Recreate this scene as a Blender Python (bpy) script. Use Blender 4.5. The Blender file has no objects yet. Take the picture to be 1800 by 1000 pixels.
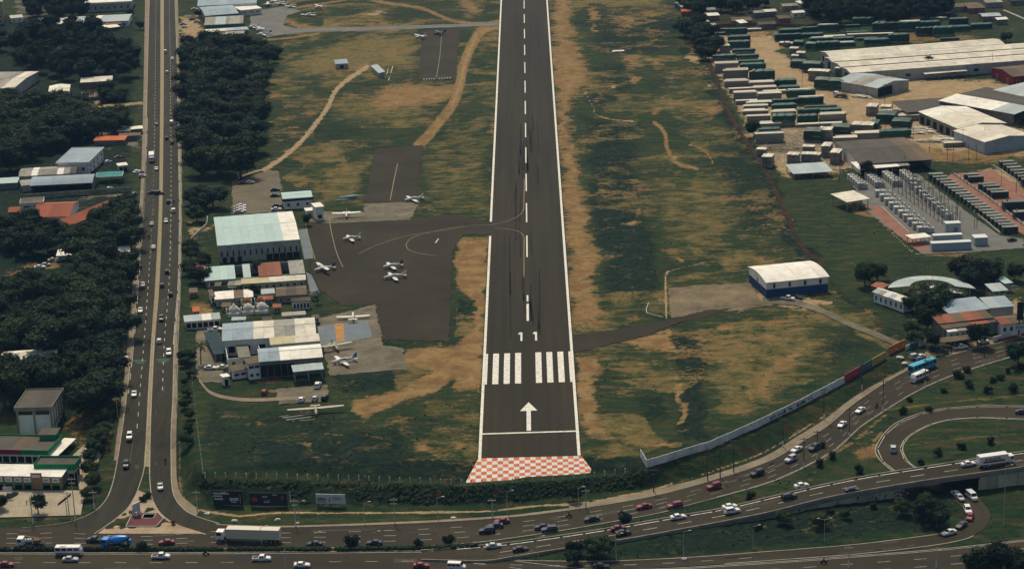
import bpy, bmesh, math, random
import numpy as np
from mathutils import Vector, Matrix
R = random.Random(7)
SC = bpy.context.scene
COL = SC.collection
# ------------------------------------------------------------------ camera
FPX, DEP, ROLL, YAW, CAMH = 3752.75, 0.304515, -0.0355912, -0.0140285, 241.207
_c, _s = math.cos(YAW), math.sin(YAW)
FWD = np.array([_s*math.cos(DEP), _c*math.cos(DEP), -math.sin(DEP)])
_rt = np.array([_c, -_s, 0.0]); _up = np.cross(_rt, FWD)
RT = _rt*math.cos(ROLL)+_up*math.sin(ROLL)
UP = -_rt*math.sin(ROLL)+_up*math.cos(ROLL)
CAM = np.array([0, 0, CAMH])
cam = bpy.data.cameras.new('camera'); camo = bpy.data.objects.new('camera', cam); COL.objects.link(camo)
cam.sensor_width = 36; cam.lens = FPX/1800*36; cam.clip_start = 1; cam.clip_end = 40000
camo.matrix_world = Matrix(((RT[0], UP[0], -FWD[0], 0), (RT[1], UP[1], -FWD[1], 0), (RT[2], UP[2], -FWD[2], CAMH), (0, 0, 0, 1)))
SC.camera = camo
# ------------------------------------------------------------------ light
SUN_EL, SUN_AZ = math.radians(56), math.radians(-14)      # azimuth from +Y towards +X
W = bpy.data.worlds.new('World'); SC.world = W; W.use_nodes = True
nt = W.node_tree; nt.nodes.clear()
sk = nt.nodes.new('ShaderNodeTexSky'); sk.sky_type = 'NISHITA'; sk.sun_disc = False
sk.sun_elevation = SUN_EL; sk.sun_rotation = SUN_AZ; sk.air_density = 1.0; sk.dust_density = 4.0; sk.ozone_density = 1.0
bg = nt.nodes.new('ShaderNodeBackground'); bg.inputs[1].default_value = 0.12
wo = nt.nodes.new('ShaderNodeOutputWorld')
nt.links.new(sk.outputs[0], bg.inputs[0]); nt.links.new(bg.outputs[0], wo.inputs[0])
sl = bpy.data.lights.new('sun', 'SUN'); sl.energy = 3.3; sl.angle = math.radians(0.55); sl.color = (1.0, 0.88, 0.66)
so = bpy.data.objects.new('sun', sl); COL.objects.link(so); so.location = (0, 900, 600)
sd = Vector((math.sin(SUN_AZ)*math.cos(SUN_EL), math.cos(SUN_AZ)*math.cos(SUN_EL), math.sin(SUN_EL)))
so.rotation_euler = sd.to_track_quat('Z', 'Y').to_euler()
SC.view_settings.view_transform = 'Standard'; SC.view_settings.look = 'None'
SC.view_settings.exposure = -0.2; SC.view_settings.gamma = 1; SC.view_settings.use_curve_mapping = False
SC.cycles.max_bounces = 4; SC.cycles.diffuse_bounces = 3; SC.cycles.glossy_bounces = 2; SC.cycles.transparent_max_bounces = 4
SC.cycles.use_denoising = True

# ------------------------------------------------------------------ photograph <-> ground
def ray(px, py):
    return FWD + RT*((px-900)/FPX) - UP*((py-500)/FPX)
def GZ(px, py, z=0.0):
    r = ray(px, py); t = (z-CAMH)/r[2]
    return CAM+r*t
def PROJ(P):
    d = np.asarray(P, float)-CAM; z = d@FWD
    return 900+FPX*(d@RT)/z, 500-FPX*(d@UP)/z
def pxm(py):                      # pixels per metre across, at image row py on the ground
    return 0.1149*(py+718)/30
def inpoly(x, y, poly):
    ins = np.zeros(x.shape, bool); n = len(poly)
    for i in range(n):
        (x1, y1), (x2, y2) = poly[i], poly[(i+1) % n]
        if y1 == y2: continue
        ins ^= ((y1 > y) != (y2 > y)) & (x < (x2-x1)*(y-y1)/(y2-y1)+x1)
    return ins
def dpoly(x, y, poly, closed=True):
    d = np.full(x.shape, 1e9); n = len(poly)
    for i in range(n if closed else n-1):
        (x1, y1), (x2, y2) = poly[i], poly[(i+1) % n]
        dx, dy = x2-x1, y2-y1; L = dx*dx+dy*dy+1e-9
        t = np.clip(((x-x1)*dx+(y-y1)*dy)/L, 0, 1)
        d = np.minimum(d, (x-x1-t*dx)**2+(y-y1-t*dy)**2)
    return np.sqrt(d)
def smooth(pts, n):               # Catmull-Rom through pts, n samples
    p = np.array(pts, float); m = len(p)
    if m == 2: return p[0]+(p[1]-p[0])*np.linspace(0, 1, n)[:, None]
    q = np.vstack([2*p[0]-p[1], p, 2*p[-1]-p[-2]])
    t = np.linspace(0, m-1-1e-9, n); i = t.astype(int); u = (t-i)[:, None]
    a, b, c, d = q[i], q[i+1], q[i+2], q[i+3]
    return .5*((2*b)+(c-a)*u+(2*a-5*b+4*c-d)*u*u+(3*b-a-3*c+d)*u**3)
# terrain: the airfield at 0, a bench with the fence line under the runway end, the avenue some 5 m lower, banks between
def W2(pts, z): return [tuple(GZ(x, y, z)[:2]) for x, y in pts]
_near = [(-900, 560), (232, 560), (318, 560), (324, 640), (335, 720), (350, 826)]
_far = [(1140, 822), (1250, 788), (1330, 752), (1400, 718), (1500, 668), (1592, 615), (1700, 590), (1900, 560), (2600, 430), (2600, -350), (-900, -350)]
PLAT = W2(_near+[(420, 818), (500, 812), (600, 808), (838, 804), (1024, 799), (1090, 802), (1128, 806)]+_far, 0)
BEN = W2(_near, 0)+W2([(400, 838), (600, 843), (815, 852), (930, 847), (1048, 838), (1100, 830)], -2.6)+W2([(1130, 824)]+_far, 0)
LOW = W2([(-900, 800), (60, 800), (180, 800), (215, 800), (300, 800), (318, 850), (345, 886), (480, 894), (640, 893), (800, 891), (900, 886), (1020, 875)], -6)+W2([(1140, 860)], -4.5)+W2([(1250, 832)], -3.9)+W2([(1330, 803), (1400, 768)], -3.6)+W2([(1460, 731), (1530, 686)], -3)+W2([(1600, 652), (1680, 624), (1800, 597), (2600, 470), (2600, 1600), (-900, 1600)], -1.8)
FYA, FYB = GZ(1250, 845, -5)[1], GZ(1700, 610, -1)[1]
FX1, FX2, FX3, FX4 = [GZ(x, 830, 0)[0] for x in (370, 560, 1056, 1128)]
def Hv(x, y):
    x = np.asarray(x, float); y = np.asarray(y, float)
    out = np.zeros(x.shape); m = (y < 890)
    if not m.any(): return out
    xx, yy = x[m], y[m]
    P = [np.where(inpoly(xx, yy, q), 0, dpoly(xx, yy, q)) for q in (PLAT, BEN, LOW)]
    inb = np.where(inpoly(xx, yy, BEN), dpoly(xx, yy, BEN), 0)
    t1 = P[0]/(P[0]+inb+1e-6); t2 = P[1]/(P[1]+P[2]+1e-6); t2 = t2*t2*(3-2*t2)
    D1 = 2.6*np.clip((xx-FX1)/(FX2-FX1), 0, 1)*np.clip((FX4-xx)/(FX4-FX3), 0, 1)
    LZ = 6.2-2.2*np.clip((xx+10)/50, 0, 1); LZ = LZ-(LZ-1.5)*np.clip((yy-FYA)/(FYB-FYA), 0, 1)
    out[m] = -D1*t1-(LZ-D1)*t2
    return out
def H(x, y): return float(Hv(np.array([x]), np.array([y]))[0])
_Z = np.linspace(3, -11, 141)
def G(px, py):                    # first hit of the pixel's ray with the terrain
    if py < 560: return GZ(px, py, 0)
    r = ray(px, py); T = (_Z-CAMH)/r[2]; P = CAM+T[:, None]*r
    d = _Z-Hv(P[:, 0], P[:, 1]); k = int(np.argmax(d <= 0))
    if k == 0: return P[0]
    a = d[k-1]/(d[k-1]-d[k]+1e-12)
    return P[k-1]+(P[k]-P[k-1])*a

# ------------------------------------------------------------------ materials
MATS = {}
def mat(name, col, rough=.85, spec=.25, var=.0, noise=0., scale=.5, metal=0., col2=None, stretch=(1, 1, 1), bump=0., trans=False):
    """principled; var = per-object tint, noise = weathering in object space towards col2"""
    if name in MATS: return MATS[name]
    m = bpy.data.materials.new(name); m.use_nodes = True; N = m.node_tree.nodes; L = m.node_tree.links
    b = N['Principled BSDF']; b.inputs['Roughness'].default_value = rough; b.inputs['Specular IOR Level'].default_value = spec
    b.inputs['Metallic'].default_value = metal; b.inputs['Base Color'].default_value = (*col, 1)
    src = None
    if noise > 0:
        tc = N.new('ShaderNodeTexCoord'); mp = N.new('ShaderNodeMapping'); mp.inputs['Scale'].default_value = stretch
        nz = N.new('ShaderNodeTexNoise'); nz.inputs['Scale'].default_value = scale; nz.inputs['Detail'].default_value = 6; nz.inputs['Roughness'].default_value = .65
        oi0 = N.new('ShaderNodeObjectInfo'); ad = N.new('ShaderNodeVectorMath'); ad.operation = 'MULTIPLY_ADD'
        cx = N.new('ShaderNodeCombineXYZ'); L.new(oi0.outputs['Random'], cx.inputs[0]); L.new(oi0.outputs['Random'], cx.inputs[1])
        ad.inputs[1].default_value = (90, 70, 0)
        L.new(cx.outputs[0], ad.inputs[0]); L.new(tc.outputs['Object'], ad.inputs[2]); L.new(ad.outputs[0], mp.inputs[0]); L.new(mp.outputs[0], nz.inputs['Vector'])
        rp = N.new('ShaderNodeMapRange'); rp.inputs[1].default_value = .42; rp.inputs[2].default_value = .66; rp.inputs[4].default_value = noise
        L.new(nz.outputs[0], rp.inputs[0])
        mx = N.new('ShaderNodeMix'); mx.data_type = 'RGBA'; mx.inputs[6].default_value = (*col, 1)
        c2 = col2 or tuple(c*.45 for c in col); mx.inputs[7].default_value = (*c2, 1)
        L.new(rp.outputs[0], mx.inputs[0]); src = mx.outputs[2]
        if bump:
            bp = N.new('ShaderNodeBump'); bp.inputs['Strength'].default_value = bump; bp.inputs['Distance'].default_value = .1
            L.new(nz.outputs[0], bp.inputs['Height']); L.new(bp.outputs[0], b.inputs['Normal'])
    if var > 0:
        oi = N.new('ShaderNodeObjectInfo'); mr = N.new('ShaderNodeMapRange'); mr.inputs[3].default_value = 1-var; mr.inputs[4].default_value = 1+var*.5
        L.new(oi.outputs['Random'], mr.inputs[0])
        vm = N.new('ShaderNodeVectorMath'); vm.operation = 'SCALE'
        if src is None: vm.inputs[0].default_value = col
        else: L.new(src, vm.inputs[0])
        L.new(mr.outputs[0], vm.inputs['Scale']); src = vm.outputs[0]
    if src is not None: L.new(src, b.inputs['Base Color'])
    MATS[name] = m
    return m

# ------------------------------------------------------------------ mesh building
class MB:
    def __init__(s): s.v = []; s.f = []; s.m = []; s.k = 0
    def add(s, vs, fs):
        o = len(s.v); s.v += [tuple(map(float, v)) for v in vs]; s.f += [tuple(i+o for i in f) for f in fs]; s.m += [s.k]*len(fs); return s
    def box(s, x0, x1, y0, y1, z0, z1):
        return s.add([(x0, y0, z0), (x1, y0, z0), (x1, y1, z0), (x0, y1, z0), (x0, y0, z1), (x1, y0, z1), (x1, y1, z1), (x0, y1, z1)],
                     [(3, 2, 1, 0), (4, 5, 6, 7), (0, 1, 5, 4), (1, 2, 6, 5), (2, 3, 7, 6), (3, 0, 4, 7)])
    def quad(s, a, b, c, d): return s.add([a, b, c, d], [(0, 1, 2, 3)])
    def slab(s, a, b, c, d, t):   # quad with thickness t downwards
        q = [a, b, c, d]; lo = [(p[0], p[1], p[2]-t) for p in q]
        return s.add(q+lo, [(0, 1, 2, 3), (7, 6, 5, 4), (0, 4, 5, 1), (1, 5, 6, 2), (2, 6, 7, 3), (3, 7, 4, 0)])
    def prism(s, poly, z0, z1):
        n = len(poly); vs = [(x, y, z0) for x, y in poly]+[(x, y, z1) for x, y in poly]
        return s.add(vs, [tuple(range(n-1, -1, -1)), tuple(range(n, 2*n))]+[(i, (i+1) % n, (i+1) % n+n, i+n) for i in range(n)])
    def loft(s, rings, caps=True):
        n = len(rings[0]); fs = []
        for k in range(len(rings)-1):
            for i in range(n):
                j = (i+1) % n; fs.append((k*n+i, k*n+j, (k+1)*n+j, (k+1)*n+i))
        if caps: fs += [tuple(range(n-1, -1, -1)), tuple((len(rings)-1)*n+i for i in range(n))]
        return s.add([p for r in rings for p in r], fs)
    def tube(s, p, q, r0, r1=None, n=6):
        p, q = Vector(p), Vector(q); r1 = r0 if r1 is None else r1
        d = (q-p).normalized(); a = d.orthogonal().normalized(); b = d.cross(a)
        rg = lambda c, r: [c+a*(r*math.cos(2*math.pi*i/n))+b*(r*math.sin(2*math.pi*i/n)) for i in range(n)]
        return s.loft([rg(p, r0), rg(q, r1)])
    def cyl(s, c, r, w, n=12, axis='y'):
        c = Vector(c); d = {'x': Vector((1, 0, 0)), 'y': Vector((0, 1, 0)), 'z': Vector((0, 0, 1))}[axis]*w/2
        return s.tube(c-d, c+d, r, r, n)
    def build(s, name, mats, parent=None, smooth=False):
        me = bpy.data.meshes.new(name); me.from_pydata(s.v, [], s.f)
        for m in (mats if isinstance(mats, (list, tuple)) else [mats]): me.materials.append(m)
        if s.k or any(s.m): me.polygons.foreach_set('material_index', s.m)
        if smooth: me.polygons.foreach_set('use_smooth', [True]*len(s.f))
        me.update()
        return mk(name, me, parent)
def mk(name, me, parent=None):
    o = bpy.data.objects.new(name, me); COL.objects.link(o)
    if parent is not None: o.parent = parent; KIDS.setdefault(parent, []).append(o)
    return o
KIDS = {}
def tag(o, label=None, cat=None, group=None, kind=None):
    if label: o['label'] = label
    if cat: o['category'] = cat
    if group: o['group'] = group
    if kind: o['kind'] = kind
    return o
def thing(name, loc, rz=0., label=None, cat=None, group=None):
    o = bpy.data.objects.new(name, None); COL.objects.link(o); o.empty_display_size = .1
    o.location = tuple(map(float, loc)); o.rotation_euler = (0, 0, rz)
    return tag(o, label, cat, group)
def copy_tree(o, parent=None):
    c = o.copy(); COL.objects.link(c)
    if parent is not None: c.parent = parent; KIDS.setdefault(parent, []).append(c)
    for ch in KIDS.get(o, []): copy_tree(ch, c)
    return c
PROTO = {}
def inst(key, maker, name, loc, rz, label, cat, group=None, scale=None):
    """first use builds the thing, later uses copy it and its parts"""
    if key not in PROTO:
        o = thing(name, (0, 0, 0)); maker(o); PROTO[key] = o
    else: o = copy_tree(PROTO[key])
    o.location = tuple(map(float, loc)); o.rotation_euler = (0, 0, rz); o.scale = scale or (1, 1, 1)
    for k in ('label', 'category', 'group'):
        if k in o: del o[k]
    return tag(o, label, cat, group)
# ------------------------------------------------------------------ roads (edge polylines in photograph pixels)
ROADS = {}
def road_edges(L, Rr, z=None, step=2.0):
    n = 400
    a, b = smooth(L, n), smooth(Rr, n)
    if z is None: A = np.array([G(*p) for p in a]); B = np.array([G(*p) for p in b])
    else:
        zz = np.interp(np.linspace(0, 1, n), [q[0] for q in z], [q[1] for q in z])
        A = np.array([GZ(*p, zz[i]) for i, p in enumerate(a)]); B = np.array([GZ(*p, zz[i]) for i, p in enumerate(b)])
    s = np.r_[0, np.cumsum(np.linalg.norm(np.diff((A+B)/2, axis=0), axis=1))]
    m = max(3, int(s[-1]/step)); q = np.linspace(0, s[-1], m)
    f = lambda P: np.c_[np.interp(q, s, P[:, 0]), np.interp(q, s, P[:, 1]), np.interp(q, s, P[:, 2])]
    return f(A), f(B), q
LVL = [0.03]
def road(name, L, Rr, m, z=None, cross=4, key=None, up=None):
    A, B, q = road_edges(L, Rr, z)
    if up is None: LVL[0] += .006; up = LVL[0]
    mb = MB(); n = len(A)
    for k in range(cross+1):
        P = A+(B-A)*(k/cross)
        P[:, 2] = (Hv(P[:, 0], P[:, 1]) if z is None else P[:, 2])+up
        mb.v += [tuple(p) for p in P]
    for k in range(cross):
        for i in range(n-1): mb.f.append((k*n+i, (k+1)*n+i, (k+1)*n+i+1, k*n+i+1)); mb.m.append(0)
    # faces must look up
    a, b, c = (Vector(mb.v[j]) for j in mb.f[0][:3])
    if (b-a).cross(c-a).z < 0: mb.f = [f[::-1] for f in mb.f]
    o = mb.build(name, m); tag(o, kind='structure')
    ROADS[key or name] = (A, B, q, z is not None, up)
    return o
def marks(name, key, m, lanes, w=.14, dash=None, phase=0, t0=0, t1=1, up=.035, parent=None, mb=None):
    """paint along a road at cross fractions lanes; dash=(on, off) in metres"""
    A, B, q, deck, up0 = ROADS[key]; own = mb is None; mb = mb or MB()
    def pt(s, t, off):
        a = np.array([np.interp(s, q, A[:, i]) for i in range(3)]); b = np.array([np.interp(s, q, B[:, i]) for i in range(3)])
        d = b-a; W_ = np.linalg.norm(d); p = a+d*(t+off/W_)
        return [p[0], p[1], (p[2] if deck else H(p[0], p[1]))+up0+up]
    s0, s1 = q[-1]*t0, q[-1]*t1
    for t in lanes:
        s = s0+phase
        while s < s1:
            e = min(s+(dash[0] if dash else 4), s1)
            c = [pt(s, t, -w/2), pt(s, t, w/2), pt(e, t, w/2), pt(e, t, -w/2)]
            if (Vector(c[1])-Vector(c[0])).cross(Vector(c[2])-Vector(c[0])).z < 0: c = c[::-1]
            mb.quad(*c); s = e+(dash[1] if dash else 0)
    if own: return tag(mb.build(name, m), kind='structure')
def sheet(name, px, m, z=.05, ground=False, edge=0):
    """flat area of the ground from a pixel polygon"""
    P = [G(*p) if ground else GZ(*p, 0) for p in px]; Q = []; r = random.Random(len(name)+int(px[0][0]))
    if edge:                                                    # broken, grass-eaten edge
        for a, b in zip(P, P[1:]+P[:1]):
            n = max(1, int(np.hypot(*(b-a)[:2])/1.6))
            for i in range(n): Q.append(a+(b-a)*i/n+(np.array([r.gauss(0, edge), r.gauss(0, edge), 0]) if i else 0))
        P = Q
    mb = MB(); vs = [(p[0], p[1], (p[2] if ground else 0)+z) for p in P]
    ar = sum(vs[i][0]*vs[(i+1) % len(vs)][1]-vs[(i+1) % len(vs)][0]*vs[i][1] for i in range(len(vs)))
    if ar < 0: vs = vs[::-1]
    mb.add(vs, [tuple(range(len(vs)))])
    bm = bmesh.new(); o = mb.build(name, m); bm.from_mesh(o.data); bmesh.ops.triangulate(bm, faces=bm.faces); bm.to_mesh(o.data); bm.free()
    return tag(o, kind='structure')
PAVED = []                                                     # pixel polygons where the terrain is pressed down under paving
def paved(L, Rr): PAVED.append([tuple(p) for p in smooth(L, 60)]+[tuple(p) for p in smooth(Rr, 60)][::-1])

def asph(name, c1, c2, sc=.06, stretch=(1, .25, 1), fine=.3, streak=0.):
    """worn asphalt: long stains along the run of the road plus aggregate"""
    m = bpy.data.materials.new(name); m.use_nodes = True; N = m.node_tree.nodes; L = m.node_tree.links
    b = N['Principled BSDF']; b.inputs['Roughness'].default_value = .9; b.inputs['Specular IOR Level'].default_value = .15
    g = N.new('ShaderNodeNewGeometry'); mp = N.new('ShaderNodeMapping'); mp.inputs['Scale'].default_value = stretch
    L.new(g.outputs['Position'], mp.inputs[0])
    n1 = N.new('ShaderNodeTexNoise'); n1.inputs['Scale'].default_value = sc; n1.inputs['Detail'].default_value = 7; n1.inputs['Roughness'].default_value = .6
    n2 = N.new('ShaderNodeTexNoise'); n2.inputs['Scale'].default_value = 1.3; n2.inputs['Detail'].default_value = 4; n2.inputs['Roughness'].default_value = .7
    L.new(mp.outputs[0], n1.inputs['Vector']); L.new(g.outputs['Position'], n2.inputs['Vector'])
    r = N.new('ShaderNodeMapRange'); r.inputs[1].default_value = .3; r.inputs[2].default_value = .7; L.new(n1.outputs[0], r.inputs[0])
    x = N.new('ShaderNodeMix'); x.data_type = 'RGBA'; x.inputs[6].default_value = (*c1, 1); x.inputs[7].default_value = (*c2, 1); L.new(r.outputs[0], x.inputs[0])
    r2 = N.new('ShaderNodeMapRange'); r2.inputs[1].default_value = .25; r2.inputs[2].default_value = .75; r2.inputs[3].default_value = 1-fine; r2.inputs[4].default_value = 1+fine; L.new(n2.outputs[0], r2.inputs[0])
    v = N.new('ShaderNodeVectorMath'); v.operation = 'SCALE'; L.new(x.outputs[2], v.inputs[0]); L.new(r2.outputs[0], v.inputs['Scale']); out = v.outputs[0]
    if streak:                                                  # tyre-worn lengthwise bands
        m3 = N.new('ShaderNodeMapping'); m3.inputs['Scale'].default_value = (.55, .006, 1); L.new(g.outputs['Position'], m3.inputs[0])
        n3_ = N.new('ShaderNodeTexNoise'); n3_.inputs['Scale'].default_value = 1; n3_.inputs['Detail'].default_value = 6; n3_.inputs['Roughness'].default_value = .7; L.new(m3.outputs[0], n3_.inputs['Vector'])
        r3 = N.new('ShaderNodeMapRange'); r3.inputs[1].default_value = .36; r3.inputs[2].default_value = .62; r3.inputs[3].default_value = 1-streak; r3.inputs[4].default_value = 1+streak*.6; L.new(n3_.outputs[0], r3.inputs[0])
        v3 = N.new('ShaderNodeVectorMath'); v3.operation = 'SCALE'; L.new(out, v3.inputs[0]); L.new(r3.outputs[0], v3.inputs['Scale']); out = v3.outputs[0]
    L.new(out, b.inputs['Base Color'])
    MATS[name] = m; return m
M_RUN = asph('runway_asphalt', (0.0180, 0.0153, 0.0081), (0.0372, 0.0306, 0.0161), .045, (1, .10, 1), .25, .22)
M_ROAD = asph('road_asphalt', (0.0222, 0.0216, 0.0135), (0.0372, 0.0342, 0.0208), .07, (1, .3, 1), .3, .25)
M_AVE = asph('avenue_asphalt', (0.0252, 0.0210, 0.0114), (0.0468, 0.0384, 0.0203), .06, (.25, 1, 1))
M_APR = asph('apron_asphalt', (0.0192, 0.0156, 0.0078), (0.0384, 0.0312, 0.0161), .045, (1, 1, 1))
M_CON = asph('apron_concrete', (.075, .068, .044), (.19, .165, .11), .13, (1, 1, 1), .45)
M_TAR = asph('grey_hardstanding', (0.1125, 0.1125, 0.0975), (0.1650, 0.1650, 0.1425), .12, (1, 1, 1), .2)
M_SLB = asph('blue_grey_slab', (.12, .15, .16), (.17, .20, .21), .2, (1, 1, 1), .2)
M_PAVE = asph('pavement_concrete', (.15, .125, .08), (.26, .21, .14), .2, (1, 1, 1), .3)
def paint(name, col, wear=.5, sc=1.0):
    return mat(name, col, .75, .2, noise=wear, scale=sc, col2=tuple(c*.35 for c in col))
M_WHITE = paint('white_paint', (.74, .71, .60), .6, .9)
M_LINE = paint('lane_paint', (.50, .49, .42), .6, .5)
M_YEL = paint('faded_yellow_paint', (.26, .22, .11), .7, .4)
M_MED = paint('median_paint', (.27, .22, .11), .6, .6)

# left dual carriageway
WL = [(266, -60), (263, 0), (260, 120), (257, 250), (253, 350), (242, 500), (234, 600), (223, 700), (215, 760), (207, 810), (199, 850), (186, 880), (160, 903), (110, 920), (40, 928)]
WML = [(283, -60), (282, 0), (282, 120), (281, 250), (279, 375), (273, 500), (266, 600), (260, 700), (257, 760), (253, 820), (245, 850), (235, 876), (219, 898), (190, 921), (165, 938)]
WMR = [(289, -60), (288, 0), (288, 120), (287, 250), (285, 375), (280, 500), (272, 600), (267, 700), (265, 760), (264, 820), (265, 850), (269, 877), (283, 902), (310, 921), (362, 939)]
WR = [(305, -60), (307, 0), (311, 120), (314, 250), (316, 375), (314, 500), (306, 600), (303, 700), (300, 760), (300, 820), (301, 850), (306, 874), (322, 895), (345, 908), (385, 921)]
AT = [(-60, 928), (60, 928), (110, 926), (250, 935), (375, 923), (495, 927), (700, 921), (800, 916), (900, 909), (1000, 897), (1135, 875), (1245, 847), (1350, 812), (1412, 776), (1455, 749), (1495, 715), (1535, 686), (1594, 651), (1650, 631), (1720, 612), (1800, 592), (1900, 566)]
AB = [(-60, 964), (60, 964), (110, 964), (250, 964), (375, 964), (495, 963), (700, 961), (825, 954), (900, 945), (1000, 930), (1150, 903), (1212, 887), (1350, 849), (1436, 810), (1475, 786), (1510, 753), (1550, 726), (1605, 692), (1660, 666), (1730, 642), (1800, 622), (1900, 597)]
road('west_road', WL, WML, M_ROAD, key='wl'); road('west_road', WMR, WR, M_ROAD, key='wr')
road('avenue_road', AT, AB, M_AVE, key='av')
road('median_strip', WML[:10], WMR[:10], M_MED, cross=1, key='med')
LT = [(1870, 714), (1800, 714), (1720, 714), (1650, 720), (1600, 733), (1565, 752), (1541, 785), (1545, 805), (1570, 828), (1610, 850), (1660, 868), (1690, 890), (1697, 902), (1694, 914), (1682, 926), (1660, 937), (1600, 946), (1500, 958), (1350, 970), (1200, 981), (1050, 987), (900, 985), (820, 980)]
LB = [(1870, 738), (1800, 738), (1720, 735), (1660, 740), (1625, 752), (1598, 768), (1586, 785), (1590, 803), (1606, 820), (1650, 840), (1700, 860), (1732, 888), (1741, 906), (1736, 922), (1718, 937), (1690, 949), (1620, 961), (1500, 974), (1350, 985), (1200, 995), (1050, 1001), (900, 1000), (820, 998)]
road('loop_road', LT, LB, M_AVE, key='loop')
BT = [(-60, 972), (300, 972), (600, 970), (760, 969), (850, 976), (950, 990), (1100, 1002), (1350, 989), (1500, 978), (1650, 966), (1800, 950), (1900, 940)]
BB = [(-60, 1050), (300, 1050), (600, 1050), (760, 1050), (850, 1050), (950, 1050), (1100, 1050), (1350, 1045), (1500, 1038), (1650, 1030), (1800, 1015), (1900, 1005)]
road('avenue_road', BT, BB, M_AVE, key='bot')
for a, b in ((WL, WML), (WMR, WR), (AT, AB), (WML[:10], WMR[:10]), (LT, LB), (BT, BB)): paved(a, b)
# flyover deck
FT = [(740, 969), (850, 960), (900, 955), (1000, 941), (1075, 929), (1200, 907), (1270, 895), (1350, 876), (1450, 853), (1530, 837), (1600, 826), (1690, 812), (1800, 795), (1900, 779)]
FB = [(740, 984), (850, 986), (900, 979), (1000, 963), (1105, 947), (1200, 930), (1270, 917), (1350, 901), (1450, 876), (1530, 861), (1620, 846), (1690, 836), (1800, 821), (1900, 806)]
FZ = [(0, -6.15), (.12, -5.85), (.2, -5.05), (.3, -4.05), (.45, -2.9), (.6, -1.5), (.75, .4), (.87, 1.4), (1, 1.7)]
road('flyover_road', FT, FB, M_AVE, z=FZ, key='fly', up=.05)
# pavements
def pave(L, Rr, name='pavement'): road(name, L, Rr, M_PAVE, cross=1, key=name+str(len(ROADS)), up=.12); paved(L, Rr)
pave([(256, -60), (253, 120), (250, 250), (246, 350), (233, 500), (225, 600), (214, 700), (206, 760), (200, 810)], [(x-.7, y) for x, y in WL[:10]][0:1]+[(259, 120), (256, 250), (252, 350), (241, 500), (233, 600), (222, 700), (214, 760), (206, 810)])
pave([(306, -60), (312, 120), (315, 250), (317, 375), (315, 500), (307, 600), (304, 700), (301, 760), (301, 820), (302, 850), (307, 874), (323, 894), (345, 907)], [(311, -60), (316, 120), (319, 250), (320, 375), (318, 500), (314, 600), (312, 700), (310, 760), (310, 820), (312, 850), (320, 871), (337, 886), (352, 897)])
pave([(1000, 890), (1130, 865), (1240, 838), (1340, 804), (1400, 768), (1450, 737), (1500, 699), (1560, 664), (1605, 641)], [(1000, 896), (1133, 874), (1244, 846), (1349, 811), (1411, 775), (1454, 748), (1503, 709), (1563, 669), (1610, 644)])
pave([(380, 921), (495, 924), (700, 917), (800, 912), (900, 905), (1000, 893)], [(380, 922.5), (495, 926), (700, 920), (800, 915), (900, 908), (1000, 896)])
def kerb(key, t, w=.32, h=.14, t0=0, t1=1, side=0):
    """a raised concrete kerb along a road edge"""
    A, B, q, deck, up = ROADS[key]; n = len(A); P = A+(B-A)*t; d = (B-A)/np.linalg.norm(B-A, axis=1)[:, None]; sg = -1 if t < .5 else 1
    i0, i1 = int(n*t0), max(int(n*t1), 2); mb = MB(); rings = []
    for i in range(i0, min(i1, n)):
        a, b = P[i]+d[i]*sg*.02, P[i]+d[i]*sg*(w+.02)
        z0 = (P[i][2] if deck else H(P[i][0], P[i][1]))+up
        rings.append([(a[0], a[1], z0-.2), (a[0], a[1], z0+h), (b[0], b[1], z0+h), (b[0], b[1], z0-.2)])
    if len(rings) > 1: mb.loft(rings)
    return tag(mb.build('kerb', mat('kerb_concrete', (.34, .31, .23), .9, noise=.7, scale=.25)), kind='structure')
for k, t, a, b in (('wl', 0, 0, 1), ('wl', 1, .84, 1), ('wr', 0, .84, 1), ('wr', 1, 0, 1), ('av', 0, .2, 1), ('av', 1, 0, 1), ('bot', 0, 0, .43), ('bot', 0, .6, 1), ('loop', 0, 0, .36), ('loop', 1, 0, .36), ('loop', 0, .5, 1), ('loop', 1, .5, .75)): kerb(k, t, t0=a, t1=b)
# lane paint
marks('lane_marking', 'wl', M_LINE, (.60,), .22, (3.2, 5.2), 1, 0, .93)
marks('lane_marking', 'wr', M_LINE, (.50,), .22, (3.2, 5.2), 3, 0, .9)
marks('edge_marking', 'wl', M_LINE, (.05,), .2, (30, 6), 0, .5, .9)
marks('edge_marking', 'wr', M_LINE, (.97,), .2, (30, 4), 0, .4, .85)
marks('lane_marking', 'av', M_LINE, (.27, .5, .74), .16, (3.4, 6.5), 2)
marks('edge_marking', 'av', M_LINE, (.965,), .22, (9, .8), 0, .55, 1)
marks('lane_marking', 'bot', M_LINE, (.22, .44), .16, (3.4, 6.5), 2)
marks('edge_marking', 'bot', M_LINE, (.02,), .18)
marks('edge_marking', 'loop', M_LINE, (.06, .93), .2, (8, 1), 0, 0, .34)
marks('lane_marking', 'loop', M_LINE, (.5,), .16, (3.4, 7), 0, .72, 1)
marks('lane_marking', 'fly', M_LINE, (.52,), .22, (4.2, 6.0), 2, .1, 1)
marks('edge_marking', 'fly', M_WHITE, (.05,), .34, (6.5, .9), 0, .05, 1)
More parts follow.
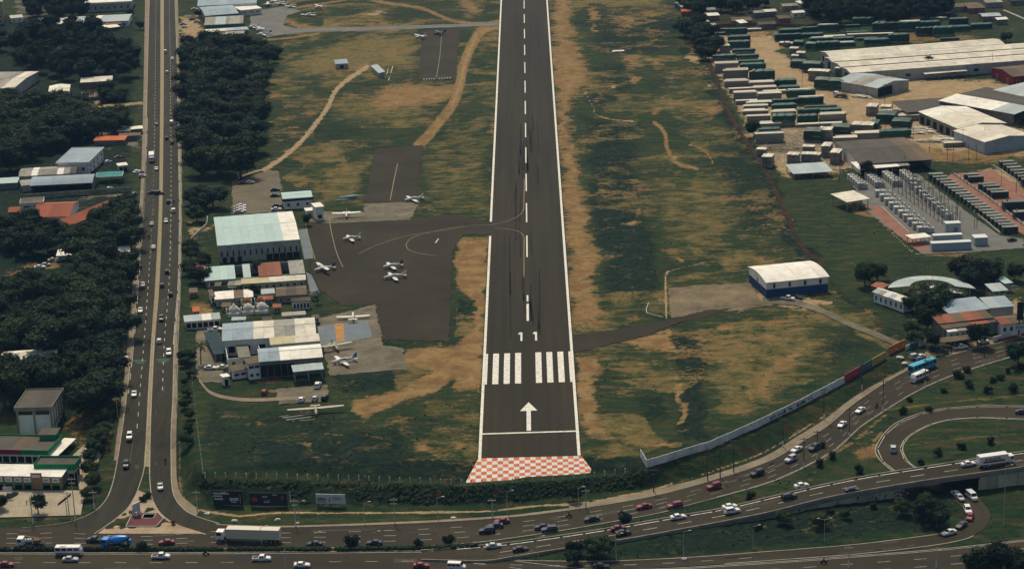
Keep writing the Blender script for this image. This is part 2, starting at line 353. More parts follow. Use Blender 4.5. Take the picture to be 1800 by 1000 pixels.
# ladder paint on the west road's median
_mb = MB(); marks('x', 'med', None, (.05, .95), .25, None, 0, 0, 1, .03, mb=_mb)
A_, B_, q_, _, u_ = ROADS['med']
for i in range(0, len(A_)-1, 3):
    a, b = A_[i], B_[i]; d = (A_[min(i+1, len(A_)-1)]-A_[i]); d = d/np.linalg.norm(d)*.16
    c = [a-d, b-d, b+d, a+d]; c = [(p[0], p[1], H(p[0], p[1])+u_+.034) for p in c]
    if (Vector(c[1])-Vector(c[0])).cross(Vector(c[2])-Vector(c[0])).z < 0: c = c[::-1]
    _mb.quad(*c)
tag(_mb.build('median_marking', M_YEL), kind='structure')
# green crossing bars on the west road
for k in ('wl', 'wr'):
    A_, B_, q_, _, u_ = ROADS[k]; pr = [abs(PROJ((A_[i]+B_[i])/2)[1]-632) for i in range(len(A_))]; i = int(np.argmin(pr)); mb = MB()
    for j, (t0, t1) in enumerate(((.12, .8), (.25, .7))):
        s, e = q_[i]+j*2.2, q_[i]+j*2.2+1.6
        f = lambda s, t: [np.interp(s, q_, A_[:, x])*(1-t)+np.interp(s, q_, B_[:, x])*t for x in (0, 1)]
        c = [f(s, t0), f(s, t1), f(e, t1), f(e, t0)]; c = [(p[0], p[1], H(*p)+u_+.034) for p in c]
        if (Vector(c[1])-Vector(c[0])).cross(Vector(c[2])-Vector(c[0])).z < 0: c = c[::-1]
        mb.quad(*c)
    tag(mb.build('green_crossing_marking', paint('green_road_paint', (.03, .10, .05), .8, .5)), kind='structure')

# ------------------------------------------------------------------ runway
RX, RW, RY0 = -4.97, 15.0, 803.52                               # centre line x, half width, a dash start
ye = GZ(930, 804, 0)[1]
def rect(name, x0, x1, y0, y1, z, m, parent=None):
    mb = MB(); mb.quad((x0, y0, z), (x1, y0, z), (x1, y1, z), (x0, y1, z)); o = mb.build(name, m, parent)
    return o if parent is not None else tag(o, kind='structure')
mb = MB(); ny = 60; xs = [RX-RW-.6, RX+RW+.6]
ys = np.linspace(ye, 2100, ny)
for i in range(ny-1): mb.quad((xs[0], ys[i], .06), (xs[1], ys[i], .06), (xs[1], ys[i+1], .06), (xs[0], ys[i+1], .06))
runway = tag(mb.build('runway', M_RUN), kind='structure')
PAVED.append([PROJ((RX-RW-.6, ye, 0)), PROJ((RX+RW+.6, ye, 0)), PROJ((RX+RW+.6, 2000, 0)), PROJ((RX-RW-.6, 2000, 0))])
def paintq(mb, x0, x1, y0, y1, z=.075): mb.quad((RX+x0, y0, z), (RX+x1, y0, z), (RX+x1, y1, z), (RX+x0, y1, z))
Yp = lambda y: GZ(928, y, 0)[1]
mb = MB()
paintq(mb, RW-.55, RW+.35, ye+.5, 2000)
for y0, y1 in ((ye+.5, Yp(413)), (Yp(388), 2000)): paintq(mb, -RW-.35, -RW+.55, y0, y1)
tag(mb.build('runway_edge_marking', M_WHITE, runway))
mb = MB()
for i in range(22): paintq(mb, -.27, .27, RY0+50*i-1, RY0+50*i+29)
paintq(mb, -.42, .42, Yp(564), Yp(534)); paintq(mb, -.3, .3, Yp(530), Yp(519))
mb.build('runway_centre_marking', M_WHITE, runway)
yb0, yb1 = Yp(673.5), Yp(620)
for s in (-1, 1):
    for k in range(4):
        x = s*(2.45+k*3.75); o = rect('threshold_bar', max(RX+min(x, x+s*2.0), RX-14.42), min(RX+max(x, x+s*2.0), RX+14.42) if s > 0 else RX+max(x, x-2.0), yb0, yb1, .075, M_WHITE, runway)
# the digits of runway 11
for s in (-1, 1):
    mb = MB(); x = s*2.55; y0, y1 = Yp(599), Yp(584)
    for pts in ([(x-.1, y0), (x+.6, y0), (x+.6, y1), (x-.1, y1)], [(x-.95, y1-2.1), (x-.1, y1-2.1), (x-.1, y1), (x-.45, y1)]):
        mb.add([(RX+p[0], p[1], .075) for p in pts], [(0, 1, 2, 3)])
    mb.build('runway_digit', M_WHITE, runway)
mb = MB(); ya0, ya1, ya2 = Yp(757), Yp(722), Yp(707)
paintq(mb, -.75, .6, ya0, ya1); mb.add([(RX-2.8, ya1, .075), (RX+2.7, ya1, .075), (RX-.05, ya2, .075)], [(0, 1, 2)])
mb.build('arrow_marking', M_WHITE, runway)
mb = MB(); paintq(mb, -RW, RW, Yp(761.2), Yp(759.2), .078); mb.build('threshold_line', M_WHITE, runway)
# taxi guide line curving off the runway
def pxline(name, pts, m, w, z=.085, n=60, kind='structure', ground=False):
    P = [(G(*p) if ground else GZ(*p, 0)) for p in smooth(pts, n)]; mb = MB(); Lq = []
    for i, p in enumerate(P):
        d = P[min(i+1, n-1)]-P[max(i-1, 0)]; nn = np.array([-d[1], d[0], 0])/np.hypot(d[0], d[1])*w/2
        Lq.append((p+nn, p-nn))
    for i in range(n-1):
        a, b = Lq[i]; c, d = Lq[i+1]
        mb.quad(*[(q[0], q[1], (q[2] if ground else 0)+z) for q in (b, d, c, a)])
    f = mb.f[0]; a, b, c = (Vector(mb.v[j]) for j in f[:3])
    if (b-a).cross(c-a).z < 0: mb.f = [f[::-1] for f in mb.f]
    return tag(mb.build(name, m), kind=kind)
for pts in ([(922, 315), (921, 350), (919, 372), (900, 386), (865, 395), (830, 397), (780, 405), (715, 415), (660, 432), (630, 447)], [(921, 486), (921, 440), (920, 415), (905, 405), (870, 401)], [(815, 397), (750, 410), (722, 420), (714, 432), (722, 441), (745, 447), (765, 450)]):
    pxline('taxi_guide_marking', pts, M_YEL, .28)
# chequered safety slope below the runway end: each painted square is a piece
c00, c10, c11, c01 = GZ(818, 849, -2.6), GZ(1047, 834, -2.6), GZ(1022, 801.5, .05), GZ(841, 806, .05)
pad = thing('chequered_slope', (0, 0, 0)); pad['kind'] = 'structure'
up_ = Vector((0, 0, .12))
P4 = lambda u, v: Vector(c00)*(1-u)*(1-v)+Vector(c10)*u*(1-v)+Vector(c11)*u*v+Vector(c01)*(1-u)*v+up_
mb = MB()
for i in range(12):
    for j in range(7): mb.quad(P4(i/12, j/7), P4((i+1)/12, j/7), P4((i+1)/12, (j+1)/7), P4(i/12, (j+1)/7))
for u0, v0, u1, v1 in ((0, 0, 1, 0), (1, 0, 1, 1), (1, 1, 0, 1), (0, 1, 0, 0)):
    p, q = P4(u0, v0), P4(u1, v1); mb.quad(p-up_*5, q-up_*5, q, p)
mb.v = [(a_, b_, c_-.05) for a_, b_, c_ in mb.v]; mb.build('concrete_slab', mat('pad_concrete', (.4, .36, .28)), pad)
mo = mat('orange_square_paint', (.62, .15, .05), .8, var=.22, noise=.45, scale=.8, col2=(.5, .22, .12)); mw = mat('white_square_paint', (.72, .70, .62), .8, var=.12, noise=.45, scale=.8, col2=(.45, .42, .36))
NR, WT = 7, 38.0
for r in range(NR):
    v0, v1 = r/NR, (r+1)/NR
    xl = lambda v: (P4(0, v).x, P4(1, v).x)
    cols = range(-14, 14)
    for cidx in cols:
        sq = 1.62; X0, X1 = RX+.2+cidx*sq, RX+.2+(cidx+1)*sq
        q = []
        for X, v in ((X0, v0), (X1, v0), (X1, v1), (X0, v1)):
            a, b = xl(v); u = min(max((X-a)/(b-a), 0), 1); p = P4(u, v); q.append((p.x, p.y, p.z+.03))
        if q[1][0]-q[0][0] < .15 and q[2][0]-q[3][0] < .15: continue
        mb = MB(); mb.quad(*q); mb.build('painted_square', mo if (r+cidx) % 2 else mw, pad)
PAVED.append([(818, 849), (1047, 834), (1022, 801), (841, 806)])

# ------------------------------------------------------------------ aprons, taxiways, yards
def apron(name, px, m, z): PAVED.append(px); return sheet(name, px, m, z, edge=0 if 'slab' in name else .32)
apron('apron', [(537, 385), (575, 392), (722, 385), (800, 376), (858, 391), (862, 412), (815, 412), (796, 440), (789, 600), (670, 597), (660, 535), (600, 537), (552, 500), (545, 440)], M_APR, .035)
apron('concrete_apron', [(560, 372), (640, 372), (640, 358), (738, 355), (722, 386), (575, 393), (536, 388)], M_CON, .045)
apron('taxiway', [(660, 262), (745, 255), (730, 352), (640, 358)], M_APR, .04)
apron('concrete_apron', [(560, 560), (660, 535), (672, 597), (672, 606), (708, 612), (716, 648), (580, 660), (566, 600)], M_CON, .045)
apron('grey_slab', [(558, 574), (646, 563), (655, 592), (563, 608)], M_SLB, .055)
sheet('orange_stripe', [(588, 569), (603, 568), (606, 599), (592, 600)], paint('orange_floor_paint', (.42, .20, .035), .55, .3), .063)
apron('grey_slab', [(524, 404), (540, 402), (551, 454), (535, 456)], M_SLB, .055)
apron('grey_slab', [(538, 478), (548, 484), (562, 515), (546, 518)], M_SLB, .057)
apron('taxiway', [(742, 55), (810, 50), (800, 140), (737, 141)], M_APR, .04)
apron('side_road', [(1003, 589), (1060, 583), (1130, 571), (1200, 556), (1240, 545), (1290, 541), (1245, 556), (1200, 566), (1130, 592), (1060, 608), (1006, 621)], M_APR, .05)
apron('earth_apron', [(1174, 507), (1230, 501), (1318, 498), (1335, 525), (1360, 536), (1300, 545), (1230, 552), (1180, 559)], asph('apron_earth', (.075, .062, .036), (.22, .17, .095), .11, (1, 1, 1), .45), .042)
pts = [(1340, 528), (1400, 533), (1440, 545), (1490, 568), (1540, 588), (1582, 606)]
road('gravel_road', [(x, y-5) for x, y in pts], [(x, y+5) for x, y in pts], M_CON, cross=2, key='grav'); paved([(x, y-6) for x, y in pts], [(x, y+6) for x, y in pts])
apron('parking_yard', [(408, 322), (470, 300), (490, 300), (498, 345), (495, 372), (408, 378)], asph('yard_earth', (.10, .085, .055), (.15, .13, .085), .1, (1, 1, 1)), .045)
apron('airport_driveway', [(345, 575), (378, 572), (390, 600), (392, 640), (392, 672), (352, 672), (344, 640)], M_CON, .05)
pts = [(350, 668), (370, 690), (405, 700), (450, 703), (525, 699)]
road('dirt_track', [(x, y-3) for x, y in pts], [(x, y+3) for x, y in pts], M_PAVE, cross=1, key='trk'); paved([(x, y-3) for x, y in pts], [(x, y+3) for x, y in pts])
apron('parking_yard', [(485, 684), (575, 676), (578, 704), (490, 711)], M_CON, .05)
apron('concrete_apron', [(440, 20), (500, 12), (530, 20), (505, 28), (498, 45), (520, 50), (640, 48), (760, 44), (877, 41), (877, 46), (760, 50), (640, 55), (540, 57), (495, 62), (470, 66), (440, 45)], M_TAR, .045)
apron('substation_yard', [(1492, 312), (1612, 305), (1690, 365), (1757, 414), (1800, 420), (1800, 436), (1700, 444), (1622, 447), (1525, 372)], M_TAR, .045)
MB_RED = asph('brick_red_gravel', (.20, .09, .06), (.27, .14, .09), .2, (1, 1, 1), .3)
apron('red_gravel_path', [(1520, 362), (1546, 362), (1640, 442), (1612, 440)], MB_RED, .055)
apron('red_gravel_path', [(1672, 306), (1745, 300), (1830, 350), (1830, 420), (1798, 412), (1660, 312)], MB_RED, .05)
sheet('junction_island', [(254, 866), (262, 870), (284, 905), (310, 922), (361, 938), (172, 938), (222, 897), (243, 862)], asph('island_earth', (.26, .19, .12), (.40, .30, .20), .25, (1, 1, 1), .3), .14, True)
sheet('forecourt', [(-30, 862), (140, 862), (128, 800), (160, 770), (178, 800), (150, 860), (142, 905), (60, 908), (-30, 910)], asph('forecourt_paving', (.26, .22, .15), (.38, .33, .23), .15, (1, 1, 1), .25), .12, True)
PAVED.append([(-30, 862), (140, 862), (128, 800), (160, 770), (178, 800), (150, 860), (142, 905), (60, 908), (-30, 910)])
# ------------------------------------------------------------------ the ground: one sheet out to the horizon
u = np.r_[-4, -2.6, -2, -1.5, -1.25, np.linspace(-1.1, 1.1, 600), 1.25, 1.5, 2, 2.6, 4]
yy_ = [496.]
while yy_[-1] < 1530: yy_.append(yy_[-1]+1.0+(yy_[-1]-496)*.0009)
yv = np.r_[-1500, -600, 0, 250, 400, 460, 480, yy_, 1550, 1600, 1700, 1900, 2300, 3200, 4500, 6500]
UU, YY = np.meshgrid(u, yv); XX = UU*(np.maximum(165+.245*(YY-575), 142)+np.clip(450-YY, 0, None))-4
gx, gy = XX.ravel(), YY.ravel()
gz = Hv(gx, gy)
_q = PROJ(np.c_[gx, gy, gz]); qx, qy = np.array(_q[0]), np.array(_q[1])
bad = gy < 100; qx[bad] = -9e3; qy[bad] = -9e3
vis = (qx > -250) & (qx < 2050) & (qy > -120) & (qy < 1120)
def vnoise(x, y, s, seed):
    r = np.random.RandomState(seed); T = r.rand(256, 256)
    a, b = x/s, y/s; i, j = np.floor(a).astype(int), np.floor(b).astype(int); fx, fy = a-i, b-j
    fx, fy = fx*fx*(3-2*fx), fy*fy*(3-2*fy); g = lambda p, q: T[p % 256, q % 256]
    return (g(i, j)*(1-fx)+g(i+1, j)*fx)*(1-fy)+(g(i, j+1)*(1-fx)+g(i+1, j+1)*fx)*fy
warp = (vnoise(gx, gy, 14, 1)-.5)*1.0+(vnoise(gx, gy, 5, 2)-.5)*.6
wx, wy = qx+warp*20+(vnoise(gx, gy, 2.2, 8)-.5)*8, qy+((vnoise(gx, gy, 12, 3)-.5)*1.0+(vnoise(gx, gy, 4, 4)-.5)*.7+(vnoise(gx, gy, 1.8, 9)-.5)*.4)*8
CH = {k: np.zeros(gx.shape) for k in 'DYSNAB'}                  # Dirt, drY grass, Scrub, saNd, grey hArd, Brown
CH['S'] += .10+.55*np.clip(vnoise(gx, gy, 38, 21)*.6+vnoise(gx, gy, 13, 22)*.55-.30, 0, 1)
_af = inpoly(qx, qy, [(480, -80), (470, 300), (560, 360), (800, 380), (800, 600), (560, 640), (690, 640), (700, 760), (820, 840), (1130, 800), (1590, 600), (1440, 470), (1200, 40), (1190, -80)])
_af = _af.astype(float); _s = np.clip((vnoise(gx, gy, 20, 61)-.3)*2.2, 0, 1); _af = _af*_s > .35
CH['D'] += np.where(_af, .66*np.clip(vnoise(gx, gy, 30, 31)*.6+vnoise(gx, gy, 9, 32)*.5-.22, 0, 1), .05); CH['Y'] += np.where(_af, .95*np.clip(vnoise(gx, gy, 34, 41)*.6+vnoise(gx, gy, 11, 42)*.5-.18, 0, 1), .16)
def put(k, v, idx):
    a = CH[k]
    if v.min() < 0: a[idx] = np.clip(a[idx]+v, 0, 1)
    else: a[idx] = np.maximum(a[idx], v)
def ell(k, cx, cy, rx, ry, s=.8, f=.7, rot=0):
    rx, ry, f = rx*1.25, ry*1.25, min(1, f+.25)
    i = np.where((abs(wx-cx) < rx+ry+2) & (abs(wy-cy) < rx+ry+2))[0]
    if not len(i): return
    c, n = math.cos(math.radians(rot)), math.sin(math.radians(rot))
    dx, dy = wx[i]-cx, wy[i]-cy; a, b = dx*c+dy*n, -dx*n+dy*c
    v = np.clip((1-np.sqrt((a/rx)**2+(b/ry)**2))/f, 0, 1)*s; put(k, v, i)
def pol(k, pts, s=.8, f=8):
    f = f*1.5
    xs, ys = zip(*pts); i = np.where((wx > min(xs)-f) & (wx < max(xs)+f) & (wy > min(ys)-f) & (wy < max(ys)+f))[0]
    if not len(i): return
    d = dpoly(wx[i], wy[i], pts); ins = inpoly(wx[i], wy[i], pts)
    put(k, np.clip(.5+np.where(ins, d, -d)/f, 0, 1)*s, i)
def lin(k, pts, w, s=.9, f=2.5, raw=True):
    p = [tuple(a) for a in smooth(pts, max(8, 6*len(pts)))]; X_, Y_ = (qx, qy) if raw else (wx, wy)
    xs, ys = zip(*p); i = np.where((X_ > min(xs)-w-f) & (X_ < max(xs)+w+f) & (Y_ > min(ys)-w-f) & (Y_ < max(ys)+w+f))[0]
    if not len(i): return
    d = dpoly(X_[i], Y_[i], p, False); put(k, np.clip(.5+(w/2-d)/f, 0, 1)*s, i)
# airfield, east of the runway
pol('D', [(966, -60), (1006, -60), (1008, 60), (1025, 110), (1035, 150), (1000, 190), (1012, 250), (1018, 300), (1032, 350), (1046, 420), (1052, 500), (1058, 540), (1068, 556), (1010, 586), (996, 500), (990, 400), (982, 300), (972, 150)], .78, 22)
pol('D', [(1008, 622), (1046, 624), (1050, 690), (1056, 740), (1078, 768), (1035, 772), (1016, 700)], .8, 14)
pol('S', [(1035, 0), (1190, 0), (1210, 60), (1170, 100), (1060, 110), (1040, 60)], .7, 30)
pol('S', [(1040, 120), (1110, 110), (1100, 160), (1060, 200), (1030, 180)], .8, 20)
pol('S', [(1030, 200), (1118, 215), (1122, 330), (1150, 430), (1165, 500), (1130, 540), (1075, 530), (1050, 430), (1032, 330)], .8, 22)
pol('S', [(1240, 250), (1320, 240), (1370, 350), (1400, 420), (1300, 420), (1250, 330)], .65, 50)
pol('Y', [(1130, 300), (1290, 290), (1330, 400), (1230, 480), (1170, 440), (1140, 360)], .52, 50)
pol('Y', [(1050, 0), (1150, 20), (1130, 60), (1050, 60)], .5, 30)
for a in ((1045, 25, 16, 20, .8), (1043, 48, 8, 12, .75), (1095, 36, 30, 8, .8), (1098, 47, 20, 6, .9), (1118, 108, 26, 20, .75), (1120, 140, 18, 12, .85), (1153, 108, 22, 12, .7), (1192, 178, 13, 6, .9), (1252, 192, 28, 12, .75), (1155, 196, 14, 7, .7), (1113, 393, 24, 6, .95), (1126, 376, 7, 14, .7), (1196, 457, 12, 6, .85), (1178, 443, 30, 4, .7), (1190, 285, 18, 5, .7), (1160, 172, 30, 6, .5), (1120, 560, 30, 6, .6), (1280, 460, 10, 8, .6), (1330, 455, 16, 8, .6), (1050, 175, 10, 30, .55)): ell('D', *a)
for a in ((1222, 104, 13, 9, .95, .5, 35), (1243, 148, 8, 6, .95), (1186, 276, 8, 5, .9), (1160, 530, 12, 4, .6), (1075, 152, 6, 3, .8)): ell('N', *a)
lin('N', [(1027, 160), (1041, 185), (1046, 200), (1060, 207), (1078, 211), (1114, 214)], 2.2, .8)
lin('D', [(1150, 216), (1162, 225), (1170, 240), (1172, 258), (1180, 275), (1196, 290), (1225, 296)], 7, .85, 5)
lin('D', [(1212, 255), (1230, 260), (1245, 272), (1254, 288)], 3.5, .8)
_bl = [(1218, 80), (1250, 120), (1275, 185), (1305, 240), (1345, 300), (1385, 385), (1410, 435), (1440, 460)]
lin('S', [(x-9, y) for x, y in _bl], 26, 1, 10, False); lin('B', [(1218, 80), (1250, 120), (1275, 185), (1305, 240), (1345, 300), (1385, 385), (1410, 435), (1440, 460)], 7, 1, 4)
lin('B', [(1118, 330), (1135, 400), (1142, 450), (1158, 490), (1165, 505)], 5, .6, 5)
lin('N', [(1172, 478), (1169, 500), (1171, 540), (1172, 560)], 3.4, .9)
lin('N', [(1172, 478), (1185, 474), (1240, 461)], 1.6, .7)
ell('N', 1198, 519, 16, 8, 1, .4); ell('N', 1452, 533, 14, 5, 1, .3); pol('N', [(1300, 520), (1335, 512), (1420, 520), (1460, 530), (1430, 545), (1340, 535), (1280, 548)], .7, 8)
pol('D', [(1075, 600), (1185, 577), (1188, 622), (1150, 620)], .85, 12); ell('D', 1130, 640, 60, 8, .6); ell('D', 1090, 690, 45, 35, .4, .8); lin('D', [(1188, 665), (1197, 700), (1202, 740)], 12, .75, 8, False)
pol('S', [(1185, 588), (1222, 580), (1238, 640), (1232, 690), (1250, 770), (1200, 775), (1205, 700), (1188, 640)], .95, 14)
pol('S', [(1120, 700), (1170, 690), (1175, 740), (1130, 745)], .7, 20); ell('S', 1110, 480, 55, 60, .6)
pol('Y', [(1225, 570), (1330, 548), (1420, 552), (1480, 590), (1440, 640), (1370, 700), (1300, 740), (1250, 740), (1238, 640)], .62, 40)
for a in ((1360, 600, 70, 30, .75), (1280, 640, 40, 40, .7), (1340, 690, 60, 30, .75), (1110, 650, 50, 40, .7), (1180, 330, 60, 60, .45), (1200, 160, 60, 50, .5)): ell('Y', *a, .9)
for a in ((1270, 575, 30, 10, .8), (1240, 597, 14, 30, .7), (1355, 592, 22, 5, .8), (1318, 592, 20, 8, .7), (1370, 570, 45, 8, .8), (1380, 640, 55, 12, .75, .6, -20), (1345, 670, 18, 30, .8), (1320, 690, 12, 40, .6), (1290, 730, 40, 10, .6), (1160, 785, 38, 10, .8), (1060, 755, 20, 8, .8), (1400, 625, 30, 10, .7)): ell('D', *a)
pol('S', [(1400, 560), (1540, 600), (1560, 612), (1440, 650), (1420, 620)], .6, 24)
pol('S', [(1060, 720), (1120, 770), (1200, 780), (1240, 760), (1150, 800), (1080, 800)], .6, 20)
# airfield, west of the runway
pol('D', [(803, 420), (860, 418), (855, 520), (849, 640), (844, 684), (800, 684), (806, 610), (835, 570), (830, 520), (805, 500)], .92, 12)
pol('D', [(712, 612), (780, 612), (845, 590), (845, 686), (795, 662), (765, 690), (712, 706), (640, 732), (612, 722), (625, 700), (700, 678), (760, 655), (716, 640)], .9, 10)
ell('S', 811, 541, 14, 18, .9, .4); ell('S', 800, 650, 20, 12, .5)
for a in ((737, 785, 26, 11, .95), (802, 785, 18, 8, .8), (540, 730, 26, 12, .45), (535, 775, 16, 14, .5), (640, 640, 10, 5, .6), (690, 740, 70, 10, .5, .7, -20), (775, 805, 70, 6, .55), (480, 690, 30, 6, .7), (470, 668, 30, 8, .7)): ell('D', *a)
for a in ((420, 730, 60, 14, .5), (520, 770, 70, 16, .5), (640, 790, 70, 12, .45), (700, 740, 60, 14, .45), (760, 720, 50, 12, .5)): ell('Y', *a, .9)
for a in ((470, 745, 30, 6, .5), (580, 760, 40, 7, .5), (660, 770, 30, 6, .5), (560, 800, 40, 6, .45)): ell('D', *a, .9)
pol('S', [(350, 700), (560, 720), (700, 760), (700, 810), (600, 838), (370, 838)], .55, 24)
pol('S', [(430, 760), (700, 750), (720, 800), (600, 838), (430, 838)], .85, 30); pol('S', [(580, 660), (720, 652), (700, 676), (600, 690)], .85, 8)
pol('S', [(600, 806), (835, 808), (815, 846), (560, 840)], 1, 8); pol('S', [(1024, 803), (1128, 808), (1120, 828), (1046, 834)], 1, 6)
lin('D', [(880, 42), (850, 52), (832, 75), (815, 115), (808, 150), (795, 185), (772, 215), (752, 240), (735, 256)], 17, .95, 8)
lin('N', [(838, 60), (818, 110), (808, 150), (795, 185)], 7, .55, 6)
pol('D', [(690, 145), (785, 148), (805, 170), (770, 185), (740, 192), (660, 195), (650, 180)], .75, 14); ell('D', 830, 15, 30, 26, .8); ell('D', 868, 225, 10, 30, .7); ell('D', 795, 215, 20, 30, .4); ell('D', 860, 340, 8, 50, .4)
pol('Y', [(640, 55), (735, 55), (735, 120), (700, 130), (560, 140), (500, 130), (495, 110), (560, 85)], .75, 26); pol('Y', [(540, 170), (720, 150), (760, 200), (700, 225), (600, 215)], .6, 26)
pol('Y', [(570, 290), (660, 270), (640, 360), (560, 360)], .6, 20); pol('Y', [(745, 250), (862, 180), (862, 390), (740, 380)], .45, 20); ell('Y', 800, 310, 30, 30, .7)
pol('S', [(500, 90), (640, 85), (640, 105), (520, 112)], .3, 8); pol('S', [(490, 215), (560, 210), (620, 230), (600, 290), (480, 290)], .45, 14); pol('S', [(600, 125), (690, 110), (690, 150), (600, 165)], .4, 16)
for a in ((490, 168, 22, 8, .8), (475, 210, 8, 4, .9), (515, 225, 14, 5, .7), (560, 130, 40, 5, .6), (640, 118, 22, 8, .7), (690, 90, 30, 10, .6), (520, 100, 30, 10, .5), (615, 172, 40, 16, .5), (500, 40, 40, 8, .8), (640, 290, 40, 6, .5)): ell('D', *a)
lin('N', [(645, 118), (612, 140), (590, 160), (575, 190), (552, 222), (528, 250), (500, 275), (478, 290), (464, 298)], 8, .9, 6)
lin('D', [(505, 60), (560, 55), (620, 54), (700, 54)], 5, .8, 4); lin('D', [(455, 72), (500, 68), (560, 60)], 4, .8, 4)
lin('D', [(505, 40), (505, 25), (520, 15), (560, 8), (640, -5)], 4, .75, 4); pol('D', [(505, 28), (520, 44), (560, 46), (700, 42), (700, 46), (520, 50), (498, 40)], .85, 4); ell('N', 650, 25, 32, 8, .8)
lin('D', [(560, -30), (660, 2), (740, 15), (800, 38), (870, 42)], 6, .8, 5); lin('D', [(700, 46), (760, 36), (800, 38)], 4, .6, 4)
lin('N', [(408, 322), (430, 308), (464, 298), (480, 302)], 3, .8)
# verges and banks by the avenue
lin('N', [(352, 896), (420, 906), (480, 901), (560, 901), (640, 901), (760, 900), (860, 898), (940, 889), (1020, 884), (1140, 862), (1180, 850)], 3.5, .85)
lin('N', [(1180, 852), (1270, 822), (1340, 796), (1400, 762), (1450, 730)], 2.5, .7)
for a in ((770, 875, 34, 14, .85), (810, 870, 16, 8, .8), (600, 905, 30, 5, .7), (470, 876, 30, 10, .7), (1060, 857, 22, 8, .9), (1120, 848, 18, 6, .8), (860, 870, 20, 8, .7), (960, 865, 18, 10, .7), (1000, 868, 30, 10, .6)): ell('B', *a)
pol('S', [(350, 846), (815, 854), (1048, 842), (1140, 830), (1140, 856), (1000, 876), (800, 889), (360, 890)], .9, 6)
for a in ((1380, 755, 20, 8, .75), (1240, 820, 26, 8, .7), (1300, 795, 26, 8, .65), (1400, 735, 22, 8, .6), (1210, 836, 20, 6, .5), (1460, 700, 20, 6, .35)): ell('B', *a)
lin('D', [(1440, 748), (1478, 716), (1520, 688), (1580, 654)], 8, .5, 6); ell('D', 1600, 640, 20, 10, .7); pol('N', [(1605, 632), (1650, 612), (1800, 580), (1800, 592), (1650, 630)], .7, 6)
pol('S', [(900, 985), (980, 966), (1110, 952), (1350, 906), (1450, 884), (1640, 850), (1690, 900), (1640, 935), (1350, 966), (1060, 985)], .75, 10)
ell('D', 1170, 937, 30, 4, .8, .5, -10); lin('D', [(1340, 890), (1420, 868), (1500, 845)], 4, .7, 4); pol('D', [(1490, 792), (1530, 770), (1545, 800), (1510, 808)], .55, 12)
lin('D', [(1560, 725), (1500, 775), (1440, 812)], 8, .5, 6); lin('Y', [(1560, 722), (1640, 710), (1720, 702), (1800, 695)], 3, .7); lin('Y', [(1600, 782), (1680, 772), (1800, 762)], 2, .7); lin('D', [(1538, 800), (1534, 780), (1550, 760)], 6, .7, 4)
# left of the west road
pol('S', [(-100, 200), (230, 200), (230, 480), (215, 640), (180, 760), (-100, 700)], .8, 14); pol('S', [(-100, 20), (240, 30), (235, 215), (-100, 200)], .7, 12)
pol('A', [(165, 225), (248, 222), (246, 262), (168, 250)], .75, 10); ell('D', 70, 468, 40, 8, 1, .4); ell('D', 40, 480, 50, 12, .6); pol('N', [(140, 188), (180, 168), (185, 185), (200, 192), (145, 196)], .5, 8); pol('A', [(20, 0), (110, 0), (90, 30), (20, 40)], .5, 10)
ell('N', 50, 508, 22, 14, .45); lin('N', [(185, 186), (250, 182)], 6, .7); pol('A', [(145, 340), (250, 330), (250, 345), (145, 356)], .5, 6)
pol('N', [(312, 28), (360, 28), (352, 70), (314, 76)], .7, 8); pol('D', [(185, 560), (232, 590), (222, 650), (195, 640)], .6, 8); lin('D', [(205, 660), (195, 740), (185, 800)], 10, .5, 6)
pol('N', [(325, 390), (360, 395), (385, 380), (362, 408), (332, 430)], .55, 6); pol('D', [(335, 530), (375, 535), (370, 562), (335, 562)], .7, 8); lin('D', [(316, 770), (318, 860), (340, 890)], 6, .5, 4)
ell('D', 212, 880, 14, 8, .6)
pol('D', [(120, 740), (160, 720), (185, 760), (165, 800), (130, 790)], .5, 12)
# east: timber yard, substation, hamlet
pol('N', [(1320, 60), (1360, 58), (1380, 100), (1420, 128), (1470, 160), (1520, 130), (1680, 140), (1800, 150), (1800, 330), (1700, 300), (1500, 305), (1380, 312), (1330, 260), (1290, 180), (1248, 110), (1232, 50)], .85, 14)
lin('D', [(1332, 60), (1352, 100), (1400, 140), (1470, 168), (1510, 210), (1540, 235), (1600, 260), (1680, 275), (1800, 262)], 26, .75, 18, False); lin('D', [(1610, 145), (1650, 160), (1700, 165), (1730, 150)], 18, .75, 10, False); pol('D', [(1590, 55), (1720, 60), (1700, 74), (1600, 76)], .6, 8)
pol('A', [(1310, 225), (1480, 215), (1500, 300), (1390, 308), (1340, 270)], .6, 16)
pol('N', [(1490, 300), (1640, 292), (1660, 304), (1500, 314)], -.8, 6); pol('N', [(1600, 262), (1800, 272), (1800, 300), (1640, 300)], -.75, 8); pol('Y', [(1600, 262), (1800, 272), (1800, 300), (1640, 300)], .3, 8)
pol('D', [(1480, 350), (1530, 370), (1550, 385), (1500, 375)], .7, 8); lin('N', [(1524, 370), (1560, 402), (1600, 440), (1620, 449)], 2.2, .8); pol('D', [(1620, 446), (1690, 446), (1680, 452), (1622, 452)], .8, 4)
pol('S', [(1320, 300), (1480, 320), (1520, 380), (1600, 450), (1500, 500), (1420, 440), (1370, 350)], .2, 30)
pol('S', [(1440, 470), (1540, 560), (1600, 600), (1560, 600), (1470, 520)], .7, 12); pol('A', [(1640, 500), (1800, 490), (1800, 590), (1620, 620), (1560, 540)], .35, 20); pol('N', [(1740, 540), (1800, 520), (1800, 560), (1760, 560)], .6, 8)
pol('B', [(1210, 10), (1800, 0), (1800, 45), (1560, 40), (1230, 52)], .5, 12); pol('A', [(1660, 5), (1800, 15), (1800, 60), (1730, 40)], .3, 10)
hard = np.zeros(gx.shape, bool)
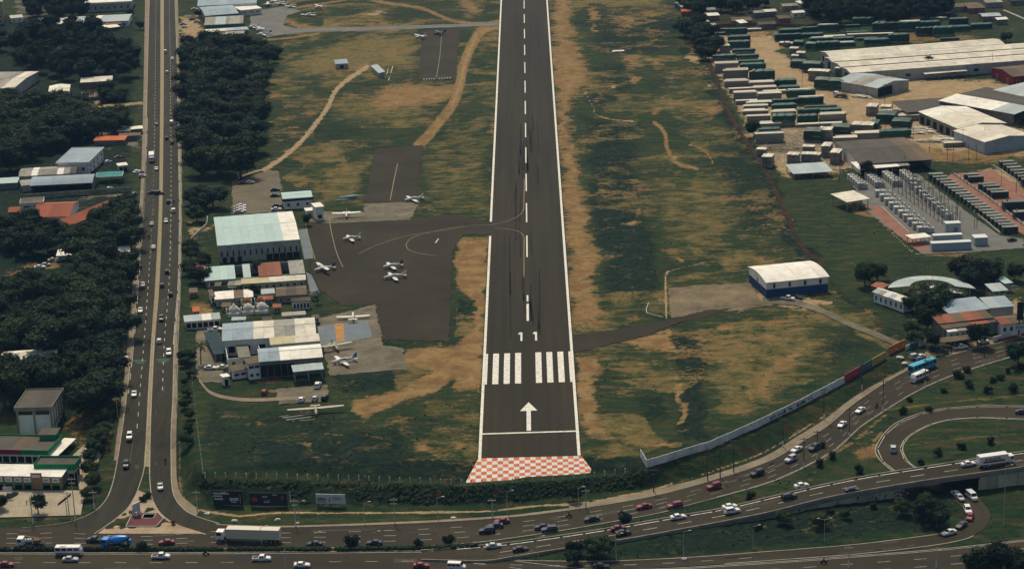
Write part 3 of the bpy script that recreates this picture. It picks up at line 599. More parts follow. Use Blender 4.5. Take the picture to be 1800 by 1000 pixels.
for p in PAVED:
    xs, ys = zip(*p); i = np.where((qx > min(xs)) & (qx < max(xs)) & (qy > min(ys)) & (qy < max(ys)))[0]
    if len(i): hard[i[inpoly(qx[i], qy[i], p)]] = True
rough = np.clip(.15+CH['S']*1.0+CH['Y']*.15-CH['D']-CH['N']-CH['A'], .02, 1)
rough[np.hypot(gx+5, gy-900) > 2500] = .1
n3 = vnoise(gx, gy, 2.3, 5)*.55+vnoise(gx, gy, 1.2, 6)*.3+vnoise(gx, gy, 6, 7)*.5
near_hard = hard.reshape(XX.shape).copy()
for ax in (0, 1):
    for sh in (-1, 1): near_hard |= np.roll(hard.reshape(XX.shape), sh, ax)
gz = gz+np.where(near_hard.ravel(), 0, rough*(n3-.35)*1.15)
gz[hard] -= .22
me = bpy.data.meshes.new('ground'); nr, nc = XX.shape
me.vertices.add(nr*nc); me.vertices.foreach_set('co', np.c_[gx, gy, gz].astype(np.float32).ravel())
ii = np.arange(nr*nc).reshape(nr, nc); qd = np.stack([ii[:-1, :-1], ii[:-1, 1:], ii[1:, 1:], ii[1:, :-1]], -1).reshape(-1, 4)
me.loops.add(qd.size); me.loops.foreach_set('vertex_index', qd.ravel().astype(np.int32)); me.polygons.add(len(qd))
me.polygons.foreach_set('loop_start', np.arange(0, qd.size, 4, dtype=np.int32)); me.polygons.foreach_set('use_smooth', np.ones(len(qd), bool)); me.update(calc_edges=True)
for nm, ks in (('soil', 'DYSN'), ('hard', 'AB')):
    at = me.attributes.new(nm, 'FLOAT_COLOR', 'POINT'); d = np.zeros((nr*nc, 4), np.float32)
    for j, k in enumerate(ks): d[:, j] = CH[k]
    at.data.foreach_set('color', d.ravel())
m = bpy.data.materials.new('ground_cover'); m.use_nodes = True; N = m.node_tree.nodes; L = m.node_tree.links
b = N['Principled BSDF']; b.inputs['Roughness'].default_value = .95; b.inputs['Specular IOR Level'].default_value = .08
gp = N.new('ShaderNodeNewGeometry')
def tex(sc, det=6, rough_=.65, st=None):
    n = N.new('ShaderNodeTexNoise'); n.inputs['Scale'].default_value = sc; n.inputs['Detail'].default_value = det; n.inputs['Roughness'].default_value = rough_
    if st:
        mp = N.new('ShaderNodeMapping'); mp.inputs['Scale'].default_value = st; L.new(gp.outputs['Position'], mp.inputs[0]); L.new(mp.outputs[0], n.inputs['Vector'])
    else: L.new(gp.outputs['Position'], n.inputs['Vector'])
    return n.outputs[0]
def math_(op, a, b_, c=None):
    n = N.new('ShaderNodeMath'); n.operation = op
    for i, v in enumerate((a, b_, c)):
        if v is None: continue
        if isinstance(v, (int, float)): n.inputs[i].default_value = v
        else: L.new(v, n.inputs[i])
    return n.outputs[0]
def mixc(f, a, b_):
    n = N.new('ShaderNodeMix'); n.data_type = 'RGBA'; n.clamp_factor = True
    L.new(f, n.inputs[0]) if not isinstance(f, float) else None
    for i, v in ((6, a), (7, b_)):
        if isinstance(v, tuple): n.inputs[i].default_value = (*v, 1)
        else: L.new(v, n.inputs[i])
    return n.outputs[2]
def step(x, lo, hi):
    n = N.new('ShaderNodeMapRange'); n.interpolation_type = 'SMOOTHSTEP'; L.new(x, n.inputs[0]); n.inputs[1].default_value = lo; n.inputs[2].default_value = hi; return n.outputs[0]
a1 = N.new('ShaderNodeAttribute'); a1.attribute_name = 'soil'; s1 = N.new('ShaderNodeSeparateColor'); L.new(a1.outputs['Color'], s1.inputs[0])
a2 = N.new('ShaderNodeAttribute'); a2.attribute_name = 'hard'; s2 = N.new('ShaderNodeSeparateColor'); L.new(a2.outputs['Color'], s2.inputs[0])
nA, nB, nC, nD = tex(.12), tex(.55, 7, .7), tex(.035, 5), tex(.22, 7, .7, (.45, 1.5, 1))
ragged = math_('ADD', math_('ADD', math_('MULTIPLY', nB, .36), math_('MULTIPLY', nA, .36)), math_('MULTIPLY', nD, .28))
def msk(att, w=.10, bias=0.): return step(math_('ADD', att, math_('MULTIPLY', math_('SUBTRACT', ragged, .5), 3.6)), .5+bias-w, .5+bias+w)
grass = mixc(step(nC, .35, .65), (.0095, .0300, .0115), (.0205, .0420, .0130))
grass = mixc(step(nD, .45, .62), grass, (0.0525, 0.0480, 0.0176))
col = mixc(msk(s1.outputs[2], .16, -.05), grass, mixc(step(nB, .4, .62), (0.0050, 0.0163, 0.0104), (0.0116, 0.0252, 0.0120)))
col = mixc(msk(s1.outputs[1], .26), col, mixc(step(nB, .35, .65), (.215, .158, .052), (.085, .076, .026)))
col = mixc(msk(s1.outputs[0], .2), col, mixc(step(nA, .38, .62), (.270, .175, .070), (.175, .105, .040)))
col = mixc(msk(a1.outputs['Alpha'], .14), col, mixc(step(nA, .35, .65), (0.3772, 0.2772, 0.1512), (0.2952, 0.2100, 0.1092)))
col = mixc(msk(s2.outputs[0], .14), col, mixc(step(nB, .35, .65), (.22, .19, .13), (.14, .125, .085)))
col = mixc(msk(s2.outputs[1], .14), col, mixc(step(nA, .4, .6), (.060, .026, .016), (.030, .022, .014)))
sp = N.new('ShaderNodeVectorMath'); sp.operation = 'SCALE'; L.new(col, sp.inputs[0]); L.new(math_('ADD', -.1, math_('ADD', math_('MULTIPLY', tex(1.5, 4, .7), 1.25), math_('MULTIPLY', tex(.30, 5, .7), .95))), sp.inputs['Scale'])  # fine mottle darkens the colour like shadows between grass tussocks
L.new(sp.outputs[0], b.inputs['Base Color'])
bp = N.new('ShaderNodeBump'); bp.inputs['Strength'].default_value = .9; bp.inputs['Distance'].default_value = .9; L.new(nB, bp.inputs['Height']); L.new(bp.outputs[0], b.inputs['Normal'])
me.materials.append(m); ground = tag(mk('ground', me), kind='structure')
GCH, GPX = CH, (qx, qy)
# ------------------------------------------------------------------ buildings
def W_(n, c, **k): return mat(n, c, .85, .2, noise=k.pop('noise', .6), scale=k.pop('scale', .25), var=k.pop('var', .1), **k)
MAT = dict(
 white=W_('white_wall', (.78, .75, .64), col2=(.52, .49, .39)), grey=W_('grey_wall', (.42, .41, .35), col2=(.20, .19, .15)),
 dim=W_('dark_stained_wall', (.20, .19, .15), col2=(.09, .085, .065)), cream=W_('cream_wall', (.50, .44, .26), col2=(.34, .29, .17)),
 brick=W_('brick_wall', (.26, .12, .07), col2=(.14, .07, .045)), blue=W_('blue_wall', (.018, .060, .13), noise=.5, col2=(.014, .04, .075)),
 red=W_('red_wall', (.23, .025, .03), noise=.4), green=W_('green_fascia', (.02, .24, .075), noise=.3, scale=.4), crim=W_('crimson_fascia', (.32, .02, .06), noise=.3),
 tan=W_('tan_column', (.34, .20, .10)), teal=W_('teal_wall', (.05, .17, .16), noise=.4),
 zinc=W_('zinc_roof', (.40, .46, .44), col2=(.30, .34, .32), var=.12), pale=W_('pale_roof', (.68, .63, .50), col2=(.38, .35, .27), var=.14),
 bluegrey=W_('blue_grey_roof', (.30, .37, .40), col2=(.20, .25, .27), var=.12), aqua=W_('aqua_roof', (.42, .55, .50), col2=(.33, .44, .40), var=.08, noise=.5),
 oldgrey=W_('weathered_grey_roof', (.30, .29, .24), col2=(.12, .115, .09), var=.25, scale=.4), dark=W_('dark_roof', (.085, .075, .060), col2=(.05, .045, .035), var=.2),
 brown=W_('brown_roof', (.14, .105, .065), col2=(.07, .055, .035), var=.25), rust=W_('rusty_roof', (.30, .105, .055), col2=(.15, .07, .045), var=.3, scale=.5),
 terra=W_('terracotta_roof', (.30, .085, .040), col2=(.22, .07, .035), var=.18, scale=.6), wroof=W_('white_roof', (.80, .77, .66), col2=(.52, .48, .38), var=.07),
 tealroof=W_('teal_roof', (.05, .24, .22), noise=.4), orange=W_('orange_roof', (.52, .14, .04), noise=.4, var=.15), net=W_('dark_net', (.02, .05, .06), noise=.5),
 conc=W_('bare_concrete', (.36, .34, .27), col2=(.18, .17, .13), var=.1), ochre=W_('ochre_band', (.32, .29, .18), noise=.7), yel=W_('yellow_wall', (.50, .42, .20)))
GLASS = mat('dark_glass', (.02, .025, .03), .15, .5); OPEN = mat('dark_opening', (.018, .017, .015), .9, .05); FRAME = mat('window_frame', (.50, .48, .42), .7)
METAL = mat('grey_metal', (.30, .30, .28), .5, .4, metal=.3, var=.15)
def frame_of(quad, he, z0=None):
    c0 = [sum(q[i] for q in quad)/4 for i in (0, 1)]
    if z0 is None:
        g = GZ(c0[0], c0[1]+he*pxm(c0[1])*.9, 0); z0 = H(g[0], g[1])
    P = [GZ(x, y, z0+he)[:2] for x, y in quad]; c = sum(P)/4
    u = (P[1]-P[0])+(P[2]-P[3]); L = np.linalg.norm(u)/2; a = math.atan2(u[1], u[0]); v = ((P[3]-P[0])+(P[2]-P[1]))/2
    Wd = abs(-v[0]*math.sin(a)+v[1]*math.cos(a)); return c, a, L, Wd, z0
def opening(parent, side, L, Wd, x, z, w, h, kind='window', deep=.10):
    """window (frame with a pane inside), door or dark opening on side 0 near, 1 right, 2 far, 3 left"""
    def put(o): o.parent = parent; KIDS.setdefault(parent, []).append(o)
    rot = (0, 90, 180, -90)[side]; a = math.radians(rot)
    loc = {0: (x, -Wd/2, z), 1: (L/2, x, z), 2: (-x, Wd/2, z), 3: (-L/2, -x, z)}[side]
    mb = MB()
    if kind == 'window':
        t = min(.12, w*.12)
        for b in ((-w/2, w/2, -deep, 0, -h/2, -h/2+t), (-w/2, w/2, -deep, 0, h/2-t, h/2), (-w/2, -w/2+t, -deep, 0, -h/2+t, h/2-t), (w/2-t, w/2, -deep, 0, -h/2+t, h/2-t)): mb.box(*b)
        o = mb.build('window', FRAME, parent); MB().box(-w/2+t, w/2-t, -deep*.4, -.004, -h/2+t, h/2-t).build('pane', GLASS, o)
    else: o = mb.box(-w/2, w/2, -deep*.5, -.004, -h/2, h/2).build(kind, OPEN, parent)
    o.location = loc; o.rotation_euler = (0, 0, a); return o
def B(name, label, quad, he, roof='gable', rh=1.2, axis=0, wall='grey', rm='pale', sheet_w=4.5, over=.45, wins=(), open_=(), z0=None, cat='building', missing=0, bays=1, posts=False, fascia=None, band=None, group=None, seed=0):
    """a building from the four eave corners (near left, near right, far right, far left) in the photograph; walls, roof sheets, windows are parts"""
    rr = random.Random(hash(label) % 9999 if False else len(label)*31+int(quad[0][0])); c, a, L, Wd, z0 = frame_of(quad, he, z0)
    t = thing(name, (c[0], c[1], z0), a, label, cat, group)
    wm = MAT[wall]; rms = [MAT[r] for r in (rm if isinstance(rm, (list, tuple)) else [rm])]
    sw, sl_ = L/2-over, Wd/2-over
    th = .16
    # roof height as a function of local x, y
    def rz(x, y):
        if roof == 'flat': return 0
        if roof == 'shed': return rh*(y/Wd+.5) if axis == 0 else rh*(x/L+.5)
        w_ = (Wd if axis == 0 else L)/bays; p = (y+Wd/2 if axis == 0 else x+L/2); p = min(max(p, 0), w_*bays-1e-6) % w_; f = abs(2*p/w_-1)
        if roof == 'arch': return rh*(1-f*f)
        return rh*(1-f)
    if posts:
        n = max(2, int(L/7)); 
        for i in range(n+1):
            for s in (-1, 1):
                x, y = -sw+.2+i*(2*sw-.4)/n, s*(sl_-.2); MB().box(x-.14, x+.14, y-.14, y+.14, -.6, he+rz(x, y)-th-.01).build('post', METAL, t)
    else:
        # outer walls following the roof underside
        for s in range(4):
            if s in open_: continue
            m_ = 2 if roof in ('flat', 'shed') else (10 if roof == 'arch' else 2)*bays
            mb = MB(); e0, e1 = [((-sw, -sl_), (sw, -sl_)), ((sw, -sl_), (sw, sl_)), ((sw, sl_), (-sw, sl_)), ((-sw, sl_), (-sw, -sl_))][s]
            n_ = [(0, 1), (-1, 0), (0, -1), (1, 0)][s]; tk = .2; ptsx = [i/m_ for i in range(m_+1)]
            lo = .205 if s in (1, 3) else 0
            Ls = math.hypot(e1[0]-e0[0], e1[1]-e0[1]); f0 = lo/Ls
            ptsx = [f0+(1-2*f0)*p for p in ptsx]; rings = []
            for p in ptsx:
                x, y = e0[0]+(e1[0]-e0[0])*p, e0[1]+(e1[1]-e0[1])*p; zt = he+rz(x, y)-th-.012; xi, yi = x+n_[0]*tk, y+n_[1]*tk
                rings.append([(x, y, -1.2), (xi, yi, -1.2), (xi, yi, min(zt, he+rz(xi, yi)-th-.012)), (x, y, zt)])
            mb.loft(rings); mb.build('wall', wm, t)
            if band:
                bm_, b0, b1 = band; mb = MB(); rg = []
                for x, y in ((e0[0]+(e1[0]-e0[0])*(-.0), e0[1]+(e1[1]-e0[1])*0), e1):
                    xo, yo = x-n_[0]*.03, y-n_[1]*.03; rg.append([(xo, yo, b0), (x-n_[0]*.002, y-n_[1]*.002, b0), (x-n_[0]*.002, y-n_[1]*.002, b1), (xo, yo, b1)])
                mb.loft(rg); mb.build('painted_band', MAT[bm_], t)
    # roof in sheets, each a piece of its own
    along = L if axis == 0 else Wd; across = Wd if axis == 0 else L
    n = max(1, int(round(along/sheet_w))); nb = bays if roof in ('gable', 'arch') else 1; k = 0
    for i in range(n):
        a0, a1 = -along/2+along*i/n+.015, -along/2+along*(i+1)/n-.015
        for b_ in range(nb):
            w_ = across/nb; y0 = -across/2+b_*w_
            halves = [(0, .5), (.5, 1)] if roof == 'gable' else [(0, 1)]
            for hh, (h0, h1) in enumerate(halves):
                k += 1
                if missing and rr.random() < missing: continue
                mat_ = rms[min(len(rms)-1, int(i*len(rms)/n))] if seed == 0 else rms[(hh+b_*2) % len(rms)]
                seg = 8 if roof == 'arch' else 1; mb = MB(); dz = rr.uniform(-.025, .025); rings = []
                for j in range(seg+1):
                    p = y0+w_*(h0+(h1-h0)*j/seg); p += (.012 if j == 0 and h0 > 0 else -.012 if j == seg and h1 < 1 else 0)
                    def pt(al, q): return (al, q) if axis == 0 else (q, al)
                    x0, yy0 = pt(a0, p); x1, yy1 = pt(a1, p)
                    pe = min(max(p, y0+1e-4), y0+w_-1e-4)
                    z = he+(rz(*pt((a0+a1)/2, pe)) if not (roof == 'shed' and axis == 1) else 0)+dz
                    if roof == 'shed' and axis == 1: z = he+rh*(p/L+.5)+dz
                    rings.append([(x0, yy0, z-th), (x1, yy1, z-th), (x1, yy1, z), (x0, yy0, z)])
                mb.loft(rings); mb.build('roof_sheet', mat_, t)
    if roof == 'gable':
        for b_ in range(nb):
            w_ = across/nb; yc = -across/2+(b_+.5)*w_; mb = MB(); z = he+rh+.04
            v = [(-along/2, yc-.35, z-.35*2*rh/w_), (-along/2, yc, z), (-along/2, yc+.35, z-.35*2*rh/w_)]
            q = [(x if axis == 0 else y, y if axis == 0 else x, zz) for x, y, zz in v]; q2 = [(-x if axis == 0 else x, y if axis == 0 else -y, zz) for x, y, zz in q]
            mb.add(q+q2, [(0, 1, 4, 3), (1, 2, 5, 4)]); mb.build('ridge_cap', rms[0], t)
    if bays > 1:
        for b_ in range(1, bays): y = -across/2+b_*across/bays; MB().box(-along/2, along/2, y-.55, y+.55, he+.06, he+.30).build('valley_gutter', MAT['dark'], t)
    if fascia:
        fm, fh = fascia if isinstance(fascia, tuple) else (fascia, .9)
        f = MB(); x, y = L/2+.05, Wd/2+.05
        for b4 in ((-x, x, -y-.15, -y, he-fh*.7, he+fh*.3), (-x, x, y, y+.15, he-fh*.7, he+fh*.3), (-x-.15, -x-.002, -y-.15, y+.15, he-fh*.7, he+fh*.3), (x+.002, x+.15, -y-.15, y+.15, he-fh*.7, he+fh*.3)): f.box(*b4)
        f.build('fascia', MAT[fm], t)
    for wn in wins:
        side, cnt, zc, w, h = wn[:5]; kind = wn[5] if len(wn) > 5 else 'window'; f0, f1 = wn[6] if len(wn) > 6 else (0, 1)
        span = (L if side in (0, 2) else Wd)-2*over; lo = -span/2+span*f0; s_ = span*(f1-f0)/cnt
        for i in range(cnt): opening(t, side, 2*sw, 2*sl_, lo+s_*(i+.5), zc, min(w, s_*.9), h, kind)
    t['_dims'] = (L, Wd, he)
    return t
D_ = 'door'; O_ = 'opening'
# west compound
B('aircraft_hangar', 'large aircraft hangar with pale aqua roof and stained grey front beside the west road', [(381, 432), (525, 421), (516, 371), (376, 382)], 7.4, 'gable', 1.3, 0, 'grey', ['aqua', 'aqua', 'aqua', 'wroof'], 3.2, wins=((0, 14, 3.6, .9, 2.6), (0, 3, 1.1, 1.6, 2.2, O_, (.02, .3)), (0, 5, 1.2, 3.6, 2.2, O_, (.58, 1)), (1, 3, 2.5, 5, 4.5, O_)))
B('roofless_shed', 'derelict long shed below the aqua hangar with pale green, rusty and broken roof', [(360, 494), (537, 480), (532, 460), (358, 473)], 3.4, 'shed', .8, 0, 'grey', ['aqua', 'zinc', 'rust', 'oldgrey'], 3.0, missing=.16, wins=((0, 12, 1.5, 1.4, 1.3),))
B('long_store', 'long narrow store with cream roof in front of the derelict shed', [(424, 500), (538, 491), (537, 485), (424, 491)], 3, 'shed', .4, 0, 'cream', ['cream', 'pale', 'pale'], 3.5, wins=((0, 9, 1.4, 1.2, 1.1),))
B('rubble_house', 'low ochre-brown house with cluttered roof beside the derelict shed', [(365, 504), (425, 501), (424, 492), (366, 495)], 2.8, 'flat', 0, 0, 'dim', ['brown', 'dim', 'ochre'], 2.4, missing=.2, wins=((0, 4, 1.3, 1.3, 1.2),))
B('white_flat_house', 'white flat-roofed house with small black roof vent west of the domed tanks', [(377, 527), (446, 521), (444, 508), (377, 512)], 3.2, 'flat', 0, 0, 'grey', ['wroof', 'wroof', 'brown', 'wroof'], 4, wins=((0, 4, 1.5, 1, 1), (3, 2, 1.5, 1.2, 1.4)))
B('gate_house', 'tiny pale gatehouse with two dark windows beside the white flat-roofed house', [(367, 521), (376, 520), (376, 508), (367, 509)], 3.6, 'flat', 0, 0, 'white', 'brown', 3, wins=((0, 1, 2, 1.2, 1.2), (0, 1, .6, 1, 1)))
B('annex_house', 'pale single-storey annex with dark window bay behind the domed tanks', [(458, 517), (484, 515), (482, 506), (459, 508)], 3, 'flat', 0, 0, 'white', 'zinc', 4, wins=((0, 2, 1.5, 2.2, 1.3, O_),))
B('dark_roof_house', 'brown-roofed low house near the grey apron strip', [(484, 521), (540, 517), (538, 502), (486, 505)], 3, 'gable', .8, 0, 'dim', ['brown', 'dark', 'brown'], 4, wins=((0, 4, 1.3, 1.2, 1.2),))
B('white_cottage', 'white cottage with ribbed front wall east of the domed tanks', [(511, 531), (546, 528), (545, 521), (512, 524)], 3.4, 'gable', .7, 0, 'white', ['dark', 'brown'], 3.5, wins=((0, 5, 1.5, .9, 1.9),))
B('lean_to', 'grey lean-to with long dark skylight beside the pale hangar', [(495, 556), (538, 552), (537, 546), (495, 549)], 2.5, 'flat', 0, 0, 'grey', 'conc', 3.6, wins=((0, 2, 1.2, 2, 1.2),))
B('roadside_shop', 'narrow roadside shop with pale grey roof beside the west road pavement', [(323, 567), (388, 559), (386, 552), (323, 556)], 3.2, 'shed', .5, 0, 'white', ['zinc', 'wroof', 'zinc'], 3, wins=((0, 6, 1.4, 1.6, 1.8, O_),))
B('pale_hangar', 'wide hangar with blue-grey and beige roof beside the blue-grey slab', [(392, 600), (556, 587), (553, 558), (389, 568)], 6, 'gable', .9, 0, 'white', ['bluegrey', 'pale', 'oldgrey', 'pale'], 3.6, wins=((0, 6, 2.5, 2.2, 2.4, O_), (1, 2, 2.4, 6, 4, O_)))
B('cream_hangar', 'cream-roofed hangar wedged between the pale hangar and the white-roofed hangar', [(476, 606), (563, 599), (560, 588), (472, 596)], 5.6, 'shed', .5, 0, 'white', ['cream', 'pale'], 4, wins=((1, 1, 2, 4, 3.4, O_),))
B('white_roof_hangar', 'white-roofed hangar behind the twin-engined aeroplane', [(457, 636), (567, 627), (564, 604), (450, 613)], 6.2, 'gable', 1.0, 0, 'dim', ['bluegrey', 'wroof', 'wroof', 'wroof'], 3.6, wins=((0, 5, 2.6, 3.4, 4.2, O_, (.0, .55)), (1, 2, 2.6, 6, 4.4, O_)))
B('hangar_awning', 'pale ribbed awning roof along the front of the white-roofed hangar', [(514, 654), (569, 648), (567, 639), (513, 644)], 4.3, 'shed', .5, 0, 'dim', 'zinc', 2.2, posts=True, cat='awning')
B('courtyard_house', 'brown flat-roofed courtyard house west of the white-roofed hangar', [(396, 632), (448, 625), (470, 601), (395, 606)], 4.0, 'flat', 0, 0, 'white', ['brown', 'dim', 'brown'], 4, missing=.12, wins=((0, 3, 2, 1.4, 1.4), (3, 3, 2, 1.4, 1.4)))
B('office_block', 'white two-storey office with two rows of windows near the red car', [(430, 641), (457, 637), (455, 627), (432, 630)], 5.8, 'flat', 0, 0, 'white', 'brown', 4, wins=((0, 2, 4.4, 2.2, 1.1), (0, 2, 1.6, 1.1, 1.2)))
B('office_wing', 'low white office wing with one blue-grey window beside the two-storey office', [(402, 654), (430, 649), (432, 637), (404, 642)], 3.3, 'flat', 0, 0, 'white', 'brown', 4, wins=((0, 2, 1.7, 1.8, 1), (3, 1, 1.1, 1.4, 2, D_)))
B('porch', 'small white porch with dark doorway at the driveway', [(388, 664), (402, 661), (402, 655), (389, 657)], 3.4, 'flat', 0, 0, 'white', 'wroof', 3, wins=((0, 1, 1.2, 1.2, 2.2, D_),))
B('shade_canopy', 'dark green shade-net canopy on posts beside the driveway', [(367, 624), (393, 621), (390, 580), (366, 583)], 2.6, 'flat', 0, 1, 'grey', 'net', 5, posts=True, cat='canopy')
B('blue_house', 'white house with aqua roof and blue fascia beside the parking yard', [(496, 352), (549, 347), (547, 335), (494, 338)], 4.6, 'gable', .7, 0, 'white', 'aqua', 4, fascia=('blue', 1.2), wins=((0, 3, 2, 1.3, 1.3),))
B('control_tower', 'small white tower block with a flat top beside the concrete apron', [(550, 365), (567, 363), (566, 355), (550, 357)], 6.0, 'flat', 0, 0, 'white', 'wroof', 3, wins=((0, 1, 1.6, 1.6, 1.6, O_),))
B('tower_annex', 'low white annex with one dark square window below the small tower', [(535, 371), (561, 369), (560, 363), (536, 366)], 3.0, 'flat', 0, 0, 'white', 'wroof', 3, wins=((0, 1, 1.6, 1.5, 1.5, 'window', (.6, .95)),))
B('terminal_hall', 'big blue-grey roofed hall at the airfield terminal, along the top edge', [(350, 12), (453, 5), (450, -10), (346, -6)], 5.5, 'gable', 1, 0, 'white', 'bluegrey', 5, wins=((0, 8, 3, 1.6, 1.2),))
B('terminal_hangar', 'blue-grey roofed hangar in front of the terminal hall', [(357, 29), (416, 24), (412, 9), (353, 13)], 6, 'gable', 1, 0, 'dim', 'bluegrey', 4.5, wins=((0, 9, 2.4, 1.5, 3.5, O_), (3, 2, 3.5, 1.8, 1.5)))
B('terminal_wing', 'low white terminal wing with three dark windows beside the hangar', [(416, 20), (455, 15), (453, 8), (416, 11)], 4, 'flat', 0, 0, 'white', 'wroof', 5, wins=((0, 3, 2.2, 2.6, .8),))
B('striped_hangar', 'hangar with streaked grey roof and dark green front wall near parked aeroplanes', [(361, 45), (431, 41), (425, 30), (359, 33)], 5, 'shed', .8, 0, 'teal', ['oldgrey', 'zinc', 'oldgrey', 'oldgrey'], 2.2)
for i, (x0, y0, x1, y1) in enumerate(((361, 57, 436, 52), (362, 63, 430, 59))): B('aircraft_shelter', ('narrow aeroplane shelter with pale roof just below the streaked hangar', 'narrow aeroplane shelter with brown roof beside the wood')[i], [(x0, y0), (x1, y1), (x1-1, y1-4), (x0, y0-4)], 3, 'shed', .3, 0, 'dim', (['pale', 'zinc'], ['brown', 'oldgrey'])[i], 4, posts=True, cat='shelter')
B('field_hut', 'small grey hut with overgrown roof in the straw-coloured field', [(588, 113), (612, 112), (610, 105), (588, 107)], 3.2, 'shed', .5, 0, 'grey', 'bluegrey', 4, wins=((0, 1, 1.4, 2, 1.8, D_),))
B('leaning_shed', 'narrow pale-roofed shed beside white ground marks in the field', [(656, 130), (668, 129), (672, 114), (661, 115)], 3, 'shed', .6, 1, 'grey', 'zinc', 4)
# left of the west road
B('apartment_block', 'tall cream apartment block at the top left corner', [(-60, 8), (6, 3), (4, -10), (-60, -6)], 15, 'flat', 0, 0, 'yel', 'conc', 5, wins=tuple((0, 5, z, 1.4, 1.4) for z in (2.5, 5.5, 8.5, 11.5)))
B('garden_hut', 'small pale hut among trees near the cream apartment block', [(15, 33), (40, 31), (38, 26), (18, 28)], 3.4, 'gable', 1, 0, 'white', 'pale', 4, wins=((0, 2, 1.5, 1, 1.2),))
B('white_store', 'white-roofed building with grey front along the top edge by the west road', [(152, 7), (234, 3), (233, -8), (152, -4)], 6, 'flat', 0, 0, 'grey', 'wroof', 5, fascia=('white', 1.2), wins=((0, 7, 2.6, 1.4, 2),))
B('long_white_roof', 'very long shed with white roof half hidden by trees west of the road', [(66, 44), (230, 37), (229, 25), (62, 33)], 4, 'gable', 1, 0, 'white', ['zinc', 'wroof', 'zinc', 'wroof', 'zinc', 'zinc'], 4.5, wins=((0, 12, 1.8, 1.5, 1.5),))
B('red_shack', 'red-walled shack with white awning below the long white shed', [(184, 45), (212, 42), (211, 38), (184, 40)], 3, 'shed', .5, 0, 'red', 'rust', 4)
B('white_awning_shack', 'white-roofed shack beside the red-walled shack', [(184, 51), (208, 47), (207, 43), (183, 45)], 2.6, 'shed', .4, 0, 'brick', 'wroof', 3)
B('grey_warehouse', 'weathered grey warehouse at the left edge among trees', [(-25, 157), (40, 154), (54, 127), (-20, 126)], 5.5, 'gable', 1, 0, 'grey', ['oldgrey', 'oldgrey', 'pale'], 4, wins=((0, 5, 2, 1.5, 1.5),))
B('twin_roof_house', 'house with two pale roofs among trees right of the grey warehouse', [(83, 164), (122, 161), (124, 149), (88, 151)], 4, 'gable', .8, 1, 'white', ['pale', 'wroof'], 4, wins=((0, 3, 1.8, 1.2, 1.2),))
B('brick_cottage', 'brick cottage with straw-coloured roof by the small green lawn', [(141, 146), (197, 142), (199, 136), (142, 139)], 4, 'shed', .8, 0, 'brick', 'pale', 3.2, wins=((0, 5, 1.8, 1.2, 1.6),))
B('walled_ruin', 'roofless grey enclosure in front of the brick cottage', [(140, 173), (184, 169), (187, 160), (143, 162)], 2, 'flat', 0, 0, 'conc', 'brown', 4, missing=.5)
for i, (q, rm, lb) in enumerate((([(205, 232), (228, 230), (228, 224), (206, 226)], 'oldgrey', 'grey tin shack beside the pavement opposite the box truck'), ([(228, 228), (251, 226), (251, 222), (229, 224)], 'wroof', 'white tin shack touching the west road pavement'), ([(166, 248), (222, 246), (222, 240), (167, 241)], 'orange', 'orange-brown tin shack beside the white tin shack'), ([(208, 240), (248, 238), (247, 234), (209, 236)], 'brown', 'brown tin shack between the white and orange-brown shacks'))): B('tin_shack', lb, q, 2.8, 'shed', .4, 0, 'dim', rm, 3.5, cat='shack')
B('villa', 'large villa with flat blue-grey roof above the weathered workshop', [(103, 287), (160, 285), (178, 260), (123, 260)], 6.5, 'flat', 0, 0, 'white', 'bluegrey', 5, fascia=('white', .8), wins=((0, 3, 3.4, 1.5, 1.6), (1, 4, 4, 1.5, 1.5), (1, 4, 1.5, 1.5, 1.6)))
B('workshop', 'weathered grey workshop roof with white skylight strips below the villa', [(33, 311), (138, 304), (134, 291), (37, 296)], 4, 'gable', 1, 0, 'grey', ['oldgrey', 'wroof', 'oldgrey', 'oldgrey', 'wroof', 'oldgrey', 'dark'], 3)
B('vaulted_shed', 'long open shed with curved blue-grey roof in front of the weathered workshop', [(54, 327), (166, 321), (167, 307), (58, 312)], 4.6, 'arch', 1.6, 0, 'dim', 'bluegrey', 5, open_=(0,), wins=((2, 3, 2, 2, 2, O_),))
B('side_store', 'small grey store at the end of the curved-roof shed', [(35, 327), (55, 325), (55, 315), (36, 317)], 3.4, 'flat', 0, 0, 'grey', 'oldgrey', 4)
B('green_roof_store', 'pale green roofed store at the left edge beside the grey store', [(-20, 324), (33, 321), (33, 313), (-20, 316)], 3.2, 'shed', .5, 0, 'dim', 'aqua', 4)
B('teal_canopy', 'long teal canopy with white edge running to the west road', [(170, 312), (216, 309), (215, 302), (169, 304)], 3.4, 'shed', .3, 0, 'grey', 'tealroof', 4, posts=True, cat='canopy', fascia=('white', .4))
B('white_kiosk', 'white kiosk frame beside the teal canopy near the west road', [(205, 292), (224, 290), (223, 285), (206, 287)], 3.2, 'flat', 0, 0, 'white', 'wroof', 3, wins=((0, 2, 1.3, 1.6, 2, O_),))
B('tiled_house', 'long house with red tiled roof and hidden lower windows', [(53, 383), (126, 380), (136, 354), (76, 356)], 3.6, 'gable', 2.4, 0, 'white', 'terra', 2.2, wins=((0, 6, 1.6, 1.4, 1.3),))
B('tiled_wing', 'red tiled wing turned towards the viewer, joined to the long tiled house', [(124, 398), (153, 400), (178, 360), (138, 354)], 3.6, 'gable', 2.2, 1, 'white', 'terra', 2.2, wins=((0, 2, 1.6, 1.2, 1.2),))
B('white_villa', 'white two-storey villa with wide dark windows beside the red tiled roof', [(35, 358), (74, 355), (79, 347), (37, 350)], 6, 'flat', 0, 0, 'white', 'brown', 5, fascia=('white', .8), wins=((0, 2, 4.2, 3.2, .9), (0, 3, 1.5, 1.3, 1.3)))
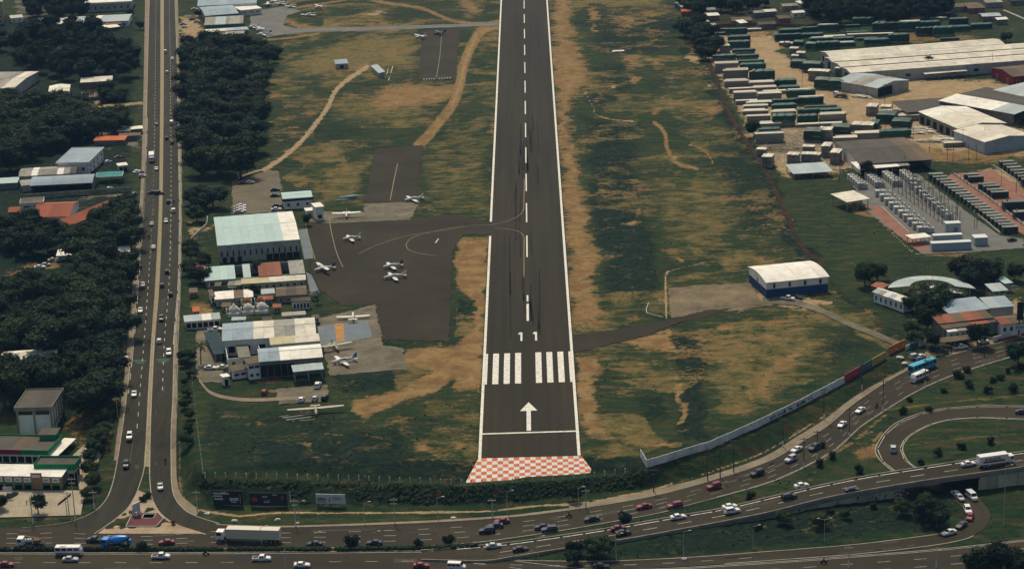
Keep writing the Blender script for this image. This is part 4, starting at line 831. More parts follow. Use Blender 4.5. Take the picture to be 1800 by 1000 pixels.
B('small_tiled_roof', 'small shed with red tiled roof beside the white villa', [(13, 374), (36, 372), (41, 363), (18, 364)], 3, 'gable', .9, 0, 'brick', 'terra', 2.2)
B('white_garage', 'garage with white roof and one red corner sheet by the muddy yard', [(98, 450), (126, 448), (140, 438), (102, 440)], 3.2, 'shed', .4, 0, 'dim', ['wroof', 'wroof', 'wroof'], 3, posts=True)
for q, lb in (([(207, 440), (229, 438), (229, 433), (208, 435)], 'small white-roofed kiosk between trees beside the west pavement'), ([(210, 447), (229, 446), (228, 441), (211, 442)], 'low pale shelter in front of the small white-roofed kiosk')): B('kiosk', lb, q, 2.8, 'shed', .3, 0, 'dim', 'wroof', 3, cat='kiosk')
B('forest_shed', 'long pale-roofed shed surrounded by trees left of the west road', [(2, 634), (99, 627), (105, 611), (5, 618)], 4, 'gable', .9, 0, 'grey', 'pale', 3.5)
tb = B('panel_block', 'grey-white panelled block with dark flat roof above the green-banded station', [(17, 718), (82, 716), (119, 684), (56, 685)], 9.5, 'flat', 0, 0, 'white', 'dark', 6, fascia=('ochre', 1.3))
L_, Wd_, he_ = tb['_dims']
def pilaster(parent, x, y, z0, z1, s=.5, m='ochre', nm='pilaster'): return MB().box(x-s/2, x+s/2, y-s/2, y+s/2, z0, z1).build(nm, MAT[m], parent)
for i in range(3): pilaster(tb, -L_/2+.45+i*(L_-.9)/2, -Wd_/2+.40, -.5, he_-.95)
for i in range(1, 6): pilaster(tb, L_/2-.40, -Wd_/2+.45+i*(Wd_-.9)/5, -.5, he_-.95, .4)
for i in range(2): MB().box(-L_/2+.9+i*(L_-.9)/2, -L_/2+.9+i*(L_-.9)/2+(L_-.9)/2-.9, -Wd_/2+.40, -Wd_/2+.448, he_-2.5, he_-1.2).build('window_strip', GLASS, tb)
MB().box(L_/2-.448, L_/2-.38, -Wd_/2+.8, Wd_/2-.8, 2.4, 3.2).build('ledge', MAT['ochre'], tb)
s1 = B('station_shop', 'dark flat-roofed station shop with green and crimson fascia', [(-40, 791), (81, 793), (109, 768), (-40, 764)], 4.6, 'flat', 0, 0, 'white', ['dark', 'brown', 'dark'], 6, fascia=('green', 1.5), wins=((0, 10, 1.6, 2, 2, O_),))
L_, Wd_, he_ = s1['_dims']; MB().box(-L_/2-.3, L_*.16, -Wd_/2-.26, -Wd_/2-.205, he_-1.08, he_+.48).build('crimson_fascia', MAT['crim'], s1)
B('rooftop_room', 'green rooftop box on the station shop', [(66, 764), (97, 764), (108, 751), (74, 752)], 1.8, 'flat', 0, 0, 'green', 'dark', 4, z0=s1.location.z+4.62, cat='plant room')
B('white_canopy', 'plain white canopy roof running along the side of the station shop', [(83, 800), (104, 801), (131, 770), (110, 769)], 3, 'flat', 0, 1, 'white', 'wroof', 5, posts=True, cat='canopy')
B('green_band_shop', 'shop with thick green band under a dark roof on the forecourt', [(61, 818), (131, 818), (141, 804), (71, 804)], 5.6, 'flat', 0, 0, 'white', 'dark', 6, fascia=('green', 2.0), wins=((0, 6, 1.7, 1.6, 2.2, O_), (1, 2, 1.8, 2, 2, O_)))
s3 = B('station_arcade', 'white-roofed arcade with tan columns, green trim and shop signs', [(-40, 836), (119, 837), (113, 820), (-36, 816)], 4.6, 'shed', .5, 0, 'dim', 'wroof', 5, open_=(0,))
L_, Wd_, he_ = s3['_dims']; y = -Wd_/2+.2
n_ = 9
for i in range(n_+1): x = -L_/2+.5+i*(L_-1)/n_; MB().box(x-.3, x+.3, y-.3, y+.3, -.4, he_-.2).build('column', MAT['tan'], s3)
for i in range(n_):
    x0, x1 = -L_/2+.85+i*(L_-1)/n_, -L_/2+.5+(i+1)*(L_-1)/n_-.35
    if i == 6: MB().box(x0-.6, x1+.6, y-.55, y-.32, 0, he_+1.2).build('entrance_panel', MAT['tan'], s3); MB().box(x0-.2, x1+.2, y-.6, y-.552, he_-.2, he_+.7).build('sign_panel', MAT['white'], s3); continue
    sg = MB().box(x0, x1, y-.34, y-.02, he_-1.9, he_-.4).build('sign_panel', MAT['white'], s3); MB().box(x0, x1, y-.36, y-.04, he_-2.8, he_-1.905).build('green_trim', MAT['green'], s3)
    mbx = MB(); ww = (x1-x0)
    for k in range(5): mbx.box(x0+ww*(.2+.12*k), x0+ww*(.28+.12*k), y-.355, y-.342, he_-1.45, he_-1.0+.12*(k % 2))
    mbx.build('sign_lettering', MAT['crim'] if i % 3 else MAT['dim'], sg)
# east: factory, timber yard sheds
B('factory_bay', 'shorter back bay of the long white factory roof', [(1456, 101), (1762, 78), (1750, 68), (1444, 91)], 6, 'gable', 1.2, 0, 'grey', 'pale', 6, wins=((3, 2, 3, 2.4, 3, O_),))
B('factory', 'huge factory with three long parallel white roof bays', [(1486, 128), (1880, 102), (1852, 71), (1457, 102)], 6, 'gable', .9, 0, 'grey', 'pale', 6, bays=3, wins=((3, 3, 3, 4, 3.6, O_), (0, 10, 2.6, 3, 2)))
B('factory_lean_to', 'low white-roofed lean-to along the front of the factory', [(1622, 131), (1697, 125), (1694, 119), (1619, 125)], 3.4, 'shed', .5, 0, 'dim', 'pale', 5, posts=True, cat='shed')
B('open_gable_shed', 'grey gabled shed with open dark front half and pale front wall', [(1517, 161), (1585, 146), (1540, 124), (1493, 137)], 5, 'gable', 1.8, 1, 'grey', ['zinc', 'oldgrey', 'zinc'], 4.5, wins=((0, 1, 2.4, 12, 4.6, O_, (0, .5)),))
B('dark_roof_shed', 'low shed with dark roof and pale back edge beside timber stacks', [(1590, 198), (1684, 192), (1661, 174), (1569, 182)], 4, 'shed', .9, 0, 'dim', 'dark', 5, posts=True)
B('pale_hall', 'cream gabled hall with pale sheets at its far end in the yard', [(1680, 227), (1767, 217), (1702, 187), (1617, 196)], 6, 'gable', 1.6, 1, 'dim', ['pale', 'pale', 'wroof'], 4.5, wins=((0, 3, 2.2, 3, 3.4, O_), (3, 6, 2.4, 3.6, 3.6, O_)))
B('front_hall', 'cream gabled hall with pale grey side wall in front of the other cream hall', [(1724, 251), (1808, 240), (1767, 217), (1681, 229)], 5.6, 'gable', 1.5, 1, 'zinc', 'pale', 5)
B('hall_porch', 'long low white porch roof in front of the cream halls', [(1727, 257), (1826, 245), (1824, 239), (1725, 251)], 3.4, 'shed', .5, 0, 'dim', 'wroof', 5, posts=True, cat='porch')
B('white_slope_hall', 'hall with white-and-grey sloping roof behind the cream halls', [(1758, 208), (1793, 199), (1705, 162), (1674, 171)], 6, 'shed', 1.0, 1, 'dim', ['zinc', 'wroof', 'wroof', 'wroof'], 4.5, open_=(0,))
B('dark_flat_hall', 'dark flat-roofed hall behind the white sloping roof', [(1794, 196), (1850, 182), (1752, 148), (1710, 160)], 5, 'flat', 0, 0, 'dim', 'dark', 6)
B('grey_edge_hall', 'grey-roofed hall cut by the right edge near the red building', [(1800, 177), (1870, 166), (1815, 143), (1763, 156)], 5, 'shed', .8, 1, 'dim', 'zinc', 5)
B('red_building', 'dark red building with brown roof at the right edge', [(1772, 136), (1840, 130), (1822, 112), (1750, 119)], 5, 'gable', 1.5, 0, 'red', 'brown', 4, wins=((0, 4, 2, 1.6, 1.8), (3, 2, 2, 1.6, 1.8)))
B('dark_workshop', 'dark-roofed workshop with white front eave beside the substation', [(1507, 291), (1626, 280), (1604, 242), (1470, 248)], 5, 'gable', 1.6, 0, 'white', ['dark', 'dark', 'brown'], 5, open_=(0,), wins=((3, 2, 2.2, 1.5, 1.8),))
B('workshop_eave', 'white eave roof along the front of the dark-roofed workshop', [(1505, 299), (1594, 291), (1590, 280), (1500, 288)], 4.0, 'shed', .9, 0, 'white', ['wroof', 'wroof', 'wroof', 'oldgrey'], 4.5, posts=True, cat='awning')
B('pale_roof_shelter', 'open shelter with pale flat roof at the corner of the substation', [(1482, 357), (1521, 350), (1509, 336), (1466, 342)], 4.2, 'shed', .6, 0, 'dim', 'pale', 4, posts=True, cat='shelter')
B('plank_shelter', 'long low grey shelter roof at the south end of the timber yard', [(1394, 307), (1458, 301), (1456, 288), (1380, 291)], 2.6, 'shed', .7, 0, 'dim', 'zinc', 4, posts=True, cat='shelter')
bh = B('blue_hangar', 'white hangar with curved roof and dark blue lower walls beside the gravel road', [(1346, 497), (1459, 486), (1423, 458), (1314, 469)], 6, 'arch', 1.2, 0, 'white', 'wroof', 4, band=('blue', -.3, 3.2), wins=((0, 4, 4.4, 1.1, 2.0), (3, 1, 4, 1, 1.8)))
B('long_cottage', 'long cottage with white and green-streaked roof and barred side windows', [(1577, 534), (1600, 530), (1563, 504), (1544, 511)], 4, 'gable', 1, 1, 'white', ['wroof', 'zinc', 'wroof', 'oldgrey', 'zinc'], 2.6, wins=((3, 6, 2, 1, 1.8), (0, 1, 1.5, 1.2, 1.4)))
B('red_roof_cottage', 'small cottage with red roof behind the long cottage', [(1545, 510), (1566, 504), (1556, 495), (1535, 500)], 3.8, 'gable', .8, 1, 'brick', 'rust', 3)
B('grey_market_hall', 'wide blue-grey roof hall above the rusty roadside roof', [(1653, 553), (1736, 543), (1720, 524), (1656, 532)], 5, 'shed', .8, 0, 'dim', 'bluegrey', 4.5)
B('grey_market_wing', 'blue-grey roof wing with rusty edge beside the wide grey hall', [(1738, 543), (1776, 537), (1774, 523), (1722, 524)], 5.2, 'shed', .6, 0, 'grey', ['zinc', 'bluegrey'], 4.5)
B('rusty_roof_row', 'row of shops under a long rust-red roof by the avenue', [(1648, 570), (1742, 558), (1736, 548), (1638, 558)], 5, 'shed', .9, 0, 'dim', ['rust', 'brown', 'rust', 'rust', 'brown'], 3.6)
B('brown_roof_row', 'low row with brown roof just in front of the rust-red roof', [(1656, 579), (1752, 565), (1750, 558), (1652, 571)], 4.2, 'shed', .6, 0, 'dim', ['brown', 'brown', 'rust', 'dark'], 3.6)
B('white_roadside_house', 'small white house with two dark windows above the shop awning', [(1663, 584), (1698, 580), (1696, 573), (1661, 577)], 3.6, 'shed', .4, 0, 'white', ['wroof', 'oldgrey', 'oldgrey'], 4, wins=((0, 3, 2, 1, 1.2),))
B('shop_awning', 'long brown shop awning over dark fronts beside parked cars', [(1643, 604), (1709, 595), (1707, 589), (1642, 597)], 3, 'shed', .5, 0, 'dim', 'brown', 4, posts=True, cat='awning')
B('corner_house', 'white-walled corner house with brown and grey roof near the tall sign', [(1752, 572), (1792, 567), (1786, 553), (1748, 557)], 4, 'gable', .8, 0, 'white', ['rust', 'brown', 'oldgrey'], 3.5, wins=((0, 3, 2, 1.2, 1.6),))
B('grey_canopy', 'grey canopy roof on tall posts behind the market hall', [(1749, 513), (1776, 509), (1755, 500), (1726, 501)], 4.5, 'shed', .5, 0, 'dim', 'zinc', 4, posts=True, cat='canopy')
B('pale_green_roof', 'small pale green roofed shed beside dark trees', [(1761, 499), (1779, 497), (1767, 487), (1754, 489)], 3.5, 'shed', .4, 0, 'grey', 'aqua', 4)
# crescent roof: radial sheets
cc = GZ(1640, 512, 5); t = thing('crescent_pavilion', (cc[0], cc[1], 0), 0, 'pavilion with crescent-shaped grey roof around a cream inner roof', 'building')
for r0, r1, z0, z1, m, a0, a1, n in ((8.2, 16, 6.2, 4.6, 'zinc', 8, 160, 13), (1.5, 10.5, 4.9, 3.9, 'pale', 0, 110, 8)):
    for i in range(n):
        A, C = math.radians(a0+(a1-a0)*i/n+.3), math.radians(a0+(a1-a0)*(i+1)/n-.3); q = lambda r, an, z: (r*math.cos(an), r*math.sin(an)*1.25, z)
        MB().slab(q(r0, A, z0), q(r1, A, z1), q(r1, C, z1), q(r0, C, z0), .14).build('roof_sheet', MAT[m], t)
for i in range(7):
    an = math.radians(10+i*24); MB().box(14*math.cos(an)-.15, 14*math.cos(an)+.15, 17.5*math.sin(an)-.15, 17.5*math.sin(an)+.15, -.3, 4.7).build('post', METAL, t)
MB().box(-7, 7, 2, 9, -.3, 3.2).build('wall', MAT['brown'], t)
for x, y, w_, d, h, wl, rm, lb in ((352, 470, 20, 7, 2.6, 'dim', 'rust', 'rusty lean-to at the left end of the derelict shed'), (340, 515, 16, 7, 2.4, 'brick', 'brown', 'brick outhouse west of the tiny gatehouse'), (398, 540, 18, 6, 2.2, 'dim', 'brown', 'brown tin shed left of the domed tanks'), (487, 541, 16, 5, 2.4, 'dim', 'rust', 'rusty shed between the domed tanks and the white cottage'), (470, 527, 22, 5, 2.4, 'dim', 'terra', 'low terracotta roof strip behind the domed tanks'), (420, 563, 26, 4, 2.0, 'grey', 'zinc', 'low zinc roof strip in front of the domed tanks'), (470, 563, 18, 4, 2.0, 'dim', 'dark', 'dark shed strip in front of the last domed tank'), (553, 520, 12, 6, 2.2, 'grey', 'dark', 'small dark-roofed hut at the grey apron strip'), (500, 512, 20, 5, 2.2, 'dim', 'oldgrey', 'grey tin roof above the brown-roofed low house'), (555, 560, 14, 5, 2.2, 'dim', 'brown', 'brown hut at the corner of the blue-grey slab'), (345, 548, 14, 6, 2.2, 'dim', 'orange', 'orange-roofed hut above the roadside shop'), (408, 505, 16, 5, 2.4, 'white', 'conc', 'concrete-roofed hut beside the cluttered ochre house')):
    B('yard_hut', lb, [(x-w_/2, y), (x+w_/2, y-1.2), (x+w_/2-1, y-1.2-d), (x-w_/2, y-d)], h, 'shed', .4, 0, wl, rm, 2.6, cat='hut', wins=((0, 2, 1.2, 1, 1.2),))
# far hamlet along the top edge
HAM = [(1190, 20, 1212, 4, 'teal', 'oldgrey', 'green-walled house at the edge of the far hamlet'), (1196, 27, 1234, 22, 'brick', 'orange', 'house with bright orange roof in the far hamlet'), (1234, 25, 1256, 20, 'grey', 'oldgrey', 'grey-roofed house behind the white-roofed brick house'), (1240, 35, 1261, 26, 'brick', 'wroof', 'brick house with white sloping roof in the far hamlet'),
 (1232, 46, 1242, 41, 'white', 'wroof', 'tiny white-roofed hut beside the dark tree by the yard'), (1234, 53, 1258, 50, 'white', 'pale', 'low white wall-like store beside the first green stacks'), (1284, 44, 1320, 33, 'brick', 'brown', 'brown house with red-brown wall above the timber yard'), (1322, 30, 1342, 24, 'dim', 'oldgrey', 'grey shack with tilted roof between trees'), (1340, 28, 1362, 20, 'dim', 'pale', 'straw-roofed shack in the middle of the hamlet'),
 (1364, 40, 1386, 30, 'brick', 'brown', 'low brick shack beside the white-roofed hut'), (1390, 30, 1412, 25, 'white', 'wroof', 'hut with bright white roof in the far hamlet'), (1372, 18, 1400, 10, 'yel', 'oldgrey', 'tall straw-coloured house in the far hamlet'), (1402, 14, 1412, 11, 'white', 'wroof', 'tiny white hut behind the bright white roof'), (1296, 48, 1310, 44, 'dim', 'wroof', 'small white-roofed shed against the yard wall'), (1330, 50, 1362, 42, 'dim', 'dark', 'dark-roofed shed against the yard wall'),
 (1666, 20, 1690, 7, 'conc', 'brown', 'unfinished concrete house above the right timber stacks'), (1694, 22, 1724, 5, 'brick', 'brown', 'unfinished brick house beside the concrete house'), (1726, 12, 1756, -2, 'conc', 'oldgrey', 'pale house with dark window at the top edge'), (1772, 8, 1820, -4, 'dim', 'dark', 'dark house at the top right corner'), (1722, 36, 1756, 26, 'dim', 'zinc', 'shed with scattered white sheets on its roof'), (1748, 42, 1768, 35, 'dim', 'wroof', 'small shed with white sheets near the concrete drain')]
for x0, y1, x1, y0, w, r, lb in HAM:
    d = max(4, (y1-y0)*.6); B('hamlet_house', lb, [(x0, y1-6), (x1, y1-7.5), (x1+1, y1-7.5-d), (x0+1, y1-6-d)], 3.2, 'gable' if x1-x0 > 14 else 'shed', .8, 0, w, r, 3.4, cat='house', group='houses of the far hamlet', wins=((0, 2, 1.6, 1.1, 1.1),))
# ------------------------------------------------------------------ vegetation
def leafmat(name, c1, c2, var=.35):
    m = bpy.data.materials.new(name); m.use_nodes = True; N = m.node_tree.nodes; L = m.node_tree.links
    b = N['Principled BSDF']; b.inputs['Roughness'].default_value = .7; b.inputs['Specular IOR Level'].default_value = .12
    g = N.new('ShaderNodeNewGeometry'); n = N.new('ShaderNodeTexNoise'); n.inputs['Scale'].default_value = .45; n.inputs['Detail'].default_value = 5; L.new(g.outputs['Position'], n.inputs['Vector'])
    r = N.new('ShaderNodeMapRange'); r.inputs[1].default_value = .36; r.inputs[2].default_value = .64; L.new(n.outputs[0], r.inputs[0])
    x = N.new('ShaderNodeMix'); x.data_type = 'RGBA'; x.inputs[6].default_value = (*c1, 1); x.inputs[7].default_value = (*c2, 1); L.new(r.outputs[0], x.inputs[0])
    oi = N.new('ShaderNodeObjectInfo'); q = N.new('ShaderNodeMapRange'); q.inputs[3].default_value = 1-var; q.inputs[4].default_value = 1+var; L.new(oi.outputs['Random'], q.inputs[0])
    v = N.new('ShaderNodeVectorMath'); v.operation = 'SCALE'; hu = N.new('ShaderNodeMix'); hu.data_type = 'RGBA'; hu.inputs[7].default_value = (c2[0]*1.9, c2[1]*1.25, c2[2]*.8, 1); pw = N.new('ShaderNodeMath'); pw.operation = 'MULTIPLY_ADD'; pw.inputs[1].default_value = 7.3; pw.inputs[2].default_value = 0; fr = N.new('ShaderNodeMath'); fr.operation = 'FRACT'; L.new(oi.outputs['Random'], pw.inputs[0]); L.new(pw.outputs[0], fr.inputs[0]); sc_ = N.new('ShaderNodeMath'); sc_.operation = 'MULTIPLY'; sc_.inputs[1].default_value = .65; L.new(fr.outputs[0], sc_.inputs[0]); L.new(sc_.outputs[0], hu.inputs[0]); L.new(x.outputs[2], hu.inputs[6]); L.new(hu.outputs[2], v.inputs[0]); L.new(q.outputs[0], v.inputs['Scale']); L.new(v.outputs[0], b.inputs['Base Color'])
    tr = N.new('ShaderNodeBsdfTranslucent'); L.new(v.outputs[0], tr.inputs[0]); ms = N.new('ShaderNodeMixShader'); ms.inputs[0].default_value = .3; L.new(b.outputs[0], ms.inputs[1]); L.new(tr.outputs[0], ms.inputs[2]); L.new(ms.outputs[0], N['Material Output'].inputs[0])
    MATS[name] = m; return m
LEAF = leafmat('dark_leaves', (0.0084, 0.0259, 0.0153), (0.0168, 0.0403, 0.0195), .42); LEAF2 = leafmat('mid_leaves', (0.0133, 0.0352, 0.0153), (0.0294, 0.0560, 0.0204)); SCR = leafmat('scrub_leaves', (0.0070, 0.0192, 0.0117), (0.0182, 0.0304, 0.0144))
BARK = mat('bark', (.10, .075, .05), .9, noise=.5, scale=2)
def crown_mesh(name, seed, lobes=12, rx=4.2, rz=3.0, z0=5.2, leaf=.8, per=80, m=None, flat=0.):
    r = random.Random(seed); mb = MB()
    for i in range(lobes):
        while True:
            p = Vector((r.uniform(-1, 1), r.uniform(-1, 1), r.uniform(-.8, 1)))
            if .25 < p.length < 1: break
        if i == 0: p = Vector((0, 0, .2))
        c = Vector((p.x*rx*.78, p.y*rx*.78, z0+p.z*rz*.72)); R_ = rx*r.uniform(.30, .52)
        # inner mass
        o = len(mb.v); n = 7; ring = [(0, 0, 1)]+[(math.cos(2*math.pi*k/n+j)*s, math.sin(2*math.pi*k/n+j)*s, h) for j, (s, h) in enumerate(((.75, .62), (.98, -.05), (.7, -.65))) for k in range(n)]+[(0, 0, -1)]
        vs = [c+Vector(v)*R_*.72*r.uniform(.85, 1.12) for v in ring]; fs = [(0, 1+k, 1+(k+1) % n) for k in range(n)]
        for j in range(2): fs += [(1+j*n+k, 1+(j+1)*n+k, 1+(j+1)*n+(k+1) % n, 1+j*n+(k+1) % n) for k in range(n)]
        fs += [(1+2*n+(k+1) % n, 1+2*n+k, 1+3*n) for k in range(n)]; mb.add(vs, fs)
        for k in range(per):
            d = Vector((r.gauss(0, 1), r.gauss(0, 1), r.gauss(.25, 1))).normalized(); q = c+d*R_*r.uniform(.72, 1.12)
            nrm = (d+Vector((r.uniform(-1, 1), r.uniform(-1, 1), r.uniform(-.6, 1)))*.65).normalized(); a = nrm.orthogonal().normalized(); b_ = nrm.cross(a); an = r.uniform(0, 6.28)
            a, b_ = a*math.cos(an)+b_*math.sin(an), b_*math.cos(an)-a*math.sin(an); s = leaf*r.uniform(.55, 1.15)
            mb.add([q-a*s*.6, q-b_*s*.38+nrm*.08, q+a*s*.6, q+b_*s*.38+nrm*.08], [(0, 1, 2, 3)])
    me = bpy.data.meshes.new(name); me.from_pydata(mb.v, [], mb.f); me.materials.append(m or LEAF); me.update(); return me
def trunk_mesh(name, h, r0, seed, limbs=5, spread=2.2):
    r = random.Random(seed); mb = MB(); pts = [Vector((0, 0, -.5)), Vector((r.uniform(-.2, .2), r.uniform(-.2, .2), h*.5)), Vector((r.uniform(-.5, .5), r.uniform(-.5, .5), h))]
    for i in range(2): mb.tube(pts[i], pts[i+1], r0*(1-.3*i), r0*(.7-.35*i), 7)
    for k in range(limbs):
        a = 2*math.pi*k/limbs+r.random(); p = pts[1].lerp(pts[2], r.uniform(0, .8)); mb.tube(p, p+Vector((math.cos(a)*spread, math.sin(a)*spread, r.uniform(1.2, 2.4))), r0*.4, r0*.12, 5)
    me = bpy.data.meshes.new(name); me.from_pydata(mb.v, [], mb.f); me.materials.append(BARK); me.update(); return me
KINDS = {}
for k, (m_, n_) in dict(broad=(LEAF, 5), bright=(LEAF2, 3)).items():
    KINDS[k] = [(crown_mesh('crown', 11+i*7+len(k), 13+i % 3, 4.4, 3.0-(i % 2)*.5, 5.4, .72, 95, m_), trunk_mesh('trunk', 5.0, .32, i+3)) for i in range(n_)]
KINDS['shrub'] = [(crown_mesh('crown', 77+i, 6, 1.25, .9, .85, .42, 46, LEAF), trunk_mesh('trunk', .8, .09, 50+i, 3, .5)) for i in range(3)]
KINDS['slim'] = [(crown_mesh('crown', 91+i, 9, 2.4, 3.6, 5.2, .75, 55, LEAF), trunk_mesh('trunk', 5, .22, 60+i)) for i in range(2)]
def palm_meshes(seed):
    r = random.Random(seed); mb = MB(); top = Vector((.4, .2, 7))
    for k in range(15):
        a = 2*math.pi*k/15+r.uniform(-.2, .2); el = r.uniform(-.1, .9); p = top.copy(); d = Vector((math.cos(a)*math.cos(el), math.sin(a)*math.cos(el), math.sin(el)))
        for s in range(5):
            w = .42*(1-abs(s-1.5)/5); q = p+d*.75; side = d.cross(Vector((0, 0, 1))).normalized()*w; dr = Vector((0, 0, -.22))
            mb.add([p-side+dr, p, q, q-side*.9+dr], [(0, 1, 2, 3)]); mb.add([p, p+side+dr, q+side*.9+dr, q], [(0, 1, 2, 3)]); p = q; d = (d+Vector((0, 0, -.32))).normalized()
    me = bpy.data.meshes.new('crown'); me.from_pydata(mb.v, [], mb.f); me.materials.append(LEAF2); me.update()
    t = MB(); t.tube((0, 0, -.4), (.25, .1, 3.6), .22, .18, 8); t.tube((.25, .1, 3.6), top, .18, .14, 8); tm = bpy.data.meshes.new('trunk'); tm.from_pydata(t.v, [], t.f); tm.materials.append(BARK); tm.update()
    return me, tm
KINDS['palm'] = [palm_meshes(1), palm_meshes(2)]
HT = dict(broad=8.4, bright=8.4, shrub=1.7, slim=8.6, palm=8)
def tree(kind, px, py, h, label, group=None, name=None, crown_at=None, wide=1.0):
    """px, py: where the tree stands; crown_at: photograph point its crown covers instead"""
    if crown_at: px, py = crown_at; py = py+h*.56*pxm(py+15)*.93
    g = G(px, py); c, tm = R.choice(KINDS[kind]); s = h/HT[kind]
    t = thing(name or {'shrub': 'shrub', 'palm': 'palm_tree'}.get(kind, 'tree'), (g[0], g[1], H(g[0], g[1])-.05), R.uniform(0, 6.28), label, {'shrub': 'shrub', 'palm': 'palm'}.get(kind, 'tree'), group)
    t.scale = (s*wide*R.uniform(.9, 1.2), s*wide*R.uniform(.9, 1.12), s); mk('trunk', tm, t); mk('crown', c, t); return t
TREES = []
FAR = [[], []]
def where_in(x, y, poly):
    xs, ys = zip(*poly); u, v = (x-min(xs))/(max(xs)-min(xs)+1e-6), (y-min(ys))/(max(ys)-min(ys)+1e-6)
    a = ('far', 'middle', 'near')[min(2, int(v*3))]; b_ = ('left', 'centre', 'right')[min(2, int(u*3))]
    return a+' '+b_ if a != 'middle' or b_ != 'centre' else 'middle'
def wood(poly, n, hs, label, group, kind='broad', wide=1.3, md=.62, stuff=False):
    if n >= 14 and kind == 'broad' and not stuff: wood(poly, int(n*1.1), (4.5, 6.5), label, group, kind, wide, .42, True)
    xs, ys = zip(*poly); pts = []; tries = 0
    while len(pts) < n and tries < n*60:
        tries += 1; x, y = R.uniform(min(xs), max(xs)), R.uniform(min(ys), max(ys))
        if not inpoly(np.array([x]), np.array([y]), poly)[0]: continue
        d = 9*pxm(y)*md
        if any(abs(x-a) < d*1.2 and abs(y-b_) < d*.42 for a, b_ in pts): continue
        pts.append((x, y)); h = R.uniform(*hs)
        if stuff:
            g = G(x, y+h*.5*pxm(y)); c, tm = R.choice(KINDS[kind]); s = h/HT[kind]; an = R.uniform(0, 6.28); n0 = len(c.vertices); co = np.empty(n0*3); c.vertices.foreach_get('co', co); co = co.reshape(-1, 3)*s*1.1
            q = np.c_[co[:, 0]*math.cos(an)-co[:, 1]*math.sin(an)+g[0], co[:, 0]*math.sin(an)+co[:, 1]*math.cos(an)+g[1], co[:, 2]+g[2]]
            o = len(FAR[0]); FAR[0].extend(map(tuple, q)); FAR[1].extend(tuple(i+o for i in p.vertices) for p in c.polygons); continue
        lb = label if n < 8 else label.replace(' in the ', ' in the %s of the ' % where_in(x, y, poly), 1) if ' in the ' in label else label+', '+where_in(x, y, poly)
        TREES.append(tree('bright' if kind == 'broad' and R.random() < .22 else kind, 0, 0, h*R.choice((.8, .95, 1, 1.15)), lb, group if n < 8 else group+', '+where_in(x, y, poly), crown_at=(x, y), wide=wide))
wood([(326, 74), (372, 66), (420, 72), (478, 84), (492, 100), (470, 120), (452, 150), (456, 200), (452, 250), (430, 285), (380, 298), (332, 292), (324, 180)], 78, (8, 12.5), 'leafy tree in the dense wood east of the west road', 'trees of the dense wood east of the west road')
wood([(328, 345), (352, 330), (376, 345), (378, 366), (352, 384), (330, 378)], 6, (7, 9), 'leafy tree in the clump behind the aqua-roofed hangar', 'trees behind the aqua-roofed hangar')
wood([(332, 425), (352, 428), (366, 470), (350, 482), (326, 474)], 5, (5, 7), 'leafy tree squeezed between the west road and the aqua-roofed hangar', 'trees beside the aqua-roofed hangar')
wood([(50, 6), (150, 4), (154, 26), (80, 28), (48, 26)], 14, (9, 12), 'leafy tree behind the very long white roof', 'trees behind the very long white roof', stuff=True)
wood([(45, 46), (170, 42), (176, 60), (240, 84), (240, 126), (200, 130), (130, 132), (60, 116), (20, 100), (36, 60)], 46, (9, 13), 'leafy tree in the grove between the long white roof and the brick cottage', 'trees of the grove below the long white roof', stuff=True)
wood([(0, 50), (14, 52), (10, 75), (0, 80)], 2, (7, 9), 'leafy tree at the left edge below the cream apartment block', 'trees below the cream apartment block')
wood([(0, 168), (90, 172), (132, 178), (140, 200), (205, 196), (225, 208), (196, 224), (150, 236), (100, 252), (50, 262), (0, 284)], 48, (9, 13), 'leafy tree in the grove above the blue-grey villa', 'trees of the grove above the villa')
wood([(182, 152), (214, 160), (212, 176), (188, 178)], 4, (6, 8), 'leafy tree beside the small green lawn', 'trees beside the small green lawn')
wood([(4, 388), (50, 384), (110, 400), (150, 400), (170, 372), (228, 350), (232, 420), (190, 424), (120, 424), (70, 432), (10, 430)], 36, (7, 10), 'leafy tree around the red tiled house', 'trees around the red tiled house')
wood([(146, 440), (200, 446), (232, 456), (230, 490), (190, 496), (130, 490), (150, 466)], 16, (8, 11), 'leafy tree in the clump right of the muddy yard', 'trees right of the muddy yard')
wood([(0, 496), (30, 498), (80, 494), (140, 500), (206, 502), (196, 530), (160, 560), (150, 590), (100, 600), (40, 602), (0, 606)], 44, (8, 12), 'leafy tree in the grove above the forest shed', 'trees above the shed in the wood')
wood([(0, 646), (110, 640), (140, 610), (170, 585), (196, 545), (222, 530), (220, 580), (196, 620), (200, 650), (190, 690), (150, 700), (128, 676), (50, 672), (0, 680)], 34, (8, 12), 'leafy tree in the wood behind the panelled block', 'trees behind the panelled block')
wood([(176, 720), (196, 715), (190, 760), (172, 800), (166, 850), (158, 880), (146, 880), (150, 830), (166, 770)], 16, (4, 6.5), 'bushy tree in the strip between the forecourt and the west road', 'bushy trees along the forecourt', 'bright')
wood([(322, 620), (336, 620), (340, 700), (336, 780), (324, 770)], 10, (2.6, 4.6), 'bushy tree in the hedge row east of the west road', 'bushy trees east of the west road', 'bright')
wood([(1195, 6), (1212, 20), (1238, 14), (1270, 8), (1296, 16), (1298, -6), (1195, -8)], 12, (7, 10), 'leafy tree between the hamlet houses near the runway field', 'trees among the hamlet houses')
wood([(1200, 42), (1236, 34), (1246, 62), (1262, 80), (1258, 98), (1240, 96), (1212, 66)], 14, (8, 11), 'leafy tree in the belt west of the first green timber stacks', 'trees west of the timber yard')
wood([(1418, 4), (1500, -4), (1660, -4), (1664, 22), (1560, 32), (1430, 30)], 46, (9, 13), 'leafy tree in the forest behind the timber yard', 'trees of the forest behind the timber yard', stuff=True)
